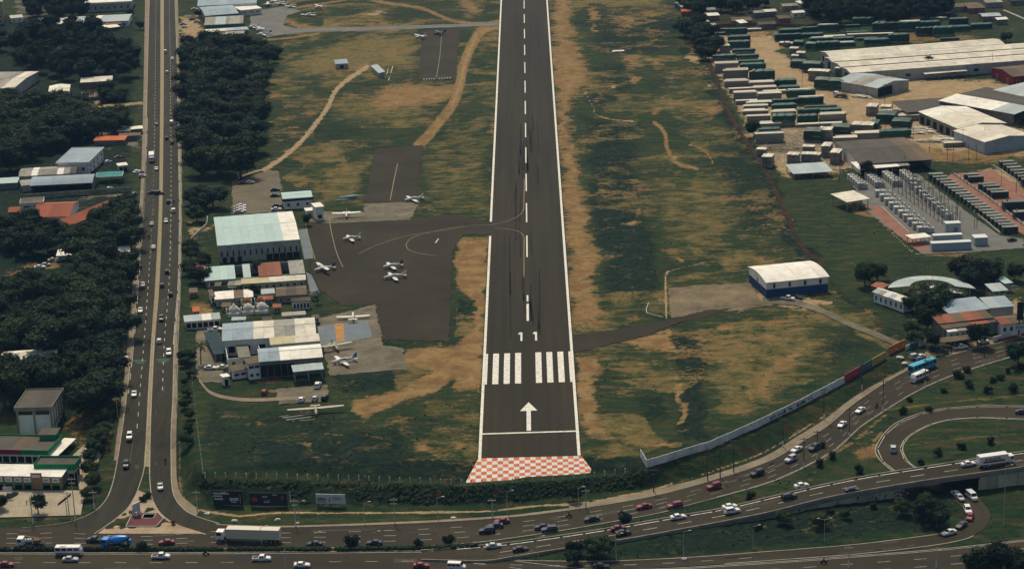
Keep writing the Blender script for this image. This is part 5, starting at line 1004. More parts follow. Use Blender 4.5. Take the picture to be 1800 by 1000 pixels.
wood([(1300, 4), (1340, 2), (1360, 6), (1330, 16)], 4, (7, 10), 'leafy tree behind the grey hamlet shack', 'trees behind the grey hamlet shack')
wood([(1612, 524), (1640, 516), (1652, 540), (1640, 566), (1618, 570), (1600, 556), (1600, 536)], 9, (6.5, 9), 'leafy tree between the long cottage and the grey market hall', 'trees beside the market hall')
wood([(1588, 570), (1612, 578), (1612, 600), (1596, 592)], 4, (4.5, 6.5), 'bushy tree at the end of the gravel road', 'bushy trees at the end of the gravel road', 'bright')
wood([(1672, 470), (1700, 464), (1752, 478), (1750, 496), (1720, 494), (1690, 490)], 9, (6, 9), 'leafy tree behind the crescent-roofed pavilion', 'trees behind the crescent-roofed pavilion')
for a in ((1520, 482, 9, 'large dark tree standing alone between the substation and the crescent pavilion'), (1542, 476, 7.5, 'smaller dark tree just right of the lone large tree'), (1325, 226, 8, 'dark spiky tree beside the pale timber stacks at the boundary track'), (1525, 298, 7.5, 'round green tree in front of the dark-roofed workshop'), (1718, 588, 8, 'wide dark tree over the parked cars by the avenue'), (1638, 596, 6, 'leafy tree left of the white roadside house'), (1790, 620, 8.5, 'leafy tree cut by the right edge beside the avenue'), (1784, 478, 7, 'leafy tree at the right edge above the pale green roof'), (1768, 66, 6.5, 'dark round tree at the far end of the factory roof'),
          (1745, 985, 11, 'big dark tree at the bottom right corner'), (1786, 990, 9, 'leafy tree beside the big bottom right corner tree'), (1712, 990, 7, 'smaller dark tree left of the big bottom right corner tree'), (68, 884, 6, 'leafy tree standing on the forecourt near the shop signs'), (0, 880, 5, 'leafy tree cut by the left edge on the forecourt'), (456, 468, 5.5, 'round dark tree in front of the aqua-roofed hangar'), (447, 510, 5, 'leafy tree between the domed tanks and the cream store'), (542, 385, 5, 'leafy tree at the corner of the aqua-roofed hangar'), (200, 74, 6, 'leafy tree beside the pavement below the white awning shack'), (228, 24, 6, 'leafy tree at the end of the very long white roof'), (1008, 868, 4.5, 'dark little tree on the verge below the chequered slope'), (247, 44, 6, 'leafy tree touching the west pavement near the top edge'), (350, 24, 5, 'leafy tree beside the terminal car park')):
    TREES.append(tree('broad', 0, 0, a[2], a[3], crown_at=(a[0], a[1])))
wood([(1620, 862), (1650, 868), (1668, 888), (1650, 910), (1622, 908), (1606, 890)], 9, (5, 8), 'leafy tree in the thicket beside the underpass', 'trees beside the underpass')
wood([(1000, 962), (1060, 956), (1050, 976), (980, 980), (985, 968)], 8, (3.5, 5.5), 'dark bushy tree in the wedge where the flyover begins', 'bushy trees where the flyover begins')
wood([(1350, 912), (1500, 892), (1560, 880), (1590, 890), (1500, 905), (1380, 925)], 10, (2.5, 5), 'dark bush against the flyover retaining wall', 'bushes against the flyover wall', 'bright')
for a in ((353, 640, 8, 'palm tree leaning over the driveway of the white office'), (163, 184, 8, 'palm tree in front of the walled ruin'), (1546, 126, 7, 'palm in front of the factory roof, left one'), (1632, 124, 8, 'palm in front of the factory roof, right one'), (558, 534, 5, 'small palm beside the white cottage')): TREES.append(tree('palm', *a))
SH = [(1448, 786), (1462, 806), (1600, 706), (1634, 722), (1686, 664), (1704, 680), (1745, 672), (1760, 668), (1735, 690), (1782, 688), (1660, 690), (1700, 655), (1793, 650), (1590, 728), (1620, 818), (1690, 790), (1650, 800), (1740, 780), (1440, 820), (1510, 830), (1770, 655), (1460, 905), (1330, 930)]
for x, y in SH: tree('shrub', x, y, R.uniform(1.6, 2.8), 'round dark shrub on the grass '+(zz := 'between the avenue and the loop road' if y < 745 and x > 1550 else 'inside the loop road' if x > 1610 and y < 830 else 'beside the avenue bend' if y < 830 else 'below the flyover wall'), 'shrubs '+zz)
for x, y in ((254, 882), (262, 876)): tree('shrub', x, y, 2.0, ('dark shrub at the tip of the junction island', 'second shrub at the tip of the junction island, nearer the road fork')[x > 258])
for a in ((254, 966, 2.6, 'dark bush sticking out of the median hedge near the cement mixer'), (619, 962, 3.6, 'tall dark bush in the median between the two dark cars'), (735, 960, 2.5, 'low bush on the median right of the tall bush'), (790, 957, 2.6, 'bush near the end of the median hedge'), (1103, 922, 3.2, 'dark shrub on the narrow median beside the red cars'), (1318, 878, 2.4, 'small shrub between the avenue and the flyover')): tree('shrub', *a)
_f = MB(); _f.v, _f.f, _f.m = FAR[0], FAR[1], [0]*len(FAR[1]); tag(_f.build('distant_woods', LEAF), 'dark far-off woods along the top of the scene', 'woods', kind='stuff')
# clipped hedges on the avenue median
def hedge(x0, x1, label, y=967.5):
    n = int((x1-x0)/3.2); mb = MB(); g0 = G((x0+x1)/2, y)
    for i in range(n):
        x = x0+(x1-x0)*i/n; p = G(x, np.interp(x, [0, 600, 760, 850], [y, y-.5, y-3, y-8])); r = R.uniform(.5, .8)
        for k in range(26):
            d = Vector((R.gauss(0, 1), R.gauss(0, 1), abs(R.gauss(0, 1)))).normalized(); q = Vector((p[0]-g0[0], p[1]-g0[1]+R.uniform(-.5, .5), H(p[0], p[1])-g0[2]+.35))+d*r; a = d.orthogonal().normalized(); b_ = d.cross(a); s = R.uniform(.25, .45)
            mb.add([q-a*s, q-b_*s, q+a*s, q+b_*s], [(0, 1, 2, 3)])
    o = mb.build('hedge', LEAF); o.location = g0; return tag(o, label, 'hedge')
hedge(-40, 20, 'short dark clipped hedge on the avenue median at the left edge'); hedge(27, 205, 'long dark clipped hedge on the median below the cement mixer'); hedge(210, 392, 'long dark clipped hedge on the median left of the long white truck'); hedge(402, 582, 'dark clipped hedge on the median below the long white truck'); hedge(592, 840, 'dark clipped hedge tapering out where the carriageways part')
# rough scrub over the fields: nobody could count it
r_ = np.random.RandomState(4); mb = MB(); S_ = GCH['S'].reshape(XX.shape); hd = near_hard
cand = np.argwhere((GCH['D'].reshape(XX.shape) < .35) & (S_+(vnoise(XX, YY, 17, 55)-.5)*1.1 > .52) & (~hd) & (vis.reshape(XX.shape))); pick = cand[r_.permutation(len(cand))[:3200]]
for i, j in pick:
    x, y, z = XX[i, j], YY[i, j], gz.reshape(XX.shape)[i, j]; s0 = r_.uniform(.15, .5)
    for k in range(5):
        d = Vector(r_.normal(0, 1, 3)); d.z = abs(d.z); d.normalize(); q = Vector((x, y, z))+d*s0*.7; a = d.orthogonal().normalized(); b_ = d.cross(a); s = s0*.6
        mb.add([q-a*s, q-b_*s, q+a*s, q+b_*s], [(0, 1, 2, 3)])
tag(mb.build('undergrowth', SCR), 'low rough scrub growing over the fields and banks', 'undergrowth', kind='stuff')
# ------------------------------------------------------------------ timber yard
PLANK = mat('grey_planks', (.30, .275, .20), .9, var=.25, noise=.6, scale=.5, stretch=(.2, 2, 4), col2=(.17, .155, .115))
PLANKT = mat('pale_planks_sunlit_tops', (.68, .63, .50), .9, var=.22, noise=.5, scale=.6, stretch=(.15, 3, 1), col2=(.38, .34, .26))  # on the stacks this paler tone puts the sunlit top into the colour
TARP = mat('green_tarpaulin', (.008, .066, .032), .5, .3, var=.45, noise=.6, scale=.35, col2=(.005, .032, .018))
BEARER = mat('timber_bearer', (.12, .09, .06), .9)
def stack_maker(kind, seed):
    def mk_(t):
        r = random.Random(seed); L, Dp, Hh = 12.0, 3.0, 3.0; nt = 3
        cols = [(-Dp/2+.02, -.03), (.03, Dp/2-.02)]
        for k in range(nt):
            z0, z1 = .12+(Hh-.15)*k/nt, .12+(Hh-.15)*(k+1)/nt-.07
            for y0, y1 in cols:
                mb = MB(); e = r.uniform(-.25, .25)
                for l in range(4):
                    za, zb = z0+(z1-z0)*l/4, z0+(z1-z0)*(l+1)/4-.035; d = r.uniform(-.12, .12); mb.box(-L/2+d+e+.2, L/2+d+e-.2, y0+r.uniform(0, .05), y1-r.uniform(0, .05), za, zb)
                mb.build('plank_bundle', PLANK, t)
        mb = MB()
        for x in (-4, 0, 4): mb.box(x-.12, x+.12, -Dp/2, Dp/2, -.3, .115)
        mb.build('bearer', BEARER, t)
        if kind == 'pale':
            nb = 5
            for b in range(nb):
                y0 = -Dp/2-.08+(Dp+.16)*b/nb; z = Hh-.02+r.uniform(0, .12); MB().box(-L/2+r.uniform(-.3, .2), L/2+r.uniform(-.2, .3), y0+.02, y0+(Dp+.16)/nb-.02, z, z+.07).build('cover_board', PLANKT, t)
        else:
            mb = MB(); n = 9; hem = .25 if kind == 'green' else .62; rings = []
            for i in range(n):
                x = -L/2-.12+(L+.24)*i/(n-1); b = r.uniform(-.06, .06)+(.12 if i % 3 == 1 else 0); y = Dp/2+.14; h = Hh*hem*r.uniform(.7, 1.25)
                rings.append([(x, -y-.05, h), (x, -y, Hh*.85+b), (x, -y+.15, Hh+.05+b), (x, 0, Hh+.16+b+r.uniform(-.05, .08)), (x, y-.15, Hh+.05+b), (x, y, Hh*.85), (x, y+.05, h)])
            for i in range(n-1):
                for j in range(6): mb.add([rings[i][j], rings[i+1][j], rings[i+1][j+1], rings[i][j+1]], [(0, 1, 2, 3)])
            for i, s in ((0, 1), (n-1, -1)):
                q = rings[i]; mb.add(q, [tuple(range(7))])
            mb.build('tarpaulin', TARP, t, True)
    return mk_
G_, P_, H_ = 'green', 'pale', 'half'
ST = [  # x0, x1, top, bottom, kind
 (1234, 1275, 51, 57, G_), (1276, 1313, 51, 62, G_), (1304, 1338, 51, 56, P_), (1237, 1280, 58, 63, G_), (1281, 1318, 64, 73, G_), (1236, 1272, 67, 74, G_), (1281, 1318, 74, 87, G_), (1266, 1283, 81, 95, P_), (1289, 1327, 87, 96, H_), (1254, 1294, 98, 110, H_), (1296, 1333, 97, 107, H_), (1298, 1342, 106, 114, G_), (1302, 1345, 113, 124, G_), (1257, 1297, 112, 128, P_), (1272, 1315, 122, 141, P_), (1319, 1361, 124, 143, G_), (1274, 1315, 142, 154, P_), (1317, 1361, 144, 153, P_), (1363, 1399, 141, 153, G_), (1370, 1405, 152, 160, G_), (1282, 1320, 155, 164, P_), (1322, 1364, 153, 162, P_),
 (1290, 1330, 163, 178, P_), (1332, 1374, 164, 176, P_), (1342, 1382, 159, 166, P_), (1384, 1432, 159, 171, G_), (1294, 1331, 176, 184, P_), (1359, 1401, 175, 187, G_), (1403, 1446, 172, 186, G_), (1313, 1357, 179, 188, P_), (1358, 1399, 184, 194, G_), (1416, 1470, 186, 192, H_), (1308, 1350, 185, 195, P_), (1404, 1440, 192, 203, G_), (1442, 1478, 192, 202, G_), (1306, 1350, 194, 202, P_), (1357, 1399, 195, 204, P_), (1314, 1354, 203, 214, P_), (1359, 1398, 204, 223, H_), (1403, 1437, 204, 219, G_), (1441, 1485, 201, 217, P_), (1402, 1480, 218, 223, P_), (1334, 1373, 216, 226, P_), (1335, 1371, 226, 234, H_), (1328, 1377, 235, 252, P_), (1504, 1550, 233, 244, P_), (1466, 1507, 241, 251, P_), (1548, 1600, 230, 243, G_),
 (1371, 1409, 52, 60, G_), (1409, 1445, 48, 57, G_), (1438, 1473, 45, 57, G_), (1363, 1407, 61, 73, G_), (1409, 1445, 60, 68, G_), (1424, 1463, 67, 75, G_), (1466, 1500, 67, 75, G_), (1437, 1475, 75, 87, G_), (1477, 1503, 75, 83, G_), (1449, 1486, 63, 68, P_), (1480, 1511, 44, 50, G_), (1500, 1534, 33, 46, G_), (1535, 1576, 41, 57, G_), (1578, 1617, 38, 55, G_), (1619, 1652, 39, 49, G_), (1670, 1701, 34, 46, G_), (1672, 1705, 47, 56, G_), (1708, 1742, 43, 52, G_), (1611, 1640, 50, 64, G_), (1641, 1676, 48, 65, G_), (1655, 1685, 67, 72, G_), (1489, 1525, 56, 61, G_), (1508, 1543, 67, 72, G_), (1521, 1562, 70, 80, G_), (1563, 1597, 62, 77, G_), (1491, 1530, 60, 65, P_), (1531, 1570, 59, 64, P_), (1636, 1665, 32, 36, P_), (1579, 1622, 202, 213, P_), (1592, 1632, 196, 206, P_), (1660, 1694, 250, 259, P_), (1733, 1773, 252, 258, P_), (1736, 1770, 258, 265, P_)]
# turned stacks: x centre, ground y, top y, pixel width, kind, length m
ST2 = [(1431, 250, 226, 32, G_, 7), (1452, 248, 225, 24, P_, 7), (1478, 240, 220, 36, G_, 7), (1518, 232, 216, 40, P_, 7), (1539, 228, 212, 16, G_, 8), (1350, 296, 273, 20, P_, 6), (1339, 275, 261, 18, P_, 4), (1395, 288, 270, 22, P_, 5), (1426, 285, 269, 36, P_, 5), (1422, 268, 256, 22, P_, 4), (1454, 277, 253, 17, P_, 8), (1470, 289, 264, 18, P_, 8), (1374, 81, 74, 8, P_, 4), (1384, 83, 74, 8, P_, 4), (1392, 82, 75, 8, P_, 4), (1396, 95, 84, 16, P_, 5), (1408, 104, 92, 16, P_, 5), (1398, 106, 97, 14, P_, 4), (1404, 120, 106, 26, G_, 6), (1428, 128, 110, 34, G_, 7), (1440, 143, 124, 40, P_, 6), (1446, 158, 137, 26, G_, 6), (1472, 160, 140, 30, G_, 7), (1476, 138, 117, 17, P_, 4), (1534, 204, 184, 20, P_, 8), (1560, 218, 198, 34, G_, 8), (1586, 227, 209, 34, G_, 8), (1404, 82, 72, 18, G_, 5), (1426, 90, 76, 18, G_, 5), (1558, 193, 186, 18, P_, 5)]
LAB = {G_: 'timber stack under green tarpaulin', P_: 'timber stack with sunlit top painted pale', H_: 'timber stack half under green tarpaulin'}
def zone(x, y):
    if y < 70 and x > 1360: return 'along the far wall of the yard'
    if y < 70: return 'in the far corner beside the dirt track'
    if y < 100 and x > 1360: return 'behind the long factory roof'
    if x < 1300 and y < 160: return 'at the boundary track, far half of the yard'
    if y < 160 and x < 1420: return 'along the sandy lane, far half of the yard'
    if y < 165: return 'between the sandy lane and the factory end'
    if x < 1360 and y < 256: return 'in the row nearest the boundary track'
    if y < 225 and x < 1500: return 'along the sandy lane, near half of the yard'
    if x > 1500: return 'near the cream halls'
    return 'in the open near corner of the yard'
def put_stack(cx, yg, yt, wpx, kind, L=None, turned=False):
    s = pxm(yg); g = GZ(cx, yg, 0); ht = (yg-yt); th = math.asin(CAMH/np.linalg.norm(g-CAM)); Dp = (wpx/s if turned else R.uniform(2.6, 3.2)); Ln = L if turned else wpx/s
    depth = (Ln if turned else Dp); Hh = min(max((ht/s-depth*math.sin(th)*.95)/math.cos(th), 1.3), 4.6)
    a = math.radians(2+R.uniform(-1.5, 1.5)); cy = g[1]+depth/2
    i = R.randrange(4)
    o = inst(('stack', kind, i), stack_maker(kind, i*13+5), 'timber_stack', (g[0]+(depth*.05 if turned else 0), cy, 0), (math.pi/2-.32 if turned else a), LAB[kind]+' '+zone(cx, yg), 'timber stack', LAB[kind].replace('stack ', 'stacks ')+' '+zone(cx, yg), (Ln*1.02/12, Dp/3, Hh*1.12/3))
for x0, x1, yt, yb, k in ST:
    put_stack((x0+x1)/2, yb, yt, x1-x0+.5, k)
    d = 3.1/(GZ(x0, yb-1, 0)[1]-GZ(x0, yb, 0)[1])               # a second stack close behind, as packed as in the yard
    if yb-yt > 7 and R.random() < .8: w_ = (x1-x0)*R.uniform(.8, 1); put_stack((x0+x1)/2+R.uniform(-2, 2)+.6, yb-d, yt-d*.75, w_, k if R.random() < .75 else R.choice((G_, P_)))
for cx, yg, yt, w_, k, L in ST2: put_stack(cx, yg, yt, w_*.9, k, L, True)
# loose plank heaps and the log heap: every plank a piece
def heap(name, label, cx, cy, n, Lr, spread, a0, m, r0=.12, flat=True):
    g = GZ(cx, cy, 0); t = thing(name, (g[0], g[1], 0), math.radians(a0), label, 'timber heap')
    for i in range(n):
        L = R.uniform(*Lr); z = .1+.22*(i % 5)+R.uniform(0, .05); x, y = R.uniform(-spread[0], spread[0]), R.uniform(-spread[1], spread[1]); an = R.gauss(0, .09 if flat else .6); w = R.uniform(.5, 1.2) if flat else .16
        mb = MB(); (mb.box(-L/2, L/2, -w/2, w/2, 0, .18) if flat else mb.tube((-L/2, 0, .1), (L/2, 0, .1+R.uniform(-.05, .5)), .13, .09, 6)); o = mb.build('plank' if flat else 'log', m, t); o.location = (x, y, z); o.rotation_euler = (0, 0, an)
heap('log_heap', 'tangled heap of thin grey logs in the near corner of the timber yard', 1373, 262, 46, (3, 7), (9, 7), 10, mat('dry_logs', (.30, .26, .18), .9, var=.4), flat=False)
for a in (('plank_heap', 'heap of loose planks in front of the dark side of the cream hall', 1622, 232, 22, (5, 9), (5, 6), -22), ('plank_heap', 'long heap of silvery planks beside the grey side wall', 1686, 247, 30, (7, 11), (9, 5), -24), ('plank_heap', 'small heap of planks beside the larger loose heap', 1650, 230, 12, (5, 8), (4, 3), 5), ('plank_heap', 'low heap of pale planks on the sandy lane near poles', 1646, 249, 18, (4, 8), (7, 3), -14), ('plank_heap', 'pale planks scattered behind the two green stacks', 1580, 197, 18, (4, 8), (7, 3), -3), ('plank_heap', 'long bare planks lying beside the open gabled shed', 1514, 172, 8, (8, 10), (2, 3), -52)): heap(*a, PLANKT)
ORD = 'first second third fourth fifth sixth seventh eighth ninth tenth eleventh twelfth thirteenth fourteenth fifteenth sixteenth seventeenth eighteenth nineteenth twentieth'.split()
# substation: grey power units, dark generator housings
UG = mat('unit_grey', (.44, .44, .39), .6, .3, var=.12, noise=.4, scale=.4); DG = mat('unit_dark_green', (.035, .05, .035), .6, .3, var=.25, noise=.4, scale=.4); DGT = mat('unit_dark_top', (.16, .17, .14), .6, var=.3); LOUV = mat('louvre_dark', (.03, .035, .03), .7); WALLW = mat('low_wall_white', (.55, .52, .42), .85, noise=.5, scale=.4); POLE = mat('dark_pole', (.06, .055, .045), .8); CPOLE = mat('concrete_pole', (.46, .44, .31), .9, var=.2); WBASE = mat('white_pole_base', (.66, .64, .55), .85)
def genset(t):
    MB().box(-3.6, 3.6, -1.25, 1.25, .25, 2.7).build('housing', DG, t); MB().box(-3.7, 3.7, -1.35, 1.35, 2.705, 2.8).build('roof', DGT, t); MB().box(-3.4, 3.4, -1.1, 1.1, -.3, .245).build('skid', LOUV, t)
    for x in (-2.2, 0, 2.2): MB().box(x-.8, x+.8, -1.3, -1.253, .8, 2.2).build('louvre', LOUV, t)
    MB().cyl((-2.4, .3, 3.1), .22, .6, 8, 'z').build('exhaust', DGT, t)
for i in range(20): 
    x, y = 1646+(1776-1646)*i/19, 317+(411-317)*i/19; g = GZ(x, y, 0); inst('genset', genset, 'generator_unit', (g[0], g[1]+1.3, 0), math.radians(4), 'dark green generator housing, %s from the far end of the long diagonal row' % ORD[i], 'generator', 'dark generator housings in the long diagonal row', (.84, 1, 1.0))
for i, (x, y, sc) in enumerate(((1708, 316, .85), (1716, 321, .9), (1735, 334, .95), (1743, 338, .95), (1750, 344, .95), (1758, 349, 1.0), (1786, 371, 1.45), (1801, 386, 1.2))): g = GZ(x, y, 0); inst('genset', genset, 'generator_unit', (g[0], g[1]+1.3, 0), math.radians(4), ('dark green generator housing standing on the red gravel' if sc < 1.1 else ('largest dark generator housing on the red gravel', 'dark generator housing cut by the right edge on the red gravel')[i == 7]), 'generator', 'generator housings on the red gravel' if sc < 1.1 else None, (sc, sc, sc))
for i in range(7): x, y = 1770+i*6.5, 295+i*5.2; g = GZ(x, y, 0); inst('genset', genset, 'generator_unit', (g[0], g[1]+1.3, 0), math.radians(4), 'dark generator housing in the second row beyond the red gravel', 'generator', 'generator housings beyond the red gravel', (.84, 1, 1))
def power_unit(t):
    MB().box(-3.4, 1.2, -1.3, 1.3, .2, 2.6).build('housing', UG, t); MB().box(1.25, 3.6, -1.15, 1.15, .2, 2.1).build('radiator', UG, t); MB().box(-3.2, 3.4, -1.0, 1.0, -.3, .195).build('skid', LOUV, t)
    for x in (-2.4, -.6): MB().box(x-.7, x+.7, -1.34, -1.303, .7, 2.0).build('louvre', METAL, t)
    mb = MB(); mb.cyl((-1, 0, 2.95), .35, .7, 10, 'z'); mb.cyl((.4, .2, 2.9), .28, .6, 10, 'z'); mb.build('silencer', METAL, t); MB().cyl((2.4, 0, 2.15), .8, .09, 12, 'z').build('fan', LOUV, t)
for i in range(10): x, y = 1552+(1627-1552)*i/9, 346+(411-346)*i/9; g = GZ(x, y, 0); inst('power', power_unit, 'power_unit', (g[0], g[1]+1.3, 0), math.radians(4), 'pale grey power unit, %s from the far end of the diagonal row by the kerb' % ORD[i], 'power unit', 'power units in the left diagonal row', (.95, 1, 1.05))
for c in range(4):
    for i in range(5): x, y = 1499+c*30.5+i*4.2, 318-c*2.4+i*3.7; g = GZ(x, y, 0); inst('power', power_unit, 'power_unit', (g[0], g[1]+1, 0), math.radians(4), 'pale grey power unit, %s in the %s of four short far rows' % (ORD[i], ORD[c]), 'power unit', 'power units in the four short far rows', (.62, .9, 1.05))
for i in range(9): x, y = 1606+(1668-1606)*i/8, 333+(388-333)*i/8; g = GZ(x, y, 0); inst('power', power_unit, 'power_unit', (g[0], g[1]+1, 0), math.radians(94), 'pale grey transformer, %s from the far end of the row among dark poles' % ORD[i], 'transformer', 'transformers among the dark poles', (.6, 1, 1.1))
def box_unit(name, label, cx, yg, w, d, h, m, cat='container'):
    g = GZ(cx, yg, 0); t = thing(name, (g[0], g[1]+d/2, 0), math.radians(3), label, cat); MB().box(-w/2, w/2, -d/2, d/2, -.2, h).build('body', m, t); MB().box(-w/2-.1, w/2+.1, -d/2-.1, d/2+.1, h+.003, h+.13).build('roof', mat('container_roof', (.58, .60, .56), .7, var=.1), t)
    for i in range(max(2, int(w/1.6))): x = -w/2+(i+.5)*w/max(2, int(w/1.6)); MB().box(x-.05, x+.05, -d/2-.06, -d/2-.003, 0, h-.1).build('rib', m, t)
    return t
box_unit('control_container', 'long pale blue-grey control container at the front of the substation', 1672, 440, 15.5, 3, 3, mat('container_grey', (.36, .42, .42), .7, noise=.3)); box_unit('control_container', 'shorter pale container directly behind the long control container', 1666, 424, 11.5, 2.6, 2.4, MATS['container_grey']); box_unit('control_container', 'square grey container standing alone right of the control containers', 1724, 432, 5.2, 4.5, 3.2, MATS['container_grey'])
u_ = box_unit('switch_house', 'tall grey switch house with a blue-grey door in the substation', 1675, 410, 6, 3.5, 4, UG, 'switch house'); MB().box(.4, 1.7, -1.83, -1.815, 0, 2.4).build('door', mat('blue_grey_door', (.16, .20, .25)), u_)
B('guard_canopy', 'small white canopy at the corner of the substation', [(1597, 421), (1634, 416), (1629, 409), (1597, 412)], 2.8, 'flat', 0, 0, 'white', 'wroof', 3, posts=True, cat='canopy')
def pole(name, x, y, h, label, group=None, m=POLE, r=.13, arm=0, base=False, cat='pole', g=None, arms2=False):
    g = G(x, y) if g is None else g
    def mk_(t):
        MB().tube((0, 0, -.4), (0, 0, 1), r*1.15, r*.6, 8).build('shaft', m, t)
    t = thing(name, (g[0], g[1], g[2]), 0, label, cat, group)
    MB().tube((0, 0, -.4), (0, 0, h), r, r*.6, 8).build('shaft', m, t)
    if base: MB().tube((0, 0, -.3), (0, 0, 2.0), r*1.12, r*1.1, 8).build('painted_base', WBASE, t)
    if arm: MB().box(-1.2, 1.2, -.07, .07, h-.7, h-.55).build('crossarm', m, t); mb = MB(); [mb.cyl((x_, 0, h-.42), .07, .25, 6, 'z') for x_ in (-1.05, -.4, .4, 1.05)]; mb.build('insulator', METAL, t)
    if arm > 1: MB().box(-.9, .9, -.06, .06, h-1.9, h-1.77).build('crossarm', m, t)
    if arms2:
        for s in ((-1, 1) if arms2 == 2 else (1,)): MB().tube((0, 0, h-.1), (s*1.7, 0, h+.35), .06, .04, 6).build('arm', m, t); MB().box(s*1.7-.4, s*1.7+.4, -.16, .16, h+.27, h+.42).build('lamp', METAL, t)
    return t
for i in range(44): x = 1572+(i % 15)*7.0+(i//15)*12; y = 334+(i % 15)*5.0-(i//15)*2.5; pole('bus_pole', x, y, 7.5+R.uniform(-2, 2.5), 'thin dark pole among the grey units inside the substation', 'dark poles inside the substation', r=.15, arm=1 if i % 2 == 0 else 0)
def low_wall(name, label, pts, h, m, seg=3.0, th=.22, cat='wall', nm='wall_panel', posts=None, ground=True, cap=False):
    P = [G(*p) for p in pts]; t = thing(name, P[0], 0, label, cat); o0 = P[0]
    for a, b in zip(P[:-1], P[1:]):
        d = np.hypot(*(b-a)[:2]); n = max(1, int(round(d/seg))); u = (b-a)[:2]/d; nn = np.array([-u[1], u[0]])*th/2
        for i in range(n):
            A, C = a+(b-a)*(i/n), a+(b-a)*((i+1)/n); A = A[:2]+u*.03; C = C[:2]-u*.03; za, zc = H(*A), H(*C); dz = R.uniform(-.06, .06); mb = MB()
            f = lambda q, s, z: (q[0]+s*nn[0]-o0[0], q[1]+s*nn[1]-o0[1], z-o0[2])
            mb.loft([[f(A, -1, za-.5), f(A, 1, za-.5), f(A, 1, za+h+dz), f(A, -1, za+h+dz)], [f(C, -1, zc-.5), f(C, 1, zc-.5), f(C, 1, zc+h+dz), f(C, -1, zc+h+dz)]]); mb.build(nm, m, t)
            if posts: q = a+(b-a)*(i/n); z = H(q[0], q[1])-o0[2]; MB().box(q[0]-o0[0]-.14, q[0]-o0[0]+.14, q[1]-o0[1]-.2, q[1]-o0[1]+.2, z-.5, z+h+.25).build('wall_post', posts, t)
    return t
low_wall('low_wall', 'low white wall along the left side of the long generator row', [(1632, 313), (1690, 355), (1758, 411)], .8, WALLW, 6); low_wall('low_wall', 'white wall with dark posts between the long generator row and the red gravel', [(1676, 308), (1740, 352), (1802, 400)], 1.3, WALLW, 4.5, posts=POLE); low_wall('low_wall', 'white kerb wall beyond the red gravel, by the second generator row', [(1745, 292), (1802, 328)], .7, WALLW, 6)
low_wall('low_wall', 'thin pale kerb wall along the left edge of the substation', [(1550, 365), (1598, 410)], .5, WALLW, 6)
for i, (x, y, h) in enumerate(((1476, 320, 9), (1569, 346, 9), (1590, 306, 8), (1651, 344, 9), (1682, 378, 8), (1717, 402, 8), (1713, 402, 7), (1665, 286, 9), (1675, 290, 9), (1702, 284, 8), (1716, 284, 8), (1786, 340, 9), (1555, 178, 9), (1410, 152, 8), (1605, 255, 8), (1655, 226, 8), (1692, 260, 9), (1440, 222, 8), (1744, 128, 11), (1730, 254, 8), (1634, 270, 7), (1524, 176, 8), (1715, 200, 8), (1760, 330, 7))): pole('yard_pole', x, y, h, 'slender dark pole standing in the timber yard or beside the substation', 'slender poles of the timber yard', r=.12, arm=1 if i % 4 == 0 else 0)
# ------------------------------------------------------------------ vehicles
TYRE = mat('tyre_rubber', (.015, .015, .015), .9, .1); RIM = mat('wheel_rim', (.35, .35, .33), .4, .5, metal=.4); LAMP = mat('headlamp', (.6, .6, .55), .2, .6); TAIL = mat('tail_lamp', (.35, .02, .02), .3, .5); CARGL = mat('car_glass', (.012, .015, .018), .12, .6); TRIM = mat('black_trim', (.02, .02, .02), .7)
CARP = {n: mat('paint_'+n, c, .35, .5, metal=.1) for n, c in dict(white=(.70, .69, .63), silver=(.42, .43, .42), black=(.018, .019, .022), dark=(.045, .048, .055), red=(.22, .018, .024), teal=(.03, .34, .45), blue=(.03, .22, .55), grey=(.16, .17, .17), cream=(.55, .50, .38), green=(.03, .12, .07), maroon=(.16, .02, .04)).items()}
def wheels(t, xs, y, r=.33, w=.22):
    for x in xs:
        for s in (-1, 1):
            o = MB().cyl((x, s*(y-w/2), r), r, w, 12).build('wheel', TYRE, t); MB().cyl((x, s*(y+.005), r), r*.6, .03, 10).build('rim', RIM, o)
def body_loft(mb, st):
    """st: x, half width, z bottom, z belt, half width top, z top"""
    mb.loft([[(x, -w*.93, zb), (x, -w, zb+.2), (x, -w, zl), (x, -wt, zt), (x, wt, zt), (x, w, zl), (x, w, zb+.2), (x, w*.93, zb)] for x, w, zb, zl, wt, zt in st])
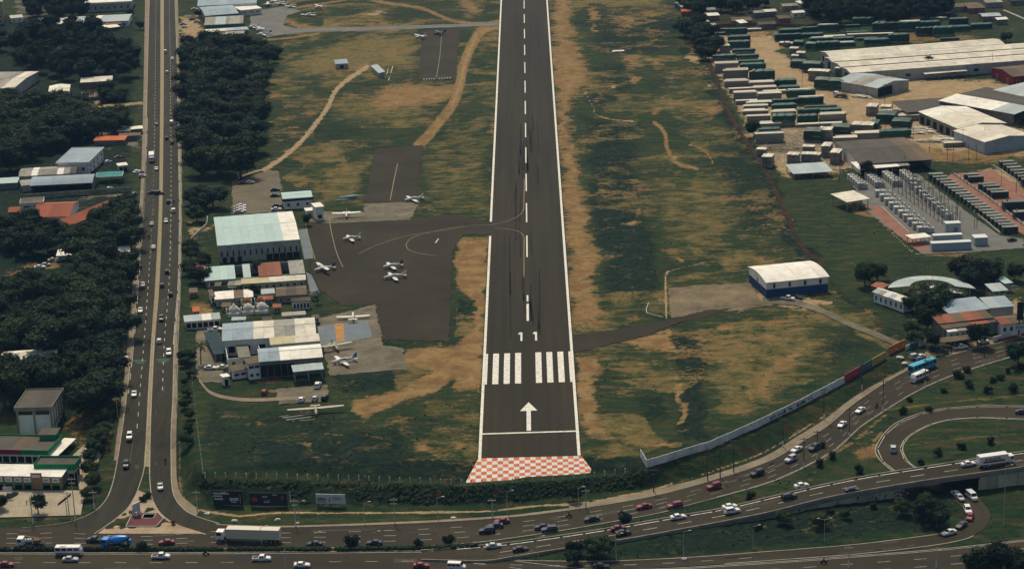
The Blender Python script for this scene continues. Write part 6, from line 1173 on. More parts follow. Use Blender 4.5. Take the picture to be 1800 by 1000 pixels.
SHAPES = dict(
 sedan=(4.4, [(-2.2, .72, .35, .72, .62, .8), (-2.1, .84, .25, .86, .74, .98), (-1.5, .86, .22, .92, .76, 1.0), (-.95, .86, .22, .92, .60, 1.38), (.25, .86, .22, .92, .60, 1.42), (.95, .86, .22, .9, .74, .98), (1.9, .84, .24, .76, .74, .86), (2.2, .70, .35, .6, .62, .68)], (2, 3, 4, 5)),
 hatch=(3.8, [(-1.9, .74, .35, .8, .66, .92), (-1.82, .82, .25, .9, .66, 1.05), (-1.35, .83, .22, .93, .60, 1.42), (.2, .83, .22, .93, .60, 1.46), (.85, .83, .22, .9, .72, 1.0), (1.65, .80, .24, .76, .70, .86), (1.9, .68, .35, .6, .6, .7)], (1, 2, 3, 4)),
 suv=(4.6, [(-2.3, .80, .42, .95, .74, 1.05), (-2.22, .90, .32, 1.02, .76, 1.2), (-1.9, .92, .3, 1.06, .70, 1.72), (.25, .92, .3, 1.06, .70, 1.76), (1.0, .92, .3, 1.02, .80, 1.12), (2.05, .90, .32, .92, .78, 1.02), (2.3, .78, .42, .75, .7, .85)], (1, 2, 3, 4)),
 pickup=(5.1, [(-2.55, .82, .45, .95, .80, .96), (-2.5, .88, .36, .98, .86, 1.0), (-.75, .88, .33, .98, .86, 1.0), (-.7, .88, .33, 1.04, .84, 1.1), (-.45, .88, .33, 1.04, .66, 1.68), (.75, .88, .33, 1.04, .66, 1.7), (1.35, .88, .33, 1.0, .8, 1.12), (2.3, .87, .36, .92, .78, 1.0), (2.55, .78, .45, .75, .7, .84)], (3, 4, 5, 6)),
 van=(4.9, [(-2.45, .88, .4, 1.1, .80, 1.95), (-2.4, .92, .3, 1.12, .82, 2.05), (1.15, .92, .3, 1.12, .80, 2.08), (1.75, .92, .3, 1.1, .80, 1.25), (2.3, .88, .34, .95, .78, 1.02), (2.45, .78, .45, .75, .7, .85)], (0, 1, 2, 3)),
 minibus=(7.6, [(-3.8, 1.05, .5, 1.5, .95, 2.5), (-3.7, 1.12, .42, 1.55, 1.0, 2.68), (3.2, 1.12, .42, 1.55, 1.0, 2.72), (3.7, 1.1, .42, 1.4, .92, 1.75), (3.8, .98, .55, 1.1, .85, 1.3)], (0, 1, 2, 3)),
 bus=(11.8, [(-5.9, 1.2, .5, 1.6, 1.12, 2.9), (-5.8, 1.26, .4, 1.65, 1.18, 3.1), (5.6, 1.26, .4, 1.65, 1.18, 3.12), (5.85, 1.22, .42, 1.4, 1.15, 2.9), (5.9, 1.1, .5, 1.2, 1.05, 1.5)], (0, 1, 2, 3)))
def car(kind, colour):
    def mk_(t):
        L, st, (r0, r1, r2, r3) = SHAPES[kind]; cp = CARP[colour]; mb = MB(); body_loft(mb, st); b = mb.build('body', cp, t)
        big = kind in ('bus', 'minibus', 'van')
        A, B_, C, D = (st[i] for i in (r0, r1, r2, r3))
        def quad(name, p, par=t): MB().add(p, [(0, 1, 2, 3)]).build(name, CARGL, par)
        e = .015
        for s in (-1, 1):
            n = {'bus': 6, 'minibus': 4, 'van': 3}.get(kind, 2)
            for i in range(n):
                f0, f1 = i/n+.02, (i+1)/n-.02; x0, x1 = B_[0]+(C[0]-B_[0])*f0, B_[0]+(C[0]-B_[0])*f1
                def at(x, f): w = B_[1]; wt = B_[4]; z = B_[3]+(min(B_[5], C[5])-B_[3])*f; return (x, s*(w+(wt-w)*f+e), z)
                lo, hi = (.08, .72) if big else (.08, .86); p = [at(x0, lo), at(x1, lo), at(x1, hi), at(x0, hi)]; quad('side_window', p if s < 0 else p[::-1])
        def face(name, P, Q):
            (x0, z0, w0), (x1, z1, w1) = (P[0], P[5], P[4]), (Q[0], Q[5], Q[4]); a = .06; n = Vector((-(z1-z0), 0, x1-x0)).normalized()*e
            if n.z < 0: n = -n
            g = lambda f, s, ww: Vector((x0+(x1-x0)*f, s*ww*.94, z0+(z1-z0)*f))+n
            quad(name, [g(.08, -1, w0), g(.08, 1, w0), g(.93, 1, w1), g(.93, -1, w1)])
        if kind in ('bus', 'minibus'):
            for nm, S, sg in (('rear_window', st[0], -1), ('windscreen', st[-2], 1)): quad(nm, [(S[0]+sg*.12, -S[4]*.9, 1.3 if sg > 0 else 1.8), (S[0]+sg*.12, S[4]*.9, 1.3 if sg > 0 else 1.8), (S[0]+sg*.04, S[4]*.88, S[5]-.3), (S[0]+sg*.04, -S[4]*.88, S[5]-.3)])
        else: face('windscreen', C, D)
        if not big: face('rear_window', A, B_)
        if kind in ('bus', 'minibus'):
            MB().box(-L*.3, -L*.1, -.6, .6, C[5]+.003, C[5]+.16).build('roof_unit', cp, t)
            if kind == 'minibus':
                for s in (-1, 1): MB().box(-L*.47, L*.44, s*1.125-.008, s*1.125+.008, .62, 1.0).build('red_band', CARP['red'], t)
        if kind == 'pickup': MB().box(-2.4, -.85, -.72, .72, .985, 1.012).build('load_bed', TRIM, t)
        w = st[len(st)//2][1]; r = .48 if kind == 'bus' else .4 if kind == 'minibus' else .33
        wheels(t, (-L*.29, L*.31), w+.01, r, .28 if kind == 'bus' else .2)
        fr, rr = st[-1], st[0]
        for s in (-1, 1):
            MB().box(fr[0]-.05, fr[0]+.02, s*fr[1]*.72-.16, s*fr[1]*.72+.16, fr[3]-.12, fr[3]+.03).build('headlight', LAMP, t); MB().box(rr[0]-.02, rr[0]+.05, s*rr[1]*.75-.13, s*rr[1]*.75+.13, rr[3]-.16, rr[3]+.02).build('tail_light', TAIL, t)
        for z, x in ((.42, fr[0]), (.42, rr[0])): MB().box(x-.06, x+.06, -fr[1], fr[1], z-.12, z+.08).build('bumper', TRIM if colour in ('black', 'dark') else cp, t)
    return mk_
def cabin(t, x0, x1, w, z0, z1, m):
    MB().loft([[(x0, -w, z0), (x0, -w, z1), (x0, w, z1), (x0, w, z0)], [(x1-.25, -w, z0), (x1-.25, -w*.96, z1), (x1-.25, w*.96, z1), (x1-.25, w, z0)], [(x1, -w, z0), (x1, -w, z0+(z1-z0)*.45), (x1, w, z0+(z1-z0)*.45), (x1, w, z0)]]).build('cab', m, t)
    zc = z0+(z1-z0)*.5; MB().add([(x1+.012, -w*.9, zc-.05), (x1+.012, w*.9, zc-.05), (x1-.235, w*.88, z1-.12), (x1-.235, -w*.88, z1-.12)], [(0, 1, 2, 3)]).build('windscreen', CARGL, t)
    for s in (-1, 1): MB().box(x0+.6, x1-.35, s*w-.012, s*w+.012, zc, z1-.25).build('side_window', CARGL, t)
    for s in (-1, 1): MB().box(x1-.02, x1+.03, s*w*.75-.18, s*w*.75+.18, z0+.2, z0+.42).build('headlight', LAMP, t)
    MB().box(x1-.06, x1+.08, -w, w, z0-.1, z0+.16).build('bumper', TRIM, t)
def truck(kind, L=16, col='white', box='cream', side=None):
    def mk_(t):
        if kind == 'semi':
            cabin(t, L/2-2.3, L/2, 1.22, .75, 3.1, CARP[col]); b = MB().box(-L/2, L/2-3.2, -1.28, 1.28, 1.15, 4.0).build('trailer_box', CARP[box], t)
            for i in range(14): x = -L/2+.5+i*(L-4.2)/13; MB().box(x-.04, x+.04, -1.31, -1.283, 1.2, 3.95).build('rib', CARP[box], b)
            MB().box(-L/2, L/2-3.2, -1.34, 1.34, 4.003, 4.06).build('trailer_roof', CARP['cream'], t); MB().box(-L/2+.4, L/2-.3, -.5, .5, .6, 1.12).build('chassis', TRIM, t); MB().box(-L/2-.03, -L/2-.003, -1.2, 1.2, 1.3, 3.85).build('rear_door', CARP['white'], t); wheels(t, (-L/2+1.2, -L/2+2.4, -L/2+3.6, L/2-3.0, L/2-1.1), 1.25, .5, .3)
        elif kind == 'box':
            cabin(t, L/2-1.9, L/2, 1.15, .7, 2.7, CARP[col]); b = MB().box(-L/2, L/2-2.1, -1.22, 1.22, 1.0, 3.5).build('cargo_box', CARP[box], t); MB().box(-L/2+.3, L/2-.3, -.45, .45, .5, .98).build('chassis', TRIM, t); MB().box(-L/2-.02, -L/2-.003, -1.15, 1.15, 1.1, 3.4).build('rear_door', CARP['white'], t); wheels(t, (-L/2+1.3, -L/2+2.4, L/2-1.2) if L > 9 else (-L/2+1.4, L/2-1.2), 1.2, .48, .3)
            if side:
                for s in (-1, 1):
                    MB().box(-L/2+1, L/2-3.2, s*1.222-.006, s*1.222+.006, 1.5, 2.1).build('red_side_band', CARP['maroon'], t); mb = MB()
                    for k in range(11): x = -L/2+1.6+k*(L-6)/11; mb.box(x, x+.34, s*1.226-.006, s*1.226+.006, 2.25, 2.7+.3*((k*7) % 3 == 0))
                    mb.build('side_lettering', CARP['maroon'], t)
        elif kind == 'mixer':
            cabin(t, L/2-2.0, L/2, 1.2, .75, 2.8, CARP['blue']); MB().box(-L/2+.2, L/2-.3, -.5, .5, .6, 1.1).build('chassis', TRIM, t); mb = MB(); n = 14
            rg = [[(x, r*math.cos(2*math.pi*i/n), zc+r*math.sin(2*math.pi*i/n)) for i in range(n)] for x, r, zc in ((-L/2+.5, .55, 3.0), (-L/2+1.2, .85, 2.85), (-1.2, 1.25, 2.5), (.2, 1.25, 2.4), (1.6, .8, 2.25))]; mb.loft(rg); mb.build('mixer_drum', CARP['blue'], t, True)
            MB().box(-L/2-.3, -L/2+.6, -.5, .5, 1.3, 2.6).build('chute', CARP['blue'], t); MB().box(-L/2+.4, -L/2+.6, -.9, .9, 1.1, 3.2).build('drum_frame', TRIM, t); wheels(t, (-L/2+1.3, -L/2+2.5, L/2-1.2), 1.2, .5, .3)
        elif kind == 'flatbed':
            cabin(t, L/2-2.0, L/2, 1.2, .75, 2.8, CARP['white']); MB().box(-L/2, L/2-2.2, -1.2, 1.2, 1.0, 1.25).build('bed', TRIM, t); MB().box(-L/2+.3, L/2-.3, -.5, .5, .6, .98).build('chassis', TRIM, t); mb = MB(); mb.tube((L/2-2.8, 0, 1.2), (L/2-2.8, 0, 3.2), .2, .2, 8); mb.tube((L/2-2.8, 0, 3.1), (-L/2+1, .1, 2.4), .16, .1, 6); mb.tube((-L/2+1.2, 0, 1.2), (-L/2-.2, 0, 3.0), .12, .1, 6); mb.build('crane_arm', mat('crane_yellow', (.35, .22, .05), .6), t)
            MB().cyl((.6, 0, 1.85), .55, 1.8, 12, 'x').build('tank', CARP['white'], t); MB().box(-2.6, -.9, -.8, .8, 1.26, 2.1).build('machine', mat('machine_brown', (.16, .09, .05), .8), t); wheels(t, (-L/2+1.3, -L/2+2.5, L/2-1.2), 1.2, .5, .3)
    return mk_
def motorcycle(t):
    mb = MB(); mb.box(-.45, .35, -.12, .12, .45, .78); mb.tube((.35, 0, .75), (.66, 0, .32), .05, .04, 6); mb.tube((.35, -.35, 1.0), (.35, .35, 1.0), .03, .03, 5); mb.build('frame', TRIM, t); MB().box(-.7, .05, -.14, .14, .785, .86).build('seat', mat('seat_black', (.02, .02, .02), .8), t)
    for x in (-.62, .66): MB().cyl((x, 0, .31), .31, .1, 12).build('wheel', TYRE, t)
    MB().box(.52, .62, -.09, .09, .82, .98).build('headlight', LAMP, t)
# people: one continuous skinned body each
def skin_person(name, joints, edges, radii, m):
    me = bpy.data.meshes.new(name); me.from_pydata(joints, edges, []); o = bpy.data.objects.new(name, me); COL.objects.link(o)
    md = o.modifiers.new('skin', 'SKIN'); md.use_smooth_shade = True
    for i, r in enumerate(radii): v = me.skin_vertices[0].data[i]; v.radius = (r, r); v.use_root = (i == 0)
    o.modifiers.new('sub', 'SUBSURF').levels = 1; bpy.context.view_layer.update()
    ev = bpy.data.meshes.new_from_object(o.evaluated_get(bpy.context.evaluated_depsgraph_get())); bpy.data.objects.remove(o); ev.materials.clear(); ev.materials.append(m); ev.name = name; return ev
CLOTH = mat('dark_clothes', (.05, .05, .06), .9, .1, var=.5); HELM = mat('helmet_dark', (.05, .04, .04), .3, .5, var=.5); SKINM = mat('skin', (.22, .11, .07), .6)
RJ = [(-.15, 0, .92), (-.1, 0, 1.15), (-.02, 0, 1.38), (.0, 0, 1.52), (.03, 0, 1.66), (-.02, .2, 1.36), (.12, .3, 1.12), (.36, .3, 1.05), (-.02, -.2, 1.36), (.12, -.3, 1.12), (.36, -.3, 1.05), (-.1, .12, .88), (.28, .2, .82), (.1, .2, .42), (.22, .2, .36), (-.1, -.12, .88), (.28, -.2, .82), (.1, -.2, .42), (.22, -.2, .36)]
RE = [(0, 1), (1, 2), (2, 3), (3, 4), (2, 5), (5, 6), (6, 7), (2, 8), (8, 9), (9, 10), (0, 11), (11, 12), (12, 13), (13, 14), (0, 15), (15, 16), (16, 17), (17, 18)]
RR = [.15, .16, .16, .07, .11, .08, .055, .045, .08, .055, .045, .11, .085, .06, .05, .11, .085, .06, .05]
SJ = [(0, 0, .95), (0, 0, 1.18), (0, 0, 1.42), (0, 0, 1.55), (.02, 0, 1.68), (0, .2, 1.4), (.02, .26, 1.12), (.08, .27, .86), (0, -.2, 1.4), (-.02, -.26, 1.12), (.02, -.27, .86), (0, .1, .9), (.05, .11, .5), (.02, .12, .08), (.16, .12, .05), (0, -.1, .9), (-.03, -.11, .5), (-.1, -.12, .08), (.04, -.12, .05)]
RIDER = skin_person('rider_body', RJ, RE, RR, CLOTH); WALKER = skin_person('walker_body', SJ, RE, RR, CLOTH)
def head_mesh(): m = bmesh.new(); bmesh.ops.create_icosphere(m, subdivisions=2, radius=.145); me = bpy.data.meshes.new('helmet'); m.to_mesh(me); m.free(); me.materials.append(HELM); return me
HEADM = head_mesh()
def hd(px, py, key=None, to=None):
    """heading: along a road (key, sign) or towards a photograph point"""
    g = G(px, py)
    if to is not None: d = G(*to)-g; return math.atan2(d[1], d[0])
    k, s = key; A, B_, q, _, _ = ROADS[k]; C = (A+B_)/2; i = int(np.argmin(np.hypot(C[:, 0]-g[0], C[:, 1]-g[1]))); i = min(max(i, 1), len(C)-2); d = (C[i+1]-C[i-1])*s; return math.atan2(d[1], d[0])
def deck_point(px, py):
    A, B_, q, _, up = ROADS['fly']; z = 0
    for _ in range(8):
        g = GZ(px, py, z); i = int(np.argmin(np.hypot(*( (A+B_)/2-g)[:, :2].T))); z = A[i][2]+up
    return GZ(px, py, z)
GROUPED = {}
def veh(kind, colour, px, py, head, label, deck=False, name=None, cat=None, maker=None):
    g = deck_point(px, py) if deck else G(px, py)
    if isinstance(head, str): key = {'wl+': ('wl', -1), 'wl-': ('wl', 1), 'wr+': ('wr', -1), 'wr-': ('wr', 1), 'av+': ('av', 1), 'av-': ('av', -1), 'bot+': ('bot', 1), 'bot-': ('bot', -1), 'fly+': ('fly', 1), 'fly-': ('fly', -1), 'loop+': ('loop', 1), 'loop-': ('loop', -1)}[head]; a = hd(px, py, key)
    elif isinstance(head, tuple): a = hd(px, py, None, head)
    else: a = math.radians(head)
    up = .0
    for k in ('wl', 'wr', 'av', 'bot', 'loop', 'med'):
        if not deck and k in ROADS:
            A, B_, q, dk, u_ = ROADS[k]; C = (A+B_)/2; i = int(np.argmin(np.hypot(C[:, 0]-g[0], C[:, 1]-g[1])))
            if np.hypot(*(C[i]-g)[:2]) < np.hypot(*(A[i]-B_[i])[:2])*.6: up = max(up, u_+.04)
    if not deck: g = np.array([g[0], g[1], H(g[0], g[1])+max(up, .06)])
    else: g = g+np.array([0, 0, .04])
    return inst(('veh', kind, colour), maker or car(kind, colour), name or {'van': 'van', 'pickup': 'pickup_truck', 'bus': 'bus', 'minibus': 'minibus'}.get(kind, 'car'), g, a, label, cat or {'van': 'van', 'pickup': 'pickup', 'bus': 'bus', 'minibus': 'minibus'}.get(kind, 'car'))
V = veh
# west road, from the far end down
for a in (('suv', 'white', 291, 93, 'wr+', 'small white car far up the west road beside the centre line'), ('hatch', 'silver', 303, 105, 'wr-', 'silver car in the outer lane of the west road near the dense wood'), ('hatch', 'white', 294, 129, 'wr+', 'small white and dark car on the west road below the silver one'), ('van', 'white', 302, 219, 'wr+', 'white van on the west road beside the dense wood'), ('sedan', 'dark', 275, 220, 'wl+', 'dark car on the left carriageway level with the white van'), ('hatch', 'black', 293, 245, 'wr+', 'black car on the west road just below the white van'),
  ('hatch', 'black', 303, 253, 'wr+', 'black car hugging the right kerb of the west road'), ('sedan', 'white', 275, 299, 'wl+', 'white car just below the white box truck'), ('hatch', 'silver', 250, 312, 8, 'silver car parked on the west pavement beside the teal canopy'), ('sedan', 'black', 269, 341, 5, 'black car turning across the left carriageway'), ('suv', 'dark', 279, 342, 5, 'dark car at the median beside the turning black car'), ('hatch', 'black', 296, 357, 'wr+', 'black car on the west road beside the hangar clump'), ('suv', 'white', 305, 373, 'wr+', 'white car with dark windows above the silver hatchback'), ('hatch', 'silver', 292, 391, 'wr-', 'silver hatchback near the median beside the aqua-roofed hangar'), ('sedan', 'silver', 267, 396, 'wl+', 'silver and dark car on the left carriageway by the red tiled house'), ('sedan', 'white', 270, 437, 'wl+', 'white car on the left carriageway beside the white-roofed kiosk'), ('hatch', 'black', 294, 480, 'wr+', 'black car beside the derelict shed on the west road'),
  ('sedan', 'white', 251, 503, 'wl-', 'white car on the left carriageway beside the roadside shop'), ('hatch', 'dark', 285, 504, 'wr+', 'dark car close to the median above the black car'), ('hatch', 'black', 300, 520, 'wr+', 'black car at the right kerb beside the white flat-roofed house'), ('sedan', 'white', 247, 548, 'wl-', 'white car near the left kerb above the green crossing'), ('suv', 'black', 284, 563, 'wr-', 'black car beside the median above the white hatchback'), ('hatch', 'white', 280, 602, 'wr+', 'white hatchback just above the green crossing'), ('suv', 'white', 297, 623, 'wr-', 'white boxy car at the right end of the green crossing'), ('sedan', 'white', 236, 695, 'wl-', 'white car alone on the left carriageway beside the tree strip'), ('sedan', 'white', 215, 632, 20, 'white car parked on the dirt verge beside the green crossing'), ('hatch', 'white', 206, 657, 80, 'white car parked under trees on the dirt verge'), ('suv', 'white', 228, 770, 'wl-', 'white station wagon on the left carriageway beside the station'), ('suv', 'black', 222, 820, 'wl-', 'black car near the bottom of the left carriageway'), ('sedan', 'silver', 282, 858, 'wr-', 'silver car with dark roof at the junction island'),
  ('pickup', 'white', 378, 582, 5, 'white pickup parked at the top of the driveway'), ('sedan', 'white', 370, 649, -6, 'white car parked on the driveway opposite the palm'), ('hatch', 'red', 465, 692, 85, 'red car parked on the grass beside the dirt track'), ('sedan', 'white', 393, 648, 8, 'white car half hidden by the office yard wall'), ('suv', 'white', 559, 680, 85, 'white car parked apart below the white-roofed hangar'), ('hatch', 'white', 530, 705, 85, 'white car parked alone on the concrete yard'), ('hatch', 'silver', 554, 703, 85, 'silver car parked next to the black one on the concrete yard'), ('suv', 'black', 571, 702, 85, 'black car parked at the end of the concrete yard'),
  ('sedan', 'dark', 427, 324, 10, 'dark car at the edge of the parking yard'), ('hatch', 'cream', 440, 323, 10, 'cream car beside the dark one at the parking yard edge'), ('sedan', 'black', 484, 336, 6, 'black car in the parking yard beside the aqua-roofed house'), ('sedan', 'dark', 484, 346, 6, 'dark car in the parking yard, second from the aqua-roofed house'), ('sedan', 'dark', 487, 364, 6, 'dark car behind the aqua-roofed hangar'), ('sedan', 'white', 486, 370, 6, 'white car right behind the aqua-roofed hangar')): V(*a)
for i in range(6): V('sedan', ('white', 'silver')[i % 2], 424-(i % 2)*4, 364+i*2.2, 6, '%s car in the tight row behind the aqua-roofed hangar, %s' % (('white', 'silver')[i % 2], ('farthest', 'second from far end', 'third from far end', 'third from hangar', 'second from hangar', 'nearest the hangar')[i]))
for i, (x, y, c, lb) in enumerate(((322, 45, 'dark', 'dark car in the terminal car park'), (324, 49, 'white', 'white car below the dark one in the terminal car park'), (342, 18, 'white', 'white van-like car beside the terminal hall'), (346, 40, 'silver', 'silver car under trees in the terminal car park'), (338, 36, 'dark', 'dark car under trees in the terminal car park'))): V('sedan', c, x, y, 8, lb)
for i, (x, y, c, lb) in enumerate(((70, 472, 'white', 'white car in the muddy yard, left of two'), (81, 468, 'silver', 'silver car in the muddy yard with raised bonnet'), (94, 459, 'cream', 'cream car beside the white garage'), (106, 459, 'white', 'white car under the white garage roof'), (208, 279, 'red', 'red car in the garden beside the villa'), (190, 287, 'white', 'white car in the shade beside the villa'), (241, 304, 'white', 'white car parked on the verge above the teal canopy'), (247, 305, 'silver', 'silver car parked beside the pavement near the teal canopy'), (192, 334, 'cream', 'ochre car in the yard beside the curved-roof shed'), (236, 344, 'dark', 'dark car parked at the end of the concrete yard wall'))): V('hatch' if i % 2 else 'sedan', c, x, y, 10+i*7, lb)
V('x', 'box', 267, 283, 'wl-', 'white box truck on the left carriageway of the west road', name='box_truck', cat='truck', maker=truck('box', 9.5, 'white', 'white'))
# avenue and flyover
for a in (('sedan', 'red', 293, 956, 'av-', 'dark red car beside the cement mixer below the junction island'), ('minibus', 'white', 122, 975, 'bot+', 'white minibus on the lower carriageway at bottom left'), ('sedan', 'silver', 124, 986, 'bot+', 'silver car directly below the white minibus'), ('sedan', 'red', 11, 995, 'bot+', 'red car at the bottom left corner'), ('pickup', 'white', 283, 981, 'bot+', 'white pickup on the lower carriageway below the junction island'), ('pickup', 'white', 460, 985, 'bot+', 'white pickup below the long white truck'), ('sedan', 'white', 531, 996, 'bot+', 'white car at the bottom edge right of the pickup'), ('sedan', 'black', 553, 959, 'av-', 'black car at the median left of the tall bush'), ('sedan', 'black', 658, 957, 'av-', 'black car at the median right of the tall bush'), ('sedan', 'red', 741, 997, 'bot+', 'red car at the bottom edge below the hedge end'), ('van', 'white', 803, 1000, 'bot+', 'white van at the bottom edge right of the red car'),
  ('suv', 'black', 856, 936, 'av-', 'black car in the lower lane of a trio left of the flyover start'), ('sedan', 'dark', 871, 927, 'av-', 'dark car in the middle of the trio on the avenue'), ('sedan', 'maroon', 882, 919, 'av-', 'dark maroon car at the head of the trio on the avenue'), ('sedan', 'black', 953, 929, 'av-', 'black car just left of the grey one on the avenue'), ('suv', 'dark', 966, 934, 'av-', 'dark grey car overlapping the black car on the avenue'), ('sedan', 'black', 1040, 915, 'av-', 'black car alone on the avenue between motorcycles'), ('sedan', 'red', 1132, 893, 'av-', 'red car, left of the pair on the avenue'), ('suv', 'red', 1186, 892, 'av-', 'dark red car, right of the pair on the avenue'), ('suv', 'red', 1255, 858, 'av-', 'red car climbing the avenue beside utility poles'), ('suv', 'black', 1331, 835, 'av-', 'black car near the kerb where the avenue bends'), ('suv', 'silver', 1390, 810, 'av-', 'silver car on the bend below the white car'), ('sedan', 'white', 1400, 793, 'av-', 'white car on the bend above the silver car'), ('suv', 'dark', 1431, 790, 'av-', 'dark car on the bend beside a white-based pole'), ('sedan', 'white', 1480, 749, 'av-', 'white car below the lone white car on the upper bend'), ('sedan', 'white', 1512, 724, 'av-', 'white car on the upper bend beside the motorcycle'),
  ('sedan', 'white', 1617, 630, 'av-', 'white car on the gravel above the blue bus'), ('sedan', 'dark', 1655, 619, 15, 'dark car parked in front of the shop awning'), ('pickup', 'white', 1688, 613, 15, 'white pickup parked in front of the shop awning'), ('sedan', 'white', 1728, 603, 15, 'pale car under the wide dark tree by the avenue'), ('suv', 'silver', 1609, 630, 25, 'silver car half hidden behind the blue bus'), ('pickup', 'white', 1385, 527, -30, 'white pickup parked in front of the blue-walled hangar'), ('sedan', 'dark', 1401, 524, -40, 'dark car with pale roof parked beside the pickup at the hangar'), ('sedan', 'dark', 1797, 727, 'loop-', 'dark car on the loop road at the right edge'), ('suv', 'silver', 1570, 792, 'loop-', 'silver car alone on the bend of the loop road'), ('hatch', 'dark', 1779, 424, 20, 'dark car on the drive right of the substation'), ('hatch', 'dark', 22, 872, 60, 'dark car parked before the station arcade'), ('hatch', 'white', 158, 782, 80, 'white car beside the strip of bushy trees'), ('hatch', 'silver', 160, 792, 80, 'silver car just below the white one beside the bushy trees'),
  ('van', 'white', 1708, 876, 'loop+', 'white van on the loop coming out of the underpass'), ('sedan', 'white', 1682, 872, 'loop+', 'white car in the dark underpass beside the van'), ('hatch', 'silver', 1687, 878, 'loop+', 'silver car behind the white one in the underpass'), ('suv', 'white', 1701, 900, 'loop+', 'white car on the loop just below the van'), ('hatch', 'red', 1705, 912, 'loop+', 'red car on the loop inside the kerb'), ('sedan', 'dark', 1690, 926, 'loop+', 'dark car on the loop above the last white car'), ('sedan', 'white', 1668, 939, 'loop+', 'white car leading on the loop at its lower end'), ('sedan', 'black', 1057, 998, 'bot+', 'black car at the bottom edge below the lamp post')): V(*a)
for a in (('sedan', 'silver', 868, 962, 'fly+', 'silver car at the very start of the flyover'), ('sedan', 'black', 915, 968, 'fly+', 'black car on the flyover start'), ('sedan', 'maroon', 1087, 931, 'fly+', 'dark maroon car beside the black one on the flyover ramp'), ('sedan', 'black', 1095, 939, 'fly+', 'black car with pale roof line on the flyover ramp'), ('sedan', 'white', 1192, 911, 'fly+', 'white car alone on the flyover ramp'), ('sedan', 'white', 1283, 893, 'fly+', 'white car, upper of the side-by-side pair on the flyover'), ('suv', 'white', 1287, 901, 'fly+', 'white car, lower of the side-by-side pair on the flyover'), ('suv', 'black', 1387, 876, 'fly+', 'black car high on the flyover'), ('sedan', 'dark', 1498, 864, 'fly+', 'dark grey car on the flyover above the retaining wall'), ('sedan', 'white', 1409, 856, 'fly+', 'white car near the upper edge of the flyover'), ('sedan', 'white', 1702, 818, 'fly+', 'white car following the truck on the flyover')): V(*a, deck=True)
V('bus', 'teal', 1621, 651, 'av-', 'light blue bus on the avenue bend'); V('minibus', 'white', 1616, 668, 'av-', 'white minibus with red lower band beside the blue bus')
V('x', 'semi', 437, 951, 'av-', 'long white articulated truck below the billboards', name='articulated_truck', cat='truck', maker=truck('semi', 18.5)); V('x', 'artic', 1750, 817, 'fly+', 'white box truck with red lettering on the flyover', deck=True, name='box_truck', cat='truck', maker=truck('box', 11.0, 'white', 'white', True))
V('x', 'mixer', 205, 962, 'av-', 'bright blue cement mixer truck below the junction island', name='cement_mixer', cat='truck', maker=truck('mixer', 8.2)); V('x', 'flat', 55, 960, 'av-', 'flatbed truck with crane arm and white tank at left', name='flatbed_truck', cat='truck', maker=truck('flatbed', 7.8)); V('pickup', 'dark', 168, 952, 'av-', 'dark pickup with covered load beside the cement mixer')
V('x', 'yard', 1478, 172, 140, 'flatbed truck loaded near the open gabled shed', name='flatbed_truck', cat='truck', maker=truck('flatbed', 8))
for i, (x, y, h, lb) in enumerate(((262, 420, 'wl-', 'by the red tiled house'), (291, 814, 'wr+', 'near the junction island'), (362, 975, 'bot+', 'on the lower carriageway below the truck'), (1000, 909, 'av-', 'left of the lone black car'), (1092, 904, 'av-', 'left of the red car pair'), (1541, 716, 'av-', 'beside the white car on the upper bend'), (1448, 990, 'bot+', 'at the bottom edge below the flyover wall'), (306, 358, 'wr+', 'at the right kerb of the west road'))):
    o = V('x', 'moto', x, y, h, 'motorcycle '+lb, name='motorcycle', cat='motorcycle', maker=motorcycle)
    p = thing('person', o.location, o.rotation_euler.z, 'rider in dark clothes on the motorcycle '+lb, 'person'); mk('body', RIDER, p); q = mk('helmet', HEADM, p); q.location = (.04, 0, 1.7)
for x, y, lb in ((1672, 620, 'person standing between the cars parked at the shop awning'), (1612, 634, 'person standing on the gravel near the blue bus'), (47, 888, 'person standing on the forecourt beside the dark tree')):
    g = G(x, y); p = thing('person', g, R.uniform(0, 6), lb+' in dark clothes' if len(lb) < 40 else lb, 'person'); mk('body', WALKER, p); q = mk('hair', HEADM, p); q.location = (.02, 0, 1.72); q.scale = (.8, .7, .85)
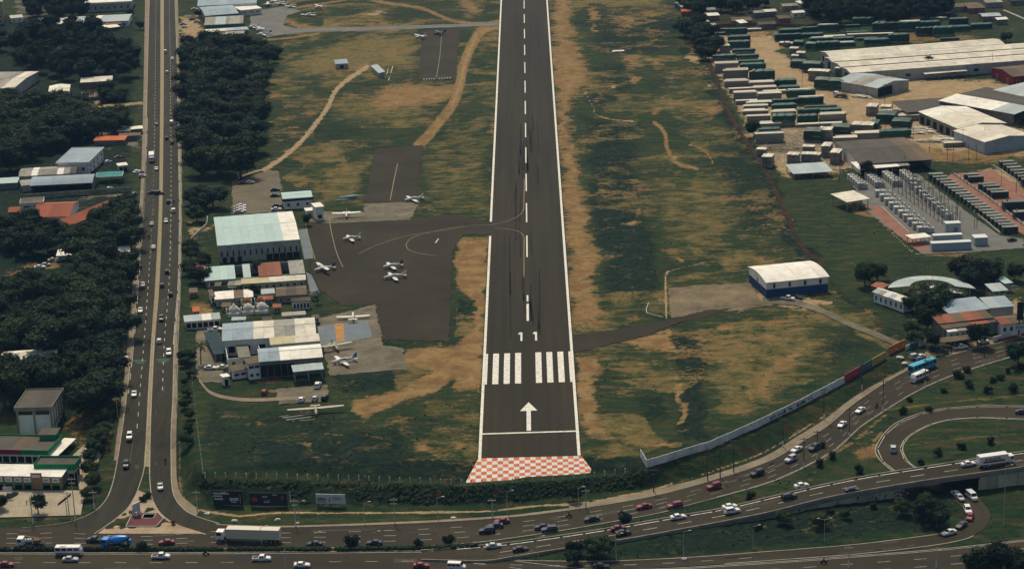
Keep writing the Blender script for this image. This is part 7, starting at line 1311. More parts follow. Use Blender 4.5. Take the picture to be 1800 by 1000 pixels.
# ------------------------------------------------------------------ aeroplanes
PW = mat('aircraft_white', (.72, .70, .62), .4, .4, var=.06, noise=.25, scale=.6); PY = mat('aircraft_cream', (.36, .33, .23), .5, .3); PD = mat('aircraft_dark', (.06, .06, .065), .5); PB = mat('aircraft_blue', (.04, .16, .34), .4, .4); PG = mat('aircraft_grey_blue', (.26, .34, .42), .6)
def plane(high=True, twin=False, span=10.8, L=8.2, m=PW, tail=None, floats=False, low_detail=False):
    def mk_(t):
        n = 10; st = [(L*.5, .18, .95), (L*.46, .42, 1.0), (L*.30, .55, 1.1), (L*.12, .62, 1.28), (-L*.08, .60, 1.28), (-L*.28, .34, 1.15), (-L*.48, .12, 1.1)]
        MB().loft([[(x, r*.85*math.cos(2*math.pi*i/n), z+r*math.sin(2*math.pi*i/n)) for i in range(n)] for x, r, z in st]).build('fuselage', m, t, True)
        zw = 1.92 if high else .82
        for s in (-1, 1):
            sec = lambda y, c, z: [(L*.1+c*.35, y, z), (L*.1+c*.1, y, z+.12), (L*.1-c*.65, y, z+.03), (L*.1, y, z-.05)]
            w = MB().loft([sec(s*.45, 1.55, zw), sec(s*span*.28, 1.5, zw+.06), sec(s*span*.5, 1.1, zw+.14)]).build('wing', m, t)
            if high: MB().tube((L*.1, s*.5, .85), (L*.1, s*span*.26, zw-.02), .05, .05, 5).build('strut', m, t)
            MB().box(-L*.48, -L*.36, min(s*.05, s*1.6), max(s*.05, s*1.6), 1.2, 1.27).build('tailplane', m, t)
            MB().add([(L*.16, s*.535, 1.42), (-L*.06, s*.53, 1.42), (-L*.05, s*.40, 1.78), (L*.12, s*.40, 1.78)], [(0, 1, 2, 3)]).build('cabin_window', CARGL, t)
        MB().add([(-L*.30, -.06, 1.3), (-L*.5, -.06, 1.1), (-L*.53, -.04, 2.75), (-L*.44, -.04, 2.75), (-L*.30, .06, 1.3), (-L*.5, .06, 1.1), (-L*.53, .04, 2.75), (-L*.44, .04, 2.75)], [(0, 1, 2, 3), (7, 6, 5, 4), (0, 4, 5, 1), (1, 5, 6, 2), (2, 6, 7, 3), (3, 7, 4, 0)]).build('tail_fin', tail or m, t)
        MB().add([(L*.215, -.36, 1.52), (L*.215, .36, 1.52), (L*.13, .36, 1.86), (L*.13, -.36, 1.86)], [(0, 1, 2, 3)]).build('windscreen', CARGL, t)
        for s in ((-1, 1) if twin else (0,)):
            y = s*1.9; x = L*.26 if twin else L*.5; z = zw+.05 if twin else .95
            if twin: q = MB(); nn = 8; q.loft([[(xx, y+r*math.cos(2*math.pi*i/nn), z+r*math.sin(2*math.pi*i/nn)) for i in range(nn)] for xx, r in ((x, .2), (x-.3, .38), (x-1.4, .36), (x-2.4, .15))]); q.build('engine_nacelle', m, t, True)
            pr = MB().box(x+.04, x+.1, y-.06, y+.06, z-.95, z+.95); pr.cyl((x+.1, y, z), .12, .3, 8, 'x'); pr.build('propeller', PD, t)
        for x, y in ((L*.36, 0), (L*.02, -1.1), (L*.02, 1.1)): MB().tube((x, y, .28), (x, y*.45, .75), .05, .05, 5).build('gear_leg', METAL, t); MB().cyl((x, y, .25), .25, .15, 10).build('wheel', TYRE, t)
    return mk_
def air(key, mkr, x0, y0, x1, y1, label):
    """nose and tail in the photograph"""
    a, b = GZ(x0, y0, 1.1), GZ(x1, y1, 1.1); c = (a+b)/2; return inst(('air', key), mkr, 'aeroplane', (c[0], c[1], .05), math.atan2(a[1]-b[1], a[0]-b[0]), label, 'aeroplane')
air('low', plane(False, L=7.4, span=9.6), 602, 420, 634, 416, 'white low-winged aeroplane with one brown wing in the middle of the apron'); air('wd', plane(True, True, 11.5, 8.8, tail=PD), 551, 475, 590, 468, 'white aeroplane with dark fin tip parked near the grey slab'); air('wd2', plane(False, L=8, span=10, tail=PD), 673, 469, 708, 464, 'white aeroplane with dark tail, upper of two parked together'); air('high', plane(False, L=9, span=11), 672, 488, 716, 482, 'white aeroplane with tall white tail, lower of two parked together'); air('high', None, 709, 352, 746, 346, 'white aeroplane parked beside the grass at the end of the taxiway')
air('front', plane(True, span=12, L=8), 609, 386, 609, 368, 'white aeroplane facing the viewer beside the small tower'); air('tailon', plane(False, span=12, L=9), 621, 546, 620, 566, 'white aeroplane seen from behind above the blue-grey slab'); air('blue', plane(False, True, 11, 9.4, tail=PB), 582, 637, 627, 628, 'white twin-engined aeroplane with blue striped tail'); air('cream', plane(True, span=12, L=8, m=PY), 596, 616, 582, 602, 'cream high-winged aeroplane in front of the orange stripe'); air('wreck', plane(True, span=18, L=8.5, m=PY), 557, 734, 553, 706, 'old cream aeroplane with very long wings in the bottom grass')
air('small', plane(True, L=7.8, span=10), 722, 68, 756, 62, 'white aeroplane at the corner of the dark taxiway pad'); air('dark', plane(True, L=8, span=10, m=PD), 760, 60, 786, 57, 'dark covered aeroplane at the top of the taxiway pad')
for i, (x0, y0, x1, y1, lb) in enumerate(((462, 9, 482, 8, 'white aeroplane nearest the terminal wing'), (486, 8, 504, 4, 'white aeroplane beside the one at the terminal wing'), (500, 14, 524, 8, 'white aeroplane at the end of the terminal row'), (552, 14, 572, 11, 'white aeroplane on the grass near the straw ring'), (530, 30, 556, 21, 'white aeroplane with raised tail on the grass beside the dirt loop'), (436, 48, 456, 46, 'white aeroplane close to the streaked hangar'), (446, 54, 474, 50, 'white aeroplane in the middle of the row by the shelters'), (440, 62, 488, 57, 'longest white aeroplane in the row by the shelters'), (418, 55, 436, 53, 'white aeroplane half under the pale shelter'), (474, 4, 490, 2, 'white aeroplane at the top edge by the terminal'))): air(('small', 'blue', 'low')[i % 3], None, x0, y0, x1, y1, lb)
def wreck(name, label, x, y, ang, parts, m):
    g = GZ(x, y, 0); t = thing(name, (g[0], g[1], 0), math.radians(ang), label, 'wreck')
    for nm, p, q, r0, r1 in parts: MB().tube(p, q, r0, r1, 8).build(nm, m, t)
wreck('aircraft_wreck', 'dismantled grey-blue aeroplane fuselage on the grass beside the small tower', 616, 350, 6, (('fuselage', (-4.5, 0, .9), (2, .2, 1.0), .35, .85), ('nose', (2.2, .2, 1), (4.6, .3, .9), .85, .3), ('wing', (-6, -2, .3), (-1, -1.8, .4), .3, .2)), PG)
wreck('wing_heap', 'heap of detached cream wings and spars beside the long-winged aeroplane', 530, 732, 8, (('wing', (-6, -1, .3), (5, .8, .4), .3, .2), ('wing', (-5, -3, .3), (3, -2.2, .4), .28, .2), ('spar', (-7, .6, .3), (2, 1.6, .6), .14, .1), ('spar', (-3, -4, .2), (4, -4.2, .3), .16, .1)), PY)
wreck('loose_wing', 'loose white wing panel lying on the apron below the guide ring', 768, 425, 80, (('panel', (-3, 0, .2), (3, 0, .25), .35, .25),), PW)
# ------------------------------------------------------------------ flyover walls, perimeter wall, signs, fences, poles
A_, B_, q_, _, up0 = ROADS['fly']
RWALL = mat('retaining_wall_concrete', (.46, .40, .25), .9, var=.12, noise=.8, scale=.22, stretch=(1, 1, .35), col2=(.22, .19, .115), bump=.3); SLABM = mat('deck_concrete', (.22, .20, .15), .9, noise=.7, scale=.2)
t = thing('flyover_structure', (0, 0, 0)); t['kind'] = 'structure'
mb = MB(); rg = []
for i in range(0, len(A_), 3):
    a, b = A_[i], B_[i]; z = a[2]+up0-.16; d = (b-a)/np.linalg.norm(b-a)*.5; rg.append([(a[0]-d[0], a[1]-d[1], z-1.0), (a[0]-d[0], a[1]-d[1], z), (b[0]+d[0], b[1]+d[1], z), (b[0]+d[0], b[1]+d[1], z-1.0)])
mb.loft(rg); mb.build('deck_slab', SLABM, t)
for side, P, Q, g0, g1 in ((0, A_, B_, 1534, 1612), (1, B_, A_, 1622, 1694)):
    X = np.array([PROJ(p)[0] for p in P]); i = 0; n = len(P); stp = 3
    for i in range(0, n-stp, stp):
        j = i+stp
        if g0 < X[i] < g1 or g0 < X[j] < g1: continue
        if P[i][2]-H(P[i][0], P[i][1]) < .35: continue
        d = (P[i]-Q[i])/np.linalg.norm(P[i]-Q[i]); o = d*.18; mb = MB()
        for k, (u, z0) in enumerate(((P[i], 0), (P[j], 0))): pass
        u = P[j]-P[i]; a, b = P[i]+u*.01, P[j]-u*.01; f = lambda p, s, z: (p[0]+d[0]*s, p[1]+d[1]*s, z)
        mb.loft([[f(a, .0, H(a[0], a[1])-.6), f(a, .32, H(a[0], a[1])-.6), f(a, .32, a[2]-.95), f(a, .0, a[2]-.95)], [f(b, .0, H(b[0], b[1])-.6), f(b, .32, H(b[0], b[1])-.6), f(b, .32, b[2]-.95), f(b, .0, b[2]-.95)]]); mb.build('wall_panel', RWALL, t)
        if side and (i//stp) % 3 == 0: c = a; MB().add([f(c, .33, c[2]-1.0), f(c+u*.06, .33, c[2]-1.0), f(c+u*.06, .33, c[2]-2.1), f(c, .33, c[2]-2.0)], [(0, 1, 2, 3)]).build('drain_stain', mat('drain_stain', (.06, .05, .035), .95), t)
    rg = []
    for i in range(n):
        d = (P[i]-Q[i])/np.linalg.norm(P[i]-Q[i]); z = P[i][2]+up0; a, b = P[i]+d*.1, P[i]+d*.42; rg.append([(a[0], a[1], z-.2), (a[0], a[1], z+.42), (b[0], b[1], z+.42), (b[0], b[1], z-.2)])
    MB().loft(rg).build('parapet', mat('parapet_concrete', (.30, .27, .20), .9, noise=.8, scale=.3), t)
# graffiti on the retaining wall
def wall_marks(parent, p, q, z0, z1, cols, n, seed, off=.02, nm='graffiti', sc=1.):
    """painted strokes on a vertical face from p to q"""
    r = random.Random(seed); p, q = Vector(p), Vector(q); u = (q-p); u.z = 0; L = u.length; u.normalize(); nn = Vector((u.y, -u.x, 0))*off
    for k, m in enumerate(cols):
        mb = MB()
        for i in range(n):
            s = r.uniform(.02, .95)*L; z = r.uniform(z0, z1); w, h = r.uniform(.15, .5)*sc, r.uniform(.25, .8)*sc; sl = r.uniform(-.3, .3); b = p+u*s+nn*(1+.15*k); b.z = z
            mb.add([b, b+u*w, b+u*(w+sl)+Vector((0, 0, h)), b+u*sl+Vector((0, 0, h))], [(0, 1, 2, 3)])
        mb.build(nm, m, parent)
GR = [mat('graffiti_'+n, c, .8) for n, c in (('red', (.34, .04, .05)), ('teal', (.03, .20, .20)), ('white', (.5, .5, .46)), ('dark', (.03, .03, .05)))]
i0, i1 = [int(np.argmin(np.abs(np.array([PROJ(p)[0] for p in B_])-x))) for x in (1532, 1600)]
dd = (B_[i0]-A_[i0])/np.linalg.norm(B_[i0]-A_[i0])*.36; pa, pb = B_[i0]+dd, B_[i1]+dd; wall_marks(t, (pa[0], pa[1], 0), (pb[0], pb[1], 0), H(pa[0], pa[1])+.5, H(pa[0], pa[1])+2.2, GR, 9, 5, .05)
# white perimeter wall of the airfield, panel by panel
WP = mat('perimeter_wall_paint', (.62, .63, .57), .85, var=.14, noise=.65, scale=.5, col2=(.26, .27, .24))
pw = low_wall('perimeter_wall', 'long pale grey-white perimeter wall along the airfield above the avenue', [(1126, 803), (1137, 822), (1250, 788), (1330, 752), (1400, 718), (1484, 674)], 2.5, WP, 2.6, .18, posts=None)
for (x0, y0, x1, y1, sd) in ((1352, 743, 1392, 723, 3), (1400, 719, 1428, 705, 4)):
    a, b = G(x0, y0), G(x1, y1); o = Vector(pw.location); d = (b-a)[:2]/np.hypot(*(b-a)[:2]); nn = np.array([d[1], -d[0]])*.12; p = Vector((a[0]+nn[0], a[1]+nn[1], 0))-o; q = Vector((b[0]+nn[0], b[1]+nn[1], 0))-o; wall_marks(pw, p, q, H(a[0], a[1])-o.z+.7, H(a[0], a[1])-o.z+1.2, [GR[3]], 24, sd, .0, 'wall_lettering', 1.1)
def signwall(name, label, x0, y0, x1, y1, h, m, strokes, seed, foot=.2, thick=.25, cat='painted wall', zlift=0):
    a, b = G(x0, y0), G(x1, y1); t = thing(name, a, math.atan2(b[1]-a[1], b[0]-a[0]), label, cat); L = np.hypot(*(b-a)[:2]); dz = H(b[0], b[1])-a[2]; n = max(1, int(L/3)); 
    for i in range(n):
        x, X = L*i/n+.015, L*(i+1)/n-.015; z, Z = dz*i/n, dz*(i+1)/n
        MB().loft([[(x, -thick/2, z-.5+zlift), (x, thick/2, z-.5+zlift), (x, thick/2, z+h), (x, -thick/2, z+h)], [(X, -thick/2, Z-.5+zlift), (X, thick/2, Z-.5+zlift), (X, thick/2, Z+h), (X, -thick/2, Z+h)]]).build('wall_panel', m, t)
    for c, n_, z0, z1, sc in strokes: wall_marks(t, (L*.06, -thick/2-.012, 0), (L*.94, -thick/2-.012, dz), z0, z1, [c], n_, seed, 0, 'lettering', sc)
    return t, L
PR, PO, PYL, PWH, PDK = [mat('sign_'+n, c, .7, noise=.35, scale=.8) for n, c in (('red', (.34, .03, .045)), ('orange', (.50, .16, .03)), ('yellow', (.42, .28, .06)), ('white', (.55, .54, .48)), ('dark', (.02, .02, .03)))]
INK = mat('dark_lettering', (.03, .03, .04), .8); INKW = mat('pale_lettering', (.58, .56, .54), .8)
signwall('painted_wall', 'red painted wall section with faint gold scrawl beside the avenue', 1485, 673, 1510, 659, 2.9, PR, ((PYL, 10, .9, 2.0, .6),), 1); signwall('painted_wall', 'dark wall section with white and blue graffiti between red and yellow sections', 1510.5, 658.5, 1532, 646, 2.9, mat('sign_slate', (.08, .09, .11), .8, noise=.5, scale=.6), ((GR[2], 16, .5, 2.0, .8), (GR[3], 8, .4, 2.0, .7), (GR[1], 6, .6, 2.2, .6)), 2); signwall('painted_wall', 'mustard yellow wall section with cream letters', 1532.5, 645.5, 1556, 632, 2.9, PYL, ((GR[2], 10, .9, 1.8, .8), (GR[3], 6, .8, 1.8, .6)), 3)
signwall('billboard', 'bright orange billboard wall with a grey patch beside the gravel road', 1562, 625, 1591, 611, 3.1, PO, ((GR[2], 7, .5, 1.2, .9),), 4, cat='billboard'); signwall('gate', 'small white gate panel beside the orange billboard', 1591.5, 616, 1599, 613, 1.7, PWH, (), 5, cat='gate'); signwall('teal_fence', 'dark teal fence panel between the white gate and the bushy trees', 1600, 615, 1614, 609, 2.2, mat('teal_fence_paint', (.03, .09, .10), .8), (), 6, cat='fence'); signwall('gate', 'small grey-white panel at the end of the teal fence', 1614.5, 610, 1623, 607, 2.3, PWH, (), 7, cat='gate')
signwall('low_roadside_wall', 'white roadside wall with red lower band beneath the tall sign', 1745, 600, 1812, 583, 1.6, PWH, ((PR, 0, 0, 0, 1),), 8, cat='wall'); a, b = G(1746, 600.5), G(1812, 583.8); 
signwall('red_band_wall', 'low red band wall in front of the white roadside wall', 1755, 599, 1812, 585, .6, PR, (), 9, cat='wall')
low_wall('yard_wall', 'grey concrete panel wall of the yard above the red tiled house', [(38, 352), (140, 345), (232, 338)], 2.6, mat('yard_wall_concrete', (.24, .24, .17), .9, var=.15, noise=.8, scale=.3, col2=(.12, .12, .085)), 4.2)
low_wall('yard_end_wall', 'brown brick wall along the far side of the timber yard', [(1236, 50), (1330, 46), (1420, 50), (1480, 38)], 2.2, MAT['brick'], 6); low_wall('yard_end_wall', 'rust-brown wall between the forest and the green stacks', [(1536, 36), (1600, 31), (1660, 27)], 2.4, MAT['brick'], 6); low_wall('drain_wall', 'straight pale concrete drain at the top right corner', [(1764, 20), (1786, 29), (1815, 42)], .7, MAT['conc'], 6, 1.6)
low_wall('field_wall', 'pale low wall beside the grass below the side track', [(1140, 534), (1136, 545), (1137, 552), (1166, 559)], .5, WALLW, 3)
low_wall('boundary_wall', 'white garden wall between the grove and the lawn by the west road', [(172, 48), (176, 78), (183, 82)], 1.4, WALLW, 4); low_wall('boundary_wall', 'pale wall of the driveway beside the hangar clump', [(365, 385), (364, 397), (336, 424)], 1.4, WALLW, 3)
# billboards on the red bank; dark boards carry its overgrown shadow in their colour
def billboard(label, x0, y0, x1, y1, h, m, rows, lift=1.2, seed=1):
    a, b = G(x0, y0), G(x1, y1); t = thing('billboard', a, math.atan2(b[1]-a[1], b[0]-a[0]), label, 'billboard'); L = np.hypot(*(b-a)[:2]); n = max(2, int(L/2.4)); z0 = lift
    for i in range(n): MB().box(L*i/n+.01, L*(i+1)/n-.01, -.1, .1, z0, z0+h).build('board_panel', m, t)
    for x in (.6, L/2, L-.6): MB().box(x-.1, x+.1, .105, .3, -.6, z0+h-.2).build('post', POLE, t)
    r = random.Random(seed)
    for (x, z, w, hh, c, n_) in rows:
        mb = MB(); step_ = w*L/n_
        for i in range(n_):
            xx = x*L+i*step_; dz = r.uniform(-.04, .04); mb.box(xx, xx+step_*.72, -.135, -.103, z0+z*h+dz, z0+(z+hh*r.uniform(.75, 1))*h+dz)
        mb.build('lettering', c, t)
    return t
billboard('white-lettered billboard coloured dark for the bank shadow below the fence', 376, 889, 428, 890, 4.4, PDK, ((.02, .74, .52, .14, INKW, 16), (.02, .55, .30, .12, INKW, 9), (.30, .86, .14, .06, INKW, 5), (.56, .30, .30, .24, INKW, 7), (.60, .16, .2, .1, INKW, 4), (.04, .34, .3, .14, INKW, 8), (.9, .1, .03, .7, PYL, 1)), .6, 2)
billboard('billboard with white lines and red emblem, coloured dark for the bank shadow', 440, 891, 506, 891, 4.0, PDK, ((.34, .66, .14, .1, INKW, 4), (.36, .42, .2, .08, GR[1], 7), (.38, .24, .16, .1, INKW, 4), (.62, .82, .12, .07, INKW, 4), (.84, .45, .08, .4, PR, 1), (.06, .3, .2, .4, PR, 1)), .6, 3)
billboard('white billboard with black hand-painted letters on the bank', 556, 889, 608, 891, 3.0, PWH, ((.05, .34, .30, .3, INK, 7), (.05, .14, .28, .12, INK, 8), (.45, .2, .03, .6, INK, 1), (.56, .6, .3, .1, INK, 7), (.62, .42, .26, .08, INK, 6)), .9, 4)
pole('white_post', 511, 886, 4, 'slim white post standing between the dark and white billboards', m=WBASE, r=.16, cat='post')
# tall dark sign and small roadside signs
g = G(1791, 592); t = thing('tall_sign', g, 0, 'tall dark signboard on a pole with a small white sign below it', 'sign'); MB().tube((0, 0, -.4), (0, 0, 12), .25, .2, 8).build('pole', POLE, t); MB().box(-1.0, 1.2, -.3, -.05, 6.2, 12.6).build('signboard', PDK, t); s_ = MB().box(-1.4, 1.4, -.32, -.06, 2.6, 4.6).build('small_signboard', PWH, t); mb = MB(); [mb.box(-1.1+.4*i, -.85+.4*i, -.345, -.325, 3.3, 3.9) for i in range(6)]; mb.build('sign_lettering', mat('blue_lettering', (.05, .14, .3), .7), s_)
g = G(15, 876); t = thing('roadside_sign', g, 0, 'blank white signboard on a post before the station arcade', 'sign'); MB().tube((0, 0, -.3), (0, 0, 3), .08, .07, 6).build('post', POLE, t); MB().box(-1.4, 1.4, -.12, -.04, 2.3, 3.9).build('signboard', PWH, t)
g = G(118, 906); t = thing('forecourt_sign', g, .2, 'tilted dark red signboard on a thin pole at the forecourt corner', 'sign'); MB().tube((0, 0, -.3), (0, 0, 6.4), .1, .08, 6).build('pole', POLE, t); MB().add([(-2.4, -.2, 3.4), (1.6, -.2, 6.2), (1.8, -.2, 7.0), (-2.2, -.2, 4.2), (-2.4, .1, 3.4), (1.6, .1, 6.2), (1.8, .1, 7.0), (-2.2, .1, 4.2)], [(0, 1, 2, 3), (7, 6, 5, 4), (0, 4, 5, 1), (1, 5, 6, 2), (2, 6, 7, 3), (3, 7, 4, 0)]).build('signboard', mat('sign_maroon', (.12, .03, .05), .7), t)
# junction island: sculpture, flower beds, shrubs
BED = mat('red_flower_bed', (.13, .035, .04), .95, noise=.6, scale=2, col2=(.05, .05, .025)); RIMW = mat('bed_rim_paint', (.55, .52, .44), .85, noise=.4, scale=.8)
def bed(label, pts, m):
    P = [G(*p) for p in pts]; t = thing('flower_bed', P[0], 0, label, 'flower bed'); o = P[0]; mb = MB(); q = [(p[0]-o[0], p[1]-o[1]) for p in P]; ar = sum(q[i][0]*q[(i+1) % len(q)][1]-q[(i+1) % len(q)][0]*q[i][1] for i in range(len(q)))
    if ar < 0: q = q[::-1]
    mb.prism(q, 0, .3); mb.build('soil', m, t)
    for i in range(len(q)):
        a, b = Vector((*q[i], 0)), Vector((*q[(i+1) % len(q)], 0)); d = (b-a).normalized(); n = Vector((d.y, -d.x, 0))*.16; MB().loft([[a+Vector((0, 0, -.2)), a+n+Vector((0, 0, -.2)), a+n+Vector((0, 0, .42)), a+Vector((0, 0, .42))], [b+Vector((0, 0, -.2)), b+n+Vector((0, 0, -.2)), b+n+Vector((0, 0, .42)), b+Vector((0, 0, .42))]]).build('rim', RIMW, t)
bed('large flower bed with white rim on the junction island', [(222, 926), (274, 926), (287, 912), (278, 903), (234, 903)], BED); bed('small inner flower bed behind the large one on the junction island', [(250, 912), (269, 912), (274, 905), (254, 905)], BED)
for i, (x, y, s) in enumerate(((232, 905, .9), (303, 922, .8))): g = G(x, y); t = thing('red_shrub', g, 0, ('red-leaved shrub beside the white sculpture', 'red-leaved shrub at the right tip of the junction island')[i], 'shrub'); o = mk('crown', crown_mesh('crown', 300+i, 6, 1.0, .7, .8, .4, 40, mat('red_leaves', (.22, .05, .03), .8)), t); mk('trunk', trunk_mesh('trunk', .7, .08, 9), t)
g = G(240, 907); t = thing('sculpture', g, math.radians(20), 'white slab-like sculpture with an arched base on the junction island', 'sculpture'); ms = mat('sculpture_white', (.55, .56, .55), .7, noise=.4, scale=.6)
MB().add([(-1.3, -.3, -.2), (-.5, -.3, -.2), (-.3, -.3, 1.6), (.3, -.3, 1.6), (.5, -.3, -.2), (1.2, -.3, -.2), (1.2, -.3, 4.6), (-.8, -.3, 4.0), (-1.3, .3, -.2), (-.5, .3, -.2), (-.3, .3, 1.6), (.3, .3, 1.6), (.5, .3, -.2), (1.2, .3, -.2), (1.2, .3, 4.6), (-.8, .3, 4.0)], [tuple(range(8)), tuple(range(15, 7, -1))]+[(i, i+8, (i+1) % 8+8, (i+1) % 8) for i in range(8)]).build('slab', ms, t); MB().box(-1.6, 1.5, -.7, .7, -.3, .18).build('plinth', RIMW, t)
pole('sign_post', 231, 917, 4.2, 'thin white post beside the sculpture on the junction island', m=WBASE, r=.09, cat='post')
# domed tanks of the west compound
TK = mat('tank_white', (.58, .57, .50), .7, noise=.6, scale=.4, col2=(.36, .34, .27)); TT = mat('tank_terracotta', (.36, .17, .07), .8, noise=.4)
for i, (x, y, r, lb) in enumerate(((412, 554, 2.0, 'white domed tank nearest the west road'), (437, 551, 1.9, 'white domed tank in the middle of the three'), (461, 549, 2.1, 'white domed tank nearest the airfield'), (435, 538, 1.5, 'small terracotta dome behind the middle white tank'), (458, 536, 1.5, 'small terracotta dome behind the white tank nearest the airfield'))):
    g = GZ(x, y, 0); t = thing('domed_tank', (g[0], g[1], 0), 0, lb, 'tank'); m = TT if i > 2 else TK; n = 14; hh = 2.0 if i < 3 else 1.6
    rg = lambda rr, z: [(rr*math.cos(2*math.pi*k/n), rr*math.sin(2*math.pi*k/n), z) for k in range(n)]
    MB().loft([rg(r, -.2), rg(r, hh)]).build('drum', m, t); MB().loft([rg(r*1.03, hh+.01), rg(r*.98, hh+.5), rg(r*.7, hh+1.2), rg(r*.3, hh+1.8), rg(r*.1, hh+2.6 if i == 0 else hh+2.0)]).build('dome', m, t, True); MB().box(-r*1.2, r*1.2, -r*1.3, -r*1.05, -.2, 1.5).build('plinth_wall', MAT['white'], t)
    for s in (-1, 1): MB().box(s*r*1.2-.2, s*r*1.2+.2, -r*1.3, -r*.9, -.2, 3.2).build('pillar', MAT['white'], t)
# fence posts under the runway end and along the west field
FP = mat('fence_post_concrete', (.60, .58, .36), .9, var=.2)
def fpost(t): MB().box(-.13, .13, -.13, .13, -.4, 1.95).build('post', FP, t); MB().add([(-.085, -.09, 1.75), (.085, -.09, 1.75), (.085, .09, 1.75), (-.085, .09, 1.75), (-.08, -.55, 2.1), (.08, -.55, 2.1), (.08, -.42, 2.15), (-.08, -.42, 2.15)], [(0, 1, 5, 4), (1, 2, 6, 5), (2, 3, 7, 6), (3, 0, 4, 7), (4, 5, 6, 7)]).build('angled_top', FP, t)
fx = np.interp
for i in range(42):
    x = 361+i*18.0; y = fx(x, [361, 600, 815, 930, 1048, 1115], [840, 845, 853.5, 849, 839.5, 831]); g = G(x, y); inst('fpost', fpost, 'fence_post', g, R.uniform(-.1, .1), 'concrete fence post with angled top in the line below the runway end', 'fence post', 'fence posts in the line below the runway end')
for i in range(18):
    x, y = fx(i, [0, 6, 17], [338, 346, 357]), fx(i, [0, 6, 17], [668, 745, 832]); g = G(x, y); inst('fpost', fpost, 'fence_post', g, 0, 'concrete fence post along the field edge beside the west road hedge', 'fence post', 'fence posts along the west field edge')
mb = MB()
for i in range(41):
    P = []
    for k in (0, 1): x = 361+(i+k)*18.0; y = fx(x, [361, 600, 815, 930, 1048, 1115], [840, 845, 853.5, 849, 839.5, 831]); P.append(Vector(G(x, y)))
    for z in (.5, 1.0, 1.5): mb.tube(P[0]+Vector((0, 0, z)), P[1]+Vector((0, 0, z)), (.007), (.007), 3)
tag(mb.build('fence_wire', POLE), 'thin wire strung along the concrete fence posts', 'fence wire')
# utility poles and street lamps
UPOLES = [(1413, 822, 9.8), (1436, 808, 9.6), (1376, 785, 9.5), (1493, 770, 10), (1552, 722, 10.5), (1626, 679, 10.5), (1730, 640, 10), (1448, 737, 10.5), (1515, 686, 9.5), (1612, 636, 8.5), (1244, 845, 10.5), (1266, 840, 11), (1290, 830, 10.5), (1149, 865, 7.5), (1030, 893, 6.0), (520, 925, 8.5), (694, 920, 8), (866, 910, 6), (58, 921, 7.8), (133, 917, 14), (122, 908, 8), (166, 895, 6), (347, 898, 6.5), (502, 998, 5.5), (1492, 998, 6.5), (1646, 998, 6)]
for i, (x, y, h) in enumerate(UPOLES):
    nb = 'at the avenue bend' if x > 1350 and y < 830 else 'on the verge below the perimeter wall' if x > 1100 and y < 870 else 'on the grass verge along the avenue' if 300 < x < 1100 and y < 930 else 'at the edge of the forecourt' if x < 300 else 'at the bottom edge'
    pole('utility_pole', x, y, h, 'concrete utility pole with crossarms '+nb, 'utility poles '+nb, POLE if h > 7 and x > 1000 else CPOLE, .17, 2 if h > 7 else 1, x > 1300 or i in (15, 18, 19, 21), 'utility pole')
SLP = [(1017, 892, 6.2), (641, 920, 6.5), (770, 914, 7), (526, 918, 6.4), (892, 903, 7), (946, 982, 6.5), (1083, 984, 7.6), (1202, 982, 8), (1324, 966, 7), (1449, 955, 7.2), (1521, 822, 11), (1752, 786, 9), (1764, 925, 18), (460, 958, 5.6), (553, 963, 4.6), (657, 958, 4)]
for i, (x, y, h) in enumerate(SLP):
    nb = 'tallest lamp pole, at the right beyond the loop' if h > 15 else 'lamp post with double arm below the flyover wall' if i == 9 else 'lamp post on the grass below the flyover' if i in (5, 6, 7, 8) else 'lamp post on the grass island by the loop road' if i in (10, 11) else 'lamp post on the verge below the billboards and bank' if i < 5 else 'thin lamp post on the avenue median'
    pole('lamp_post', x, y, h, nb, 'lamp posts: '+nb, CPOLE, .10, 0, False, 'lamp post', arms2=2 if i == 9 else 1)
for i in range(26):
    s = i % 2; f = i//2; y = 40+f*58
    if y > 830: continue
    x = fx(y, [0, 120, 250, 375, 500, 600, 700, 830], [253, 250, 249, 242, 231, 222, 211, 198] if not s else [312, 317, 320, 321, 319, 315, 312, 312]); pole('utility_pole', x, y, 7.5, 'slim utility pole beside the '+('left' if not s else 'right')+' pavement of the west road', 'utility poles beside the west road '+'lr'[s].replace('l', 'left').replace('r', 'right'), CPOLE, .12, 1, False, 'utility pole')
# small things on the verges
def boulder(label, x, y, s, m, name='rubble_pile', cat='rubble'):
    g = G(x, y); b = bmesh.new(); bmesh.ops.create_icosphere(b, subdivisions=2, radius=1); r = random.Random(int(x)); 
    for v in b.verts: v.co *= r.uniform(.75, 1.15); v.co.z = v.co.z*.5
    me = bpy.data.meshes.new(name); b.to_mesh(me); b.free(); me.materials.append(m); o = mk(name, me); o.location = (g[0], g[1], g[2]+.25*s); o.scale = (s, s*.8, s); return tag(o, label, cat)
WS = mat('white_rubble', (.52, .50, .42), .9, noise=.5, scale=1)
for a in (('white rubble pile on the verge beside the dark billboard', 364, 904, 1.0), ('pale slab on the verge left of the long truck', 413, 916, 1.0), ('white bagged rubbish on the dark verge above the truck', 488, 914, .9), ('white block on the verge below the red bank', 797, 911, .9), ('white rubble beside the utility pole on the verge', 523, 920, .7), ('white sand heap near the bus stop gravel', 1582, 630, 1.3), ('pale heap of rubble behind the blue bus', 1590, 640, 1.2), ('white concrete base lying on the grass below the flyover', 1203, 983, .8)): boulder(*a, WS)
g = GZ(1087, 92, 0); t = thing('plastic_sheet', (g[0], g[1], 0), .05, 'crumpled white sheet lying in the scrub east of the runway', 'sheet')
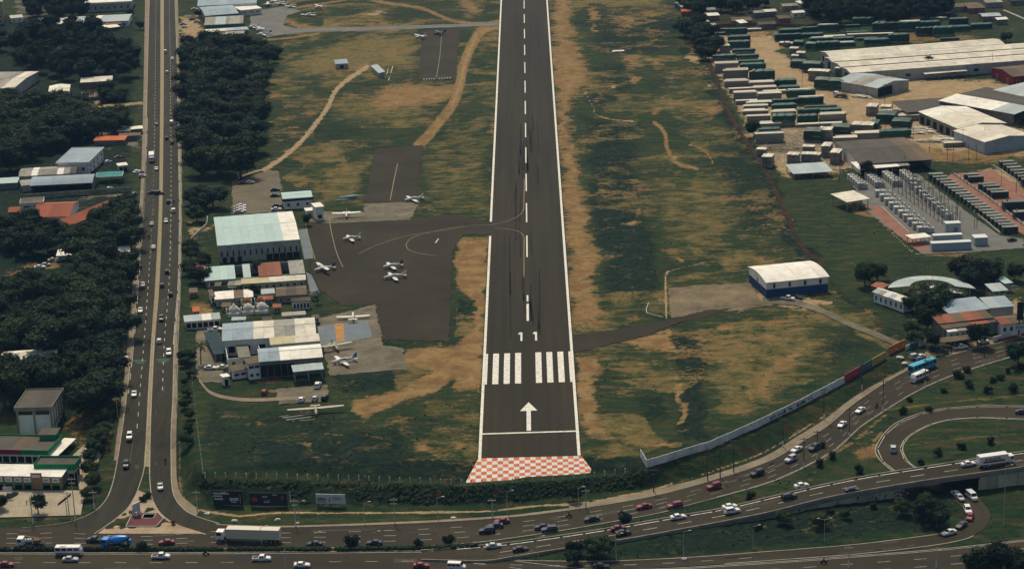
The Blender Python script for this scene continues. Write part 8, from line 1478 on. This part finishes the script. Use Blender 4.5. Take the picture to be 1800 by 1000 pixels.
for i in range(4): MB().slab((-3.4+i*1.7, -1.6, .7+.2*(i % 2)), (-1.75+i*1.7, -1.5, .75), (-1.75+i*1.7, 1.7, .8), (-3.4+i*1.7, 1.6, .7+.15*(i % 2)), .06).build('sheet_panel', mat('white_plastic', (.66, .66, .6), .6), t)
# runway pad marks: small white blocks
mbk = mat('marker_white', (.66, .64, .55), .8)
def marker(t): MB().box(-.35, .35, -.5, .5, -.1, .35).build('block', mbk, t); MB().box(-.25, .25, -.4, .4, .351, .42).build('cap', mbk, t)
for i in range(11):
    if i == 5: continue
    g = GZ(745+i*4.6, 141-i*.25, 0); inst('marker', marker, 'marker_block', (g[0], g[1], .05), 0, 'small white marker block in the row at the foot of the taxiway pad', 'marker block', 'marker blocks at the foot of the taxiway pad')
for x, y, h, lb in ((729, 109, 3, 'short white post left of the taxiway pad'), (724, 141, 3.2, 'white post at the lower left corner of the taxiway pad'), (563, 330, 3, 'pale marker post near the aqua-roofed house')): pole('marker_post', x, y, h, lb, m=WBASE, r=.22, cat='post')
pxline('pad_centre_marking', [(776, 64), (773, 100), (767, 138)], M_YEL, .3, .07); pxline('taxiway_centre_marking', [(699, 288), (692, 320), (686, 352)], M_YEL, .35, .07)
for k, pts in enumerate(([(578, 382), (583, 410), (592, 445), (603, 470)], [(537, 395), (546, 430), (554, 456)])): pxline('apron_edge_marking', pts, M_YEL, .3, .075)
for k, pts in enumerate(([(686, 112), (676, 142)], [(692, 112), (683, 142)])): pxline('ground_marking', pts, M_LINE, .4, .09)

# worn patches on the roads, rubber on the runway
TAR1 = mat('tar_patch_dark', (.016, .0145, .010), .85); TAR2 = mat('tar_patch_pale', (.062, .055, .038), .95, noise=.6, scale=.6)
def road_patch(key, n, seed):
    A, B_, q, deck, up0 = ROADS[key]; r = random.Random(seed)
    for m in (TAR1, TAR2):
        mb = MB()
        for _ in range(n):
            s0 = r.uniform(.03, .95)*q[-1]; t0 = r.uniform(.04, .8); t1 = t0+r.uniform(.03, .16); Lp = r.choice((2, 4, 9, 16))*r.uniform(.6, 1.3)
            k = max(1, int(Lp/2))
            for i in range(k):
                a, b = s0+Lp*i/k, s0+Lp*(i+1)/k; c = []
                for ss, t in ((a, t0), (a, t1), (b, t1), (b, t0)): p = np.array([np.interp(ss, q, (A+(B_-A)*t)[:, j]) for j in range(3)]); c.append((p[0], p[1], (p[2] if deck else H(p[0], p[1]))+up0+.018+(.004 if m is TAR2 else 0)))
                if (Vector(c[1])-Vector(c[0])).cross(Vector(c[2])-Vector(c[0])).z < 0: c = c[::-1]
                mb.quad(*c)
        tag(mb.build('road_patches', m), kind='structure')
for i, (k, n) in enumerate((('av', 26), ('bot', 22), ('wl', 22), ('wr', 22), ('fly', 14), ('loop', 12))): road_patch(k, n, 40+i)
mb = MB(); r = random.Random(8)
for _ in range(34):
    x = RX+r.choice((-1, 1))*r.gauss(3.2, 1.6); y0 = yb1+r.uniform(8, 330); L_ = r.uniform(20, 80); w = r.uniform(.18, .5); d = r.uniform(-.8, .8); mb.quad((x-w, y0, .066), (x+w, y0, .066), (x+w*.6+d, y0+L_, .066), (x-w*.6+d, y0+L_, .066))
mb.build('tyre_rubber_marks', mat('tyre_rubber_marks', (.0165, .014, .0095), .95, .1), runway)
for i in range(14):
    x = 1552+i*10.5; tree('shrub', x, 132-i*.7+R.uniform(-3, 4), R.uniform(1.8, 3.2), 'dark shrub in the straggling row along the front of the factory', 'shrubs along the front of the factory')

# dark thicket on the bank between the fence line and the verge
mb = MB(); r = random.Random(12)
for _ in range(1500):
    x = r.uniform(352, 1128); yt = fx(x, [352, 815, 1048, 1128], [846, 857, 843, 834]); yb_ = fx(x, [352, 800, 900, 1020, 1128], [884, 887, 881, 870, 858]); y = r.uniform(yt, yb_)
    if x < 625 and y > 856 and (x < 512 or x > 545): continue
    if r.random() < .35*math.sin(x*.05)+.2: continue
    g = Vector(G(x, y)); s0 = r.uniform(.5, 1.3)
    for k in range(9):
        d = Vector((r.gauss(0, 1), r.gauss(0, 1), abs(r.gauss(0, 1)))).normalized(); q = g+d*s0*.75; a = d.orthogonal().normalized(); b_ = d.cross(a); s = s0*.42
        mb.add([q-a*s, q-b_*s*.7, q+a*s, q+b_*s*.7], [(0, 1, 2, 3)])
tag(mb.build('bank_thicket', LEAF), 'dark thicket covering the bank below the fence posts', 'thicket', kind='stuff')
# ------------------------------------------------------------------ bluish haze volume added to lift the darkest tones
hz = MB().box(-8500, 8500, -1600, 6700, -9, 262).build('haze', [])
hm = bpy.data.materials.new('dark_lift_haze'); hm.use_nodes = True; N = hm.node_tree.nodes; L = hm.node_tree.links
N.remove(N['Principled BSDF']); pv = N.new('ShaderNodeVolumePrincipled'); pv.inputs['Color'].default_value = (.28, .56, .95, 1); pv.inputs['Density'].default_value = 0.00004; pv.inputs['Anisotropy'].default_value = 0
L.new(pv.outputs[0], N['Material Output'].inputs['Volume']); hz.data.materials.append(hm); tag(hz, 'thin bluish haze added over the scene to lift its dark tones', kind='stuff')
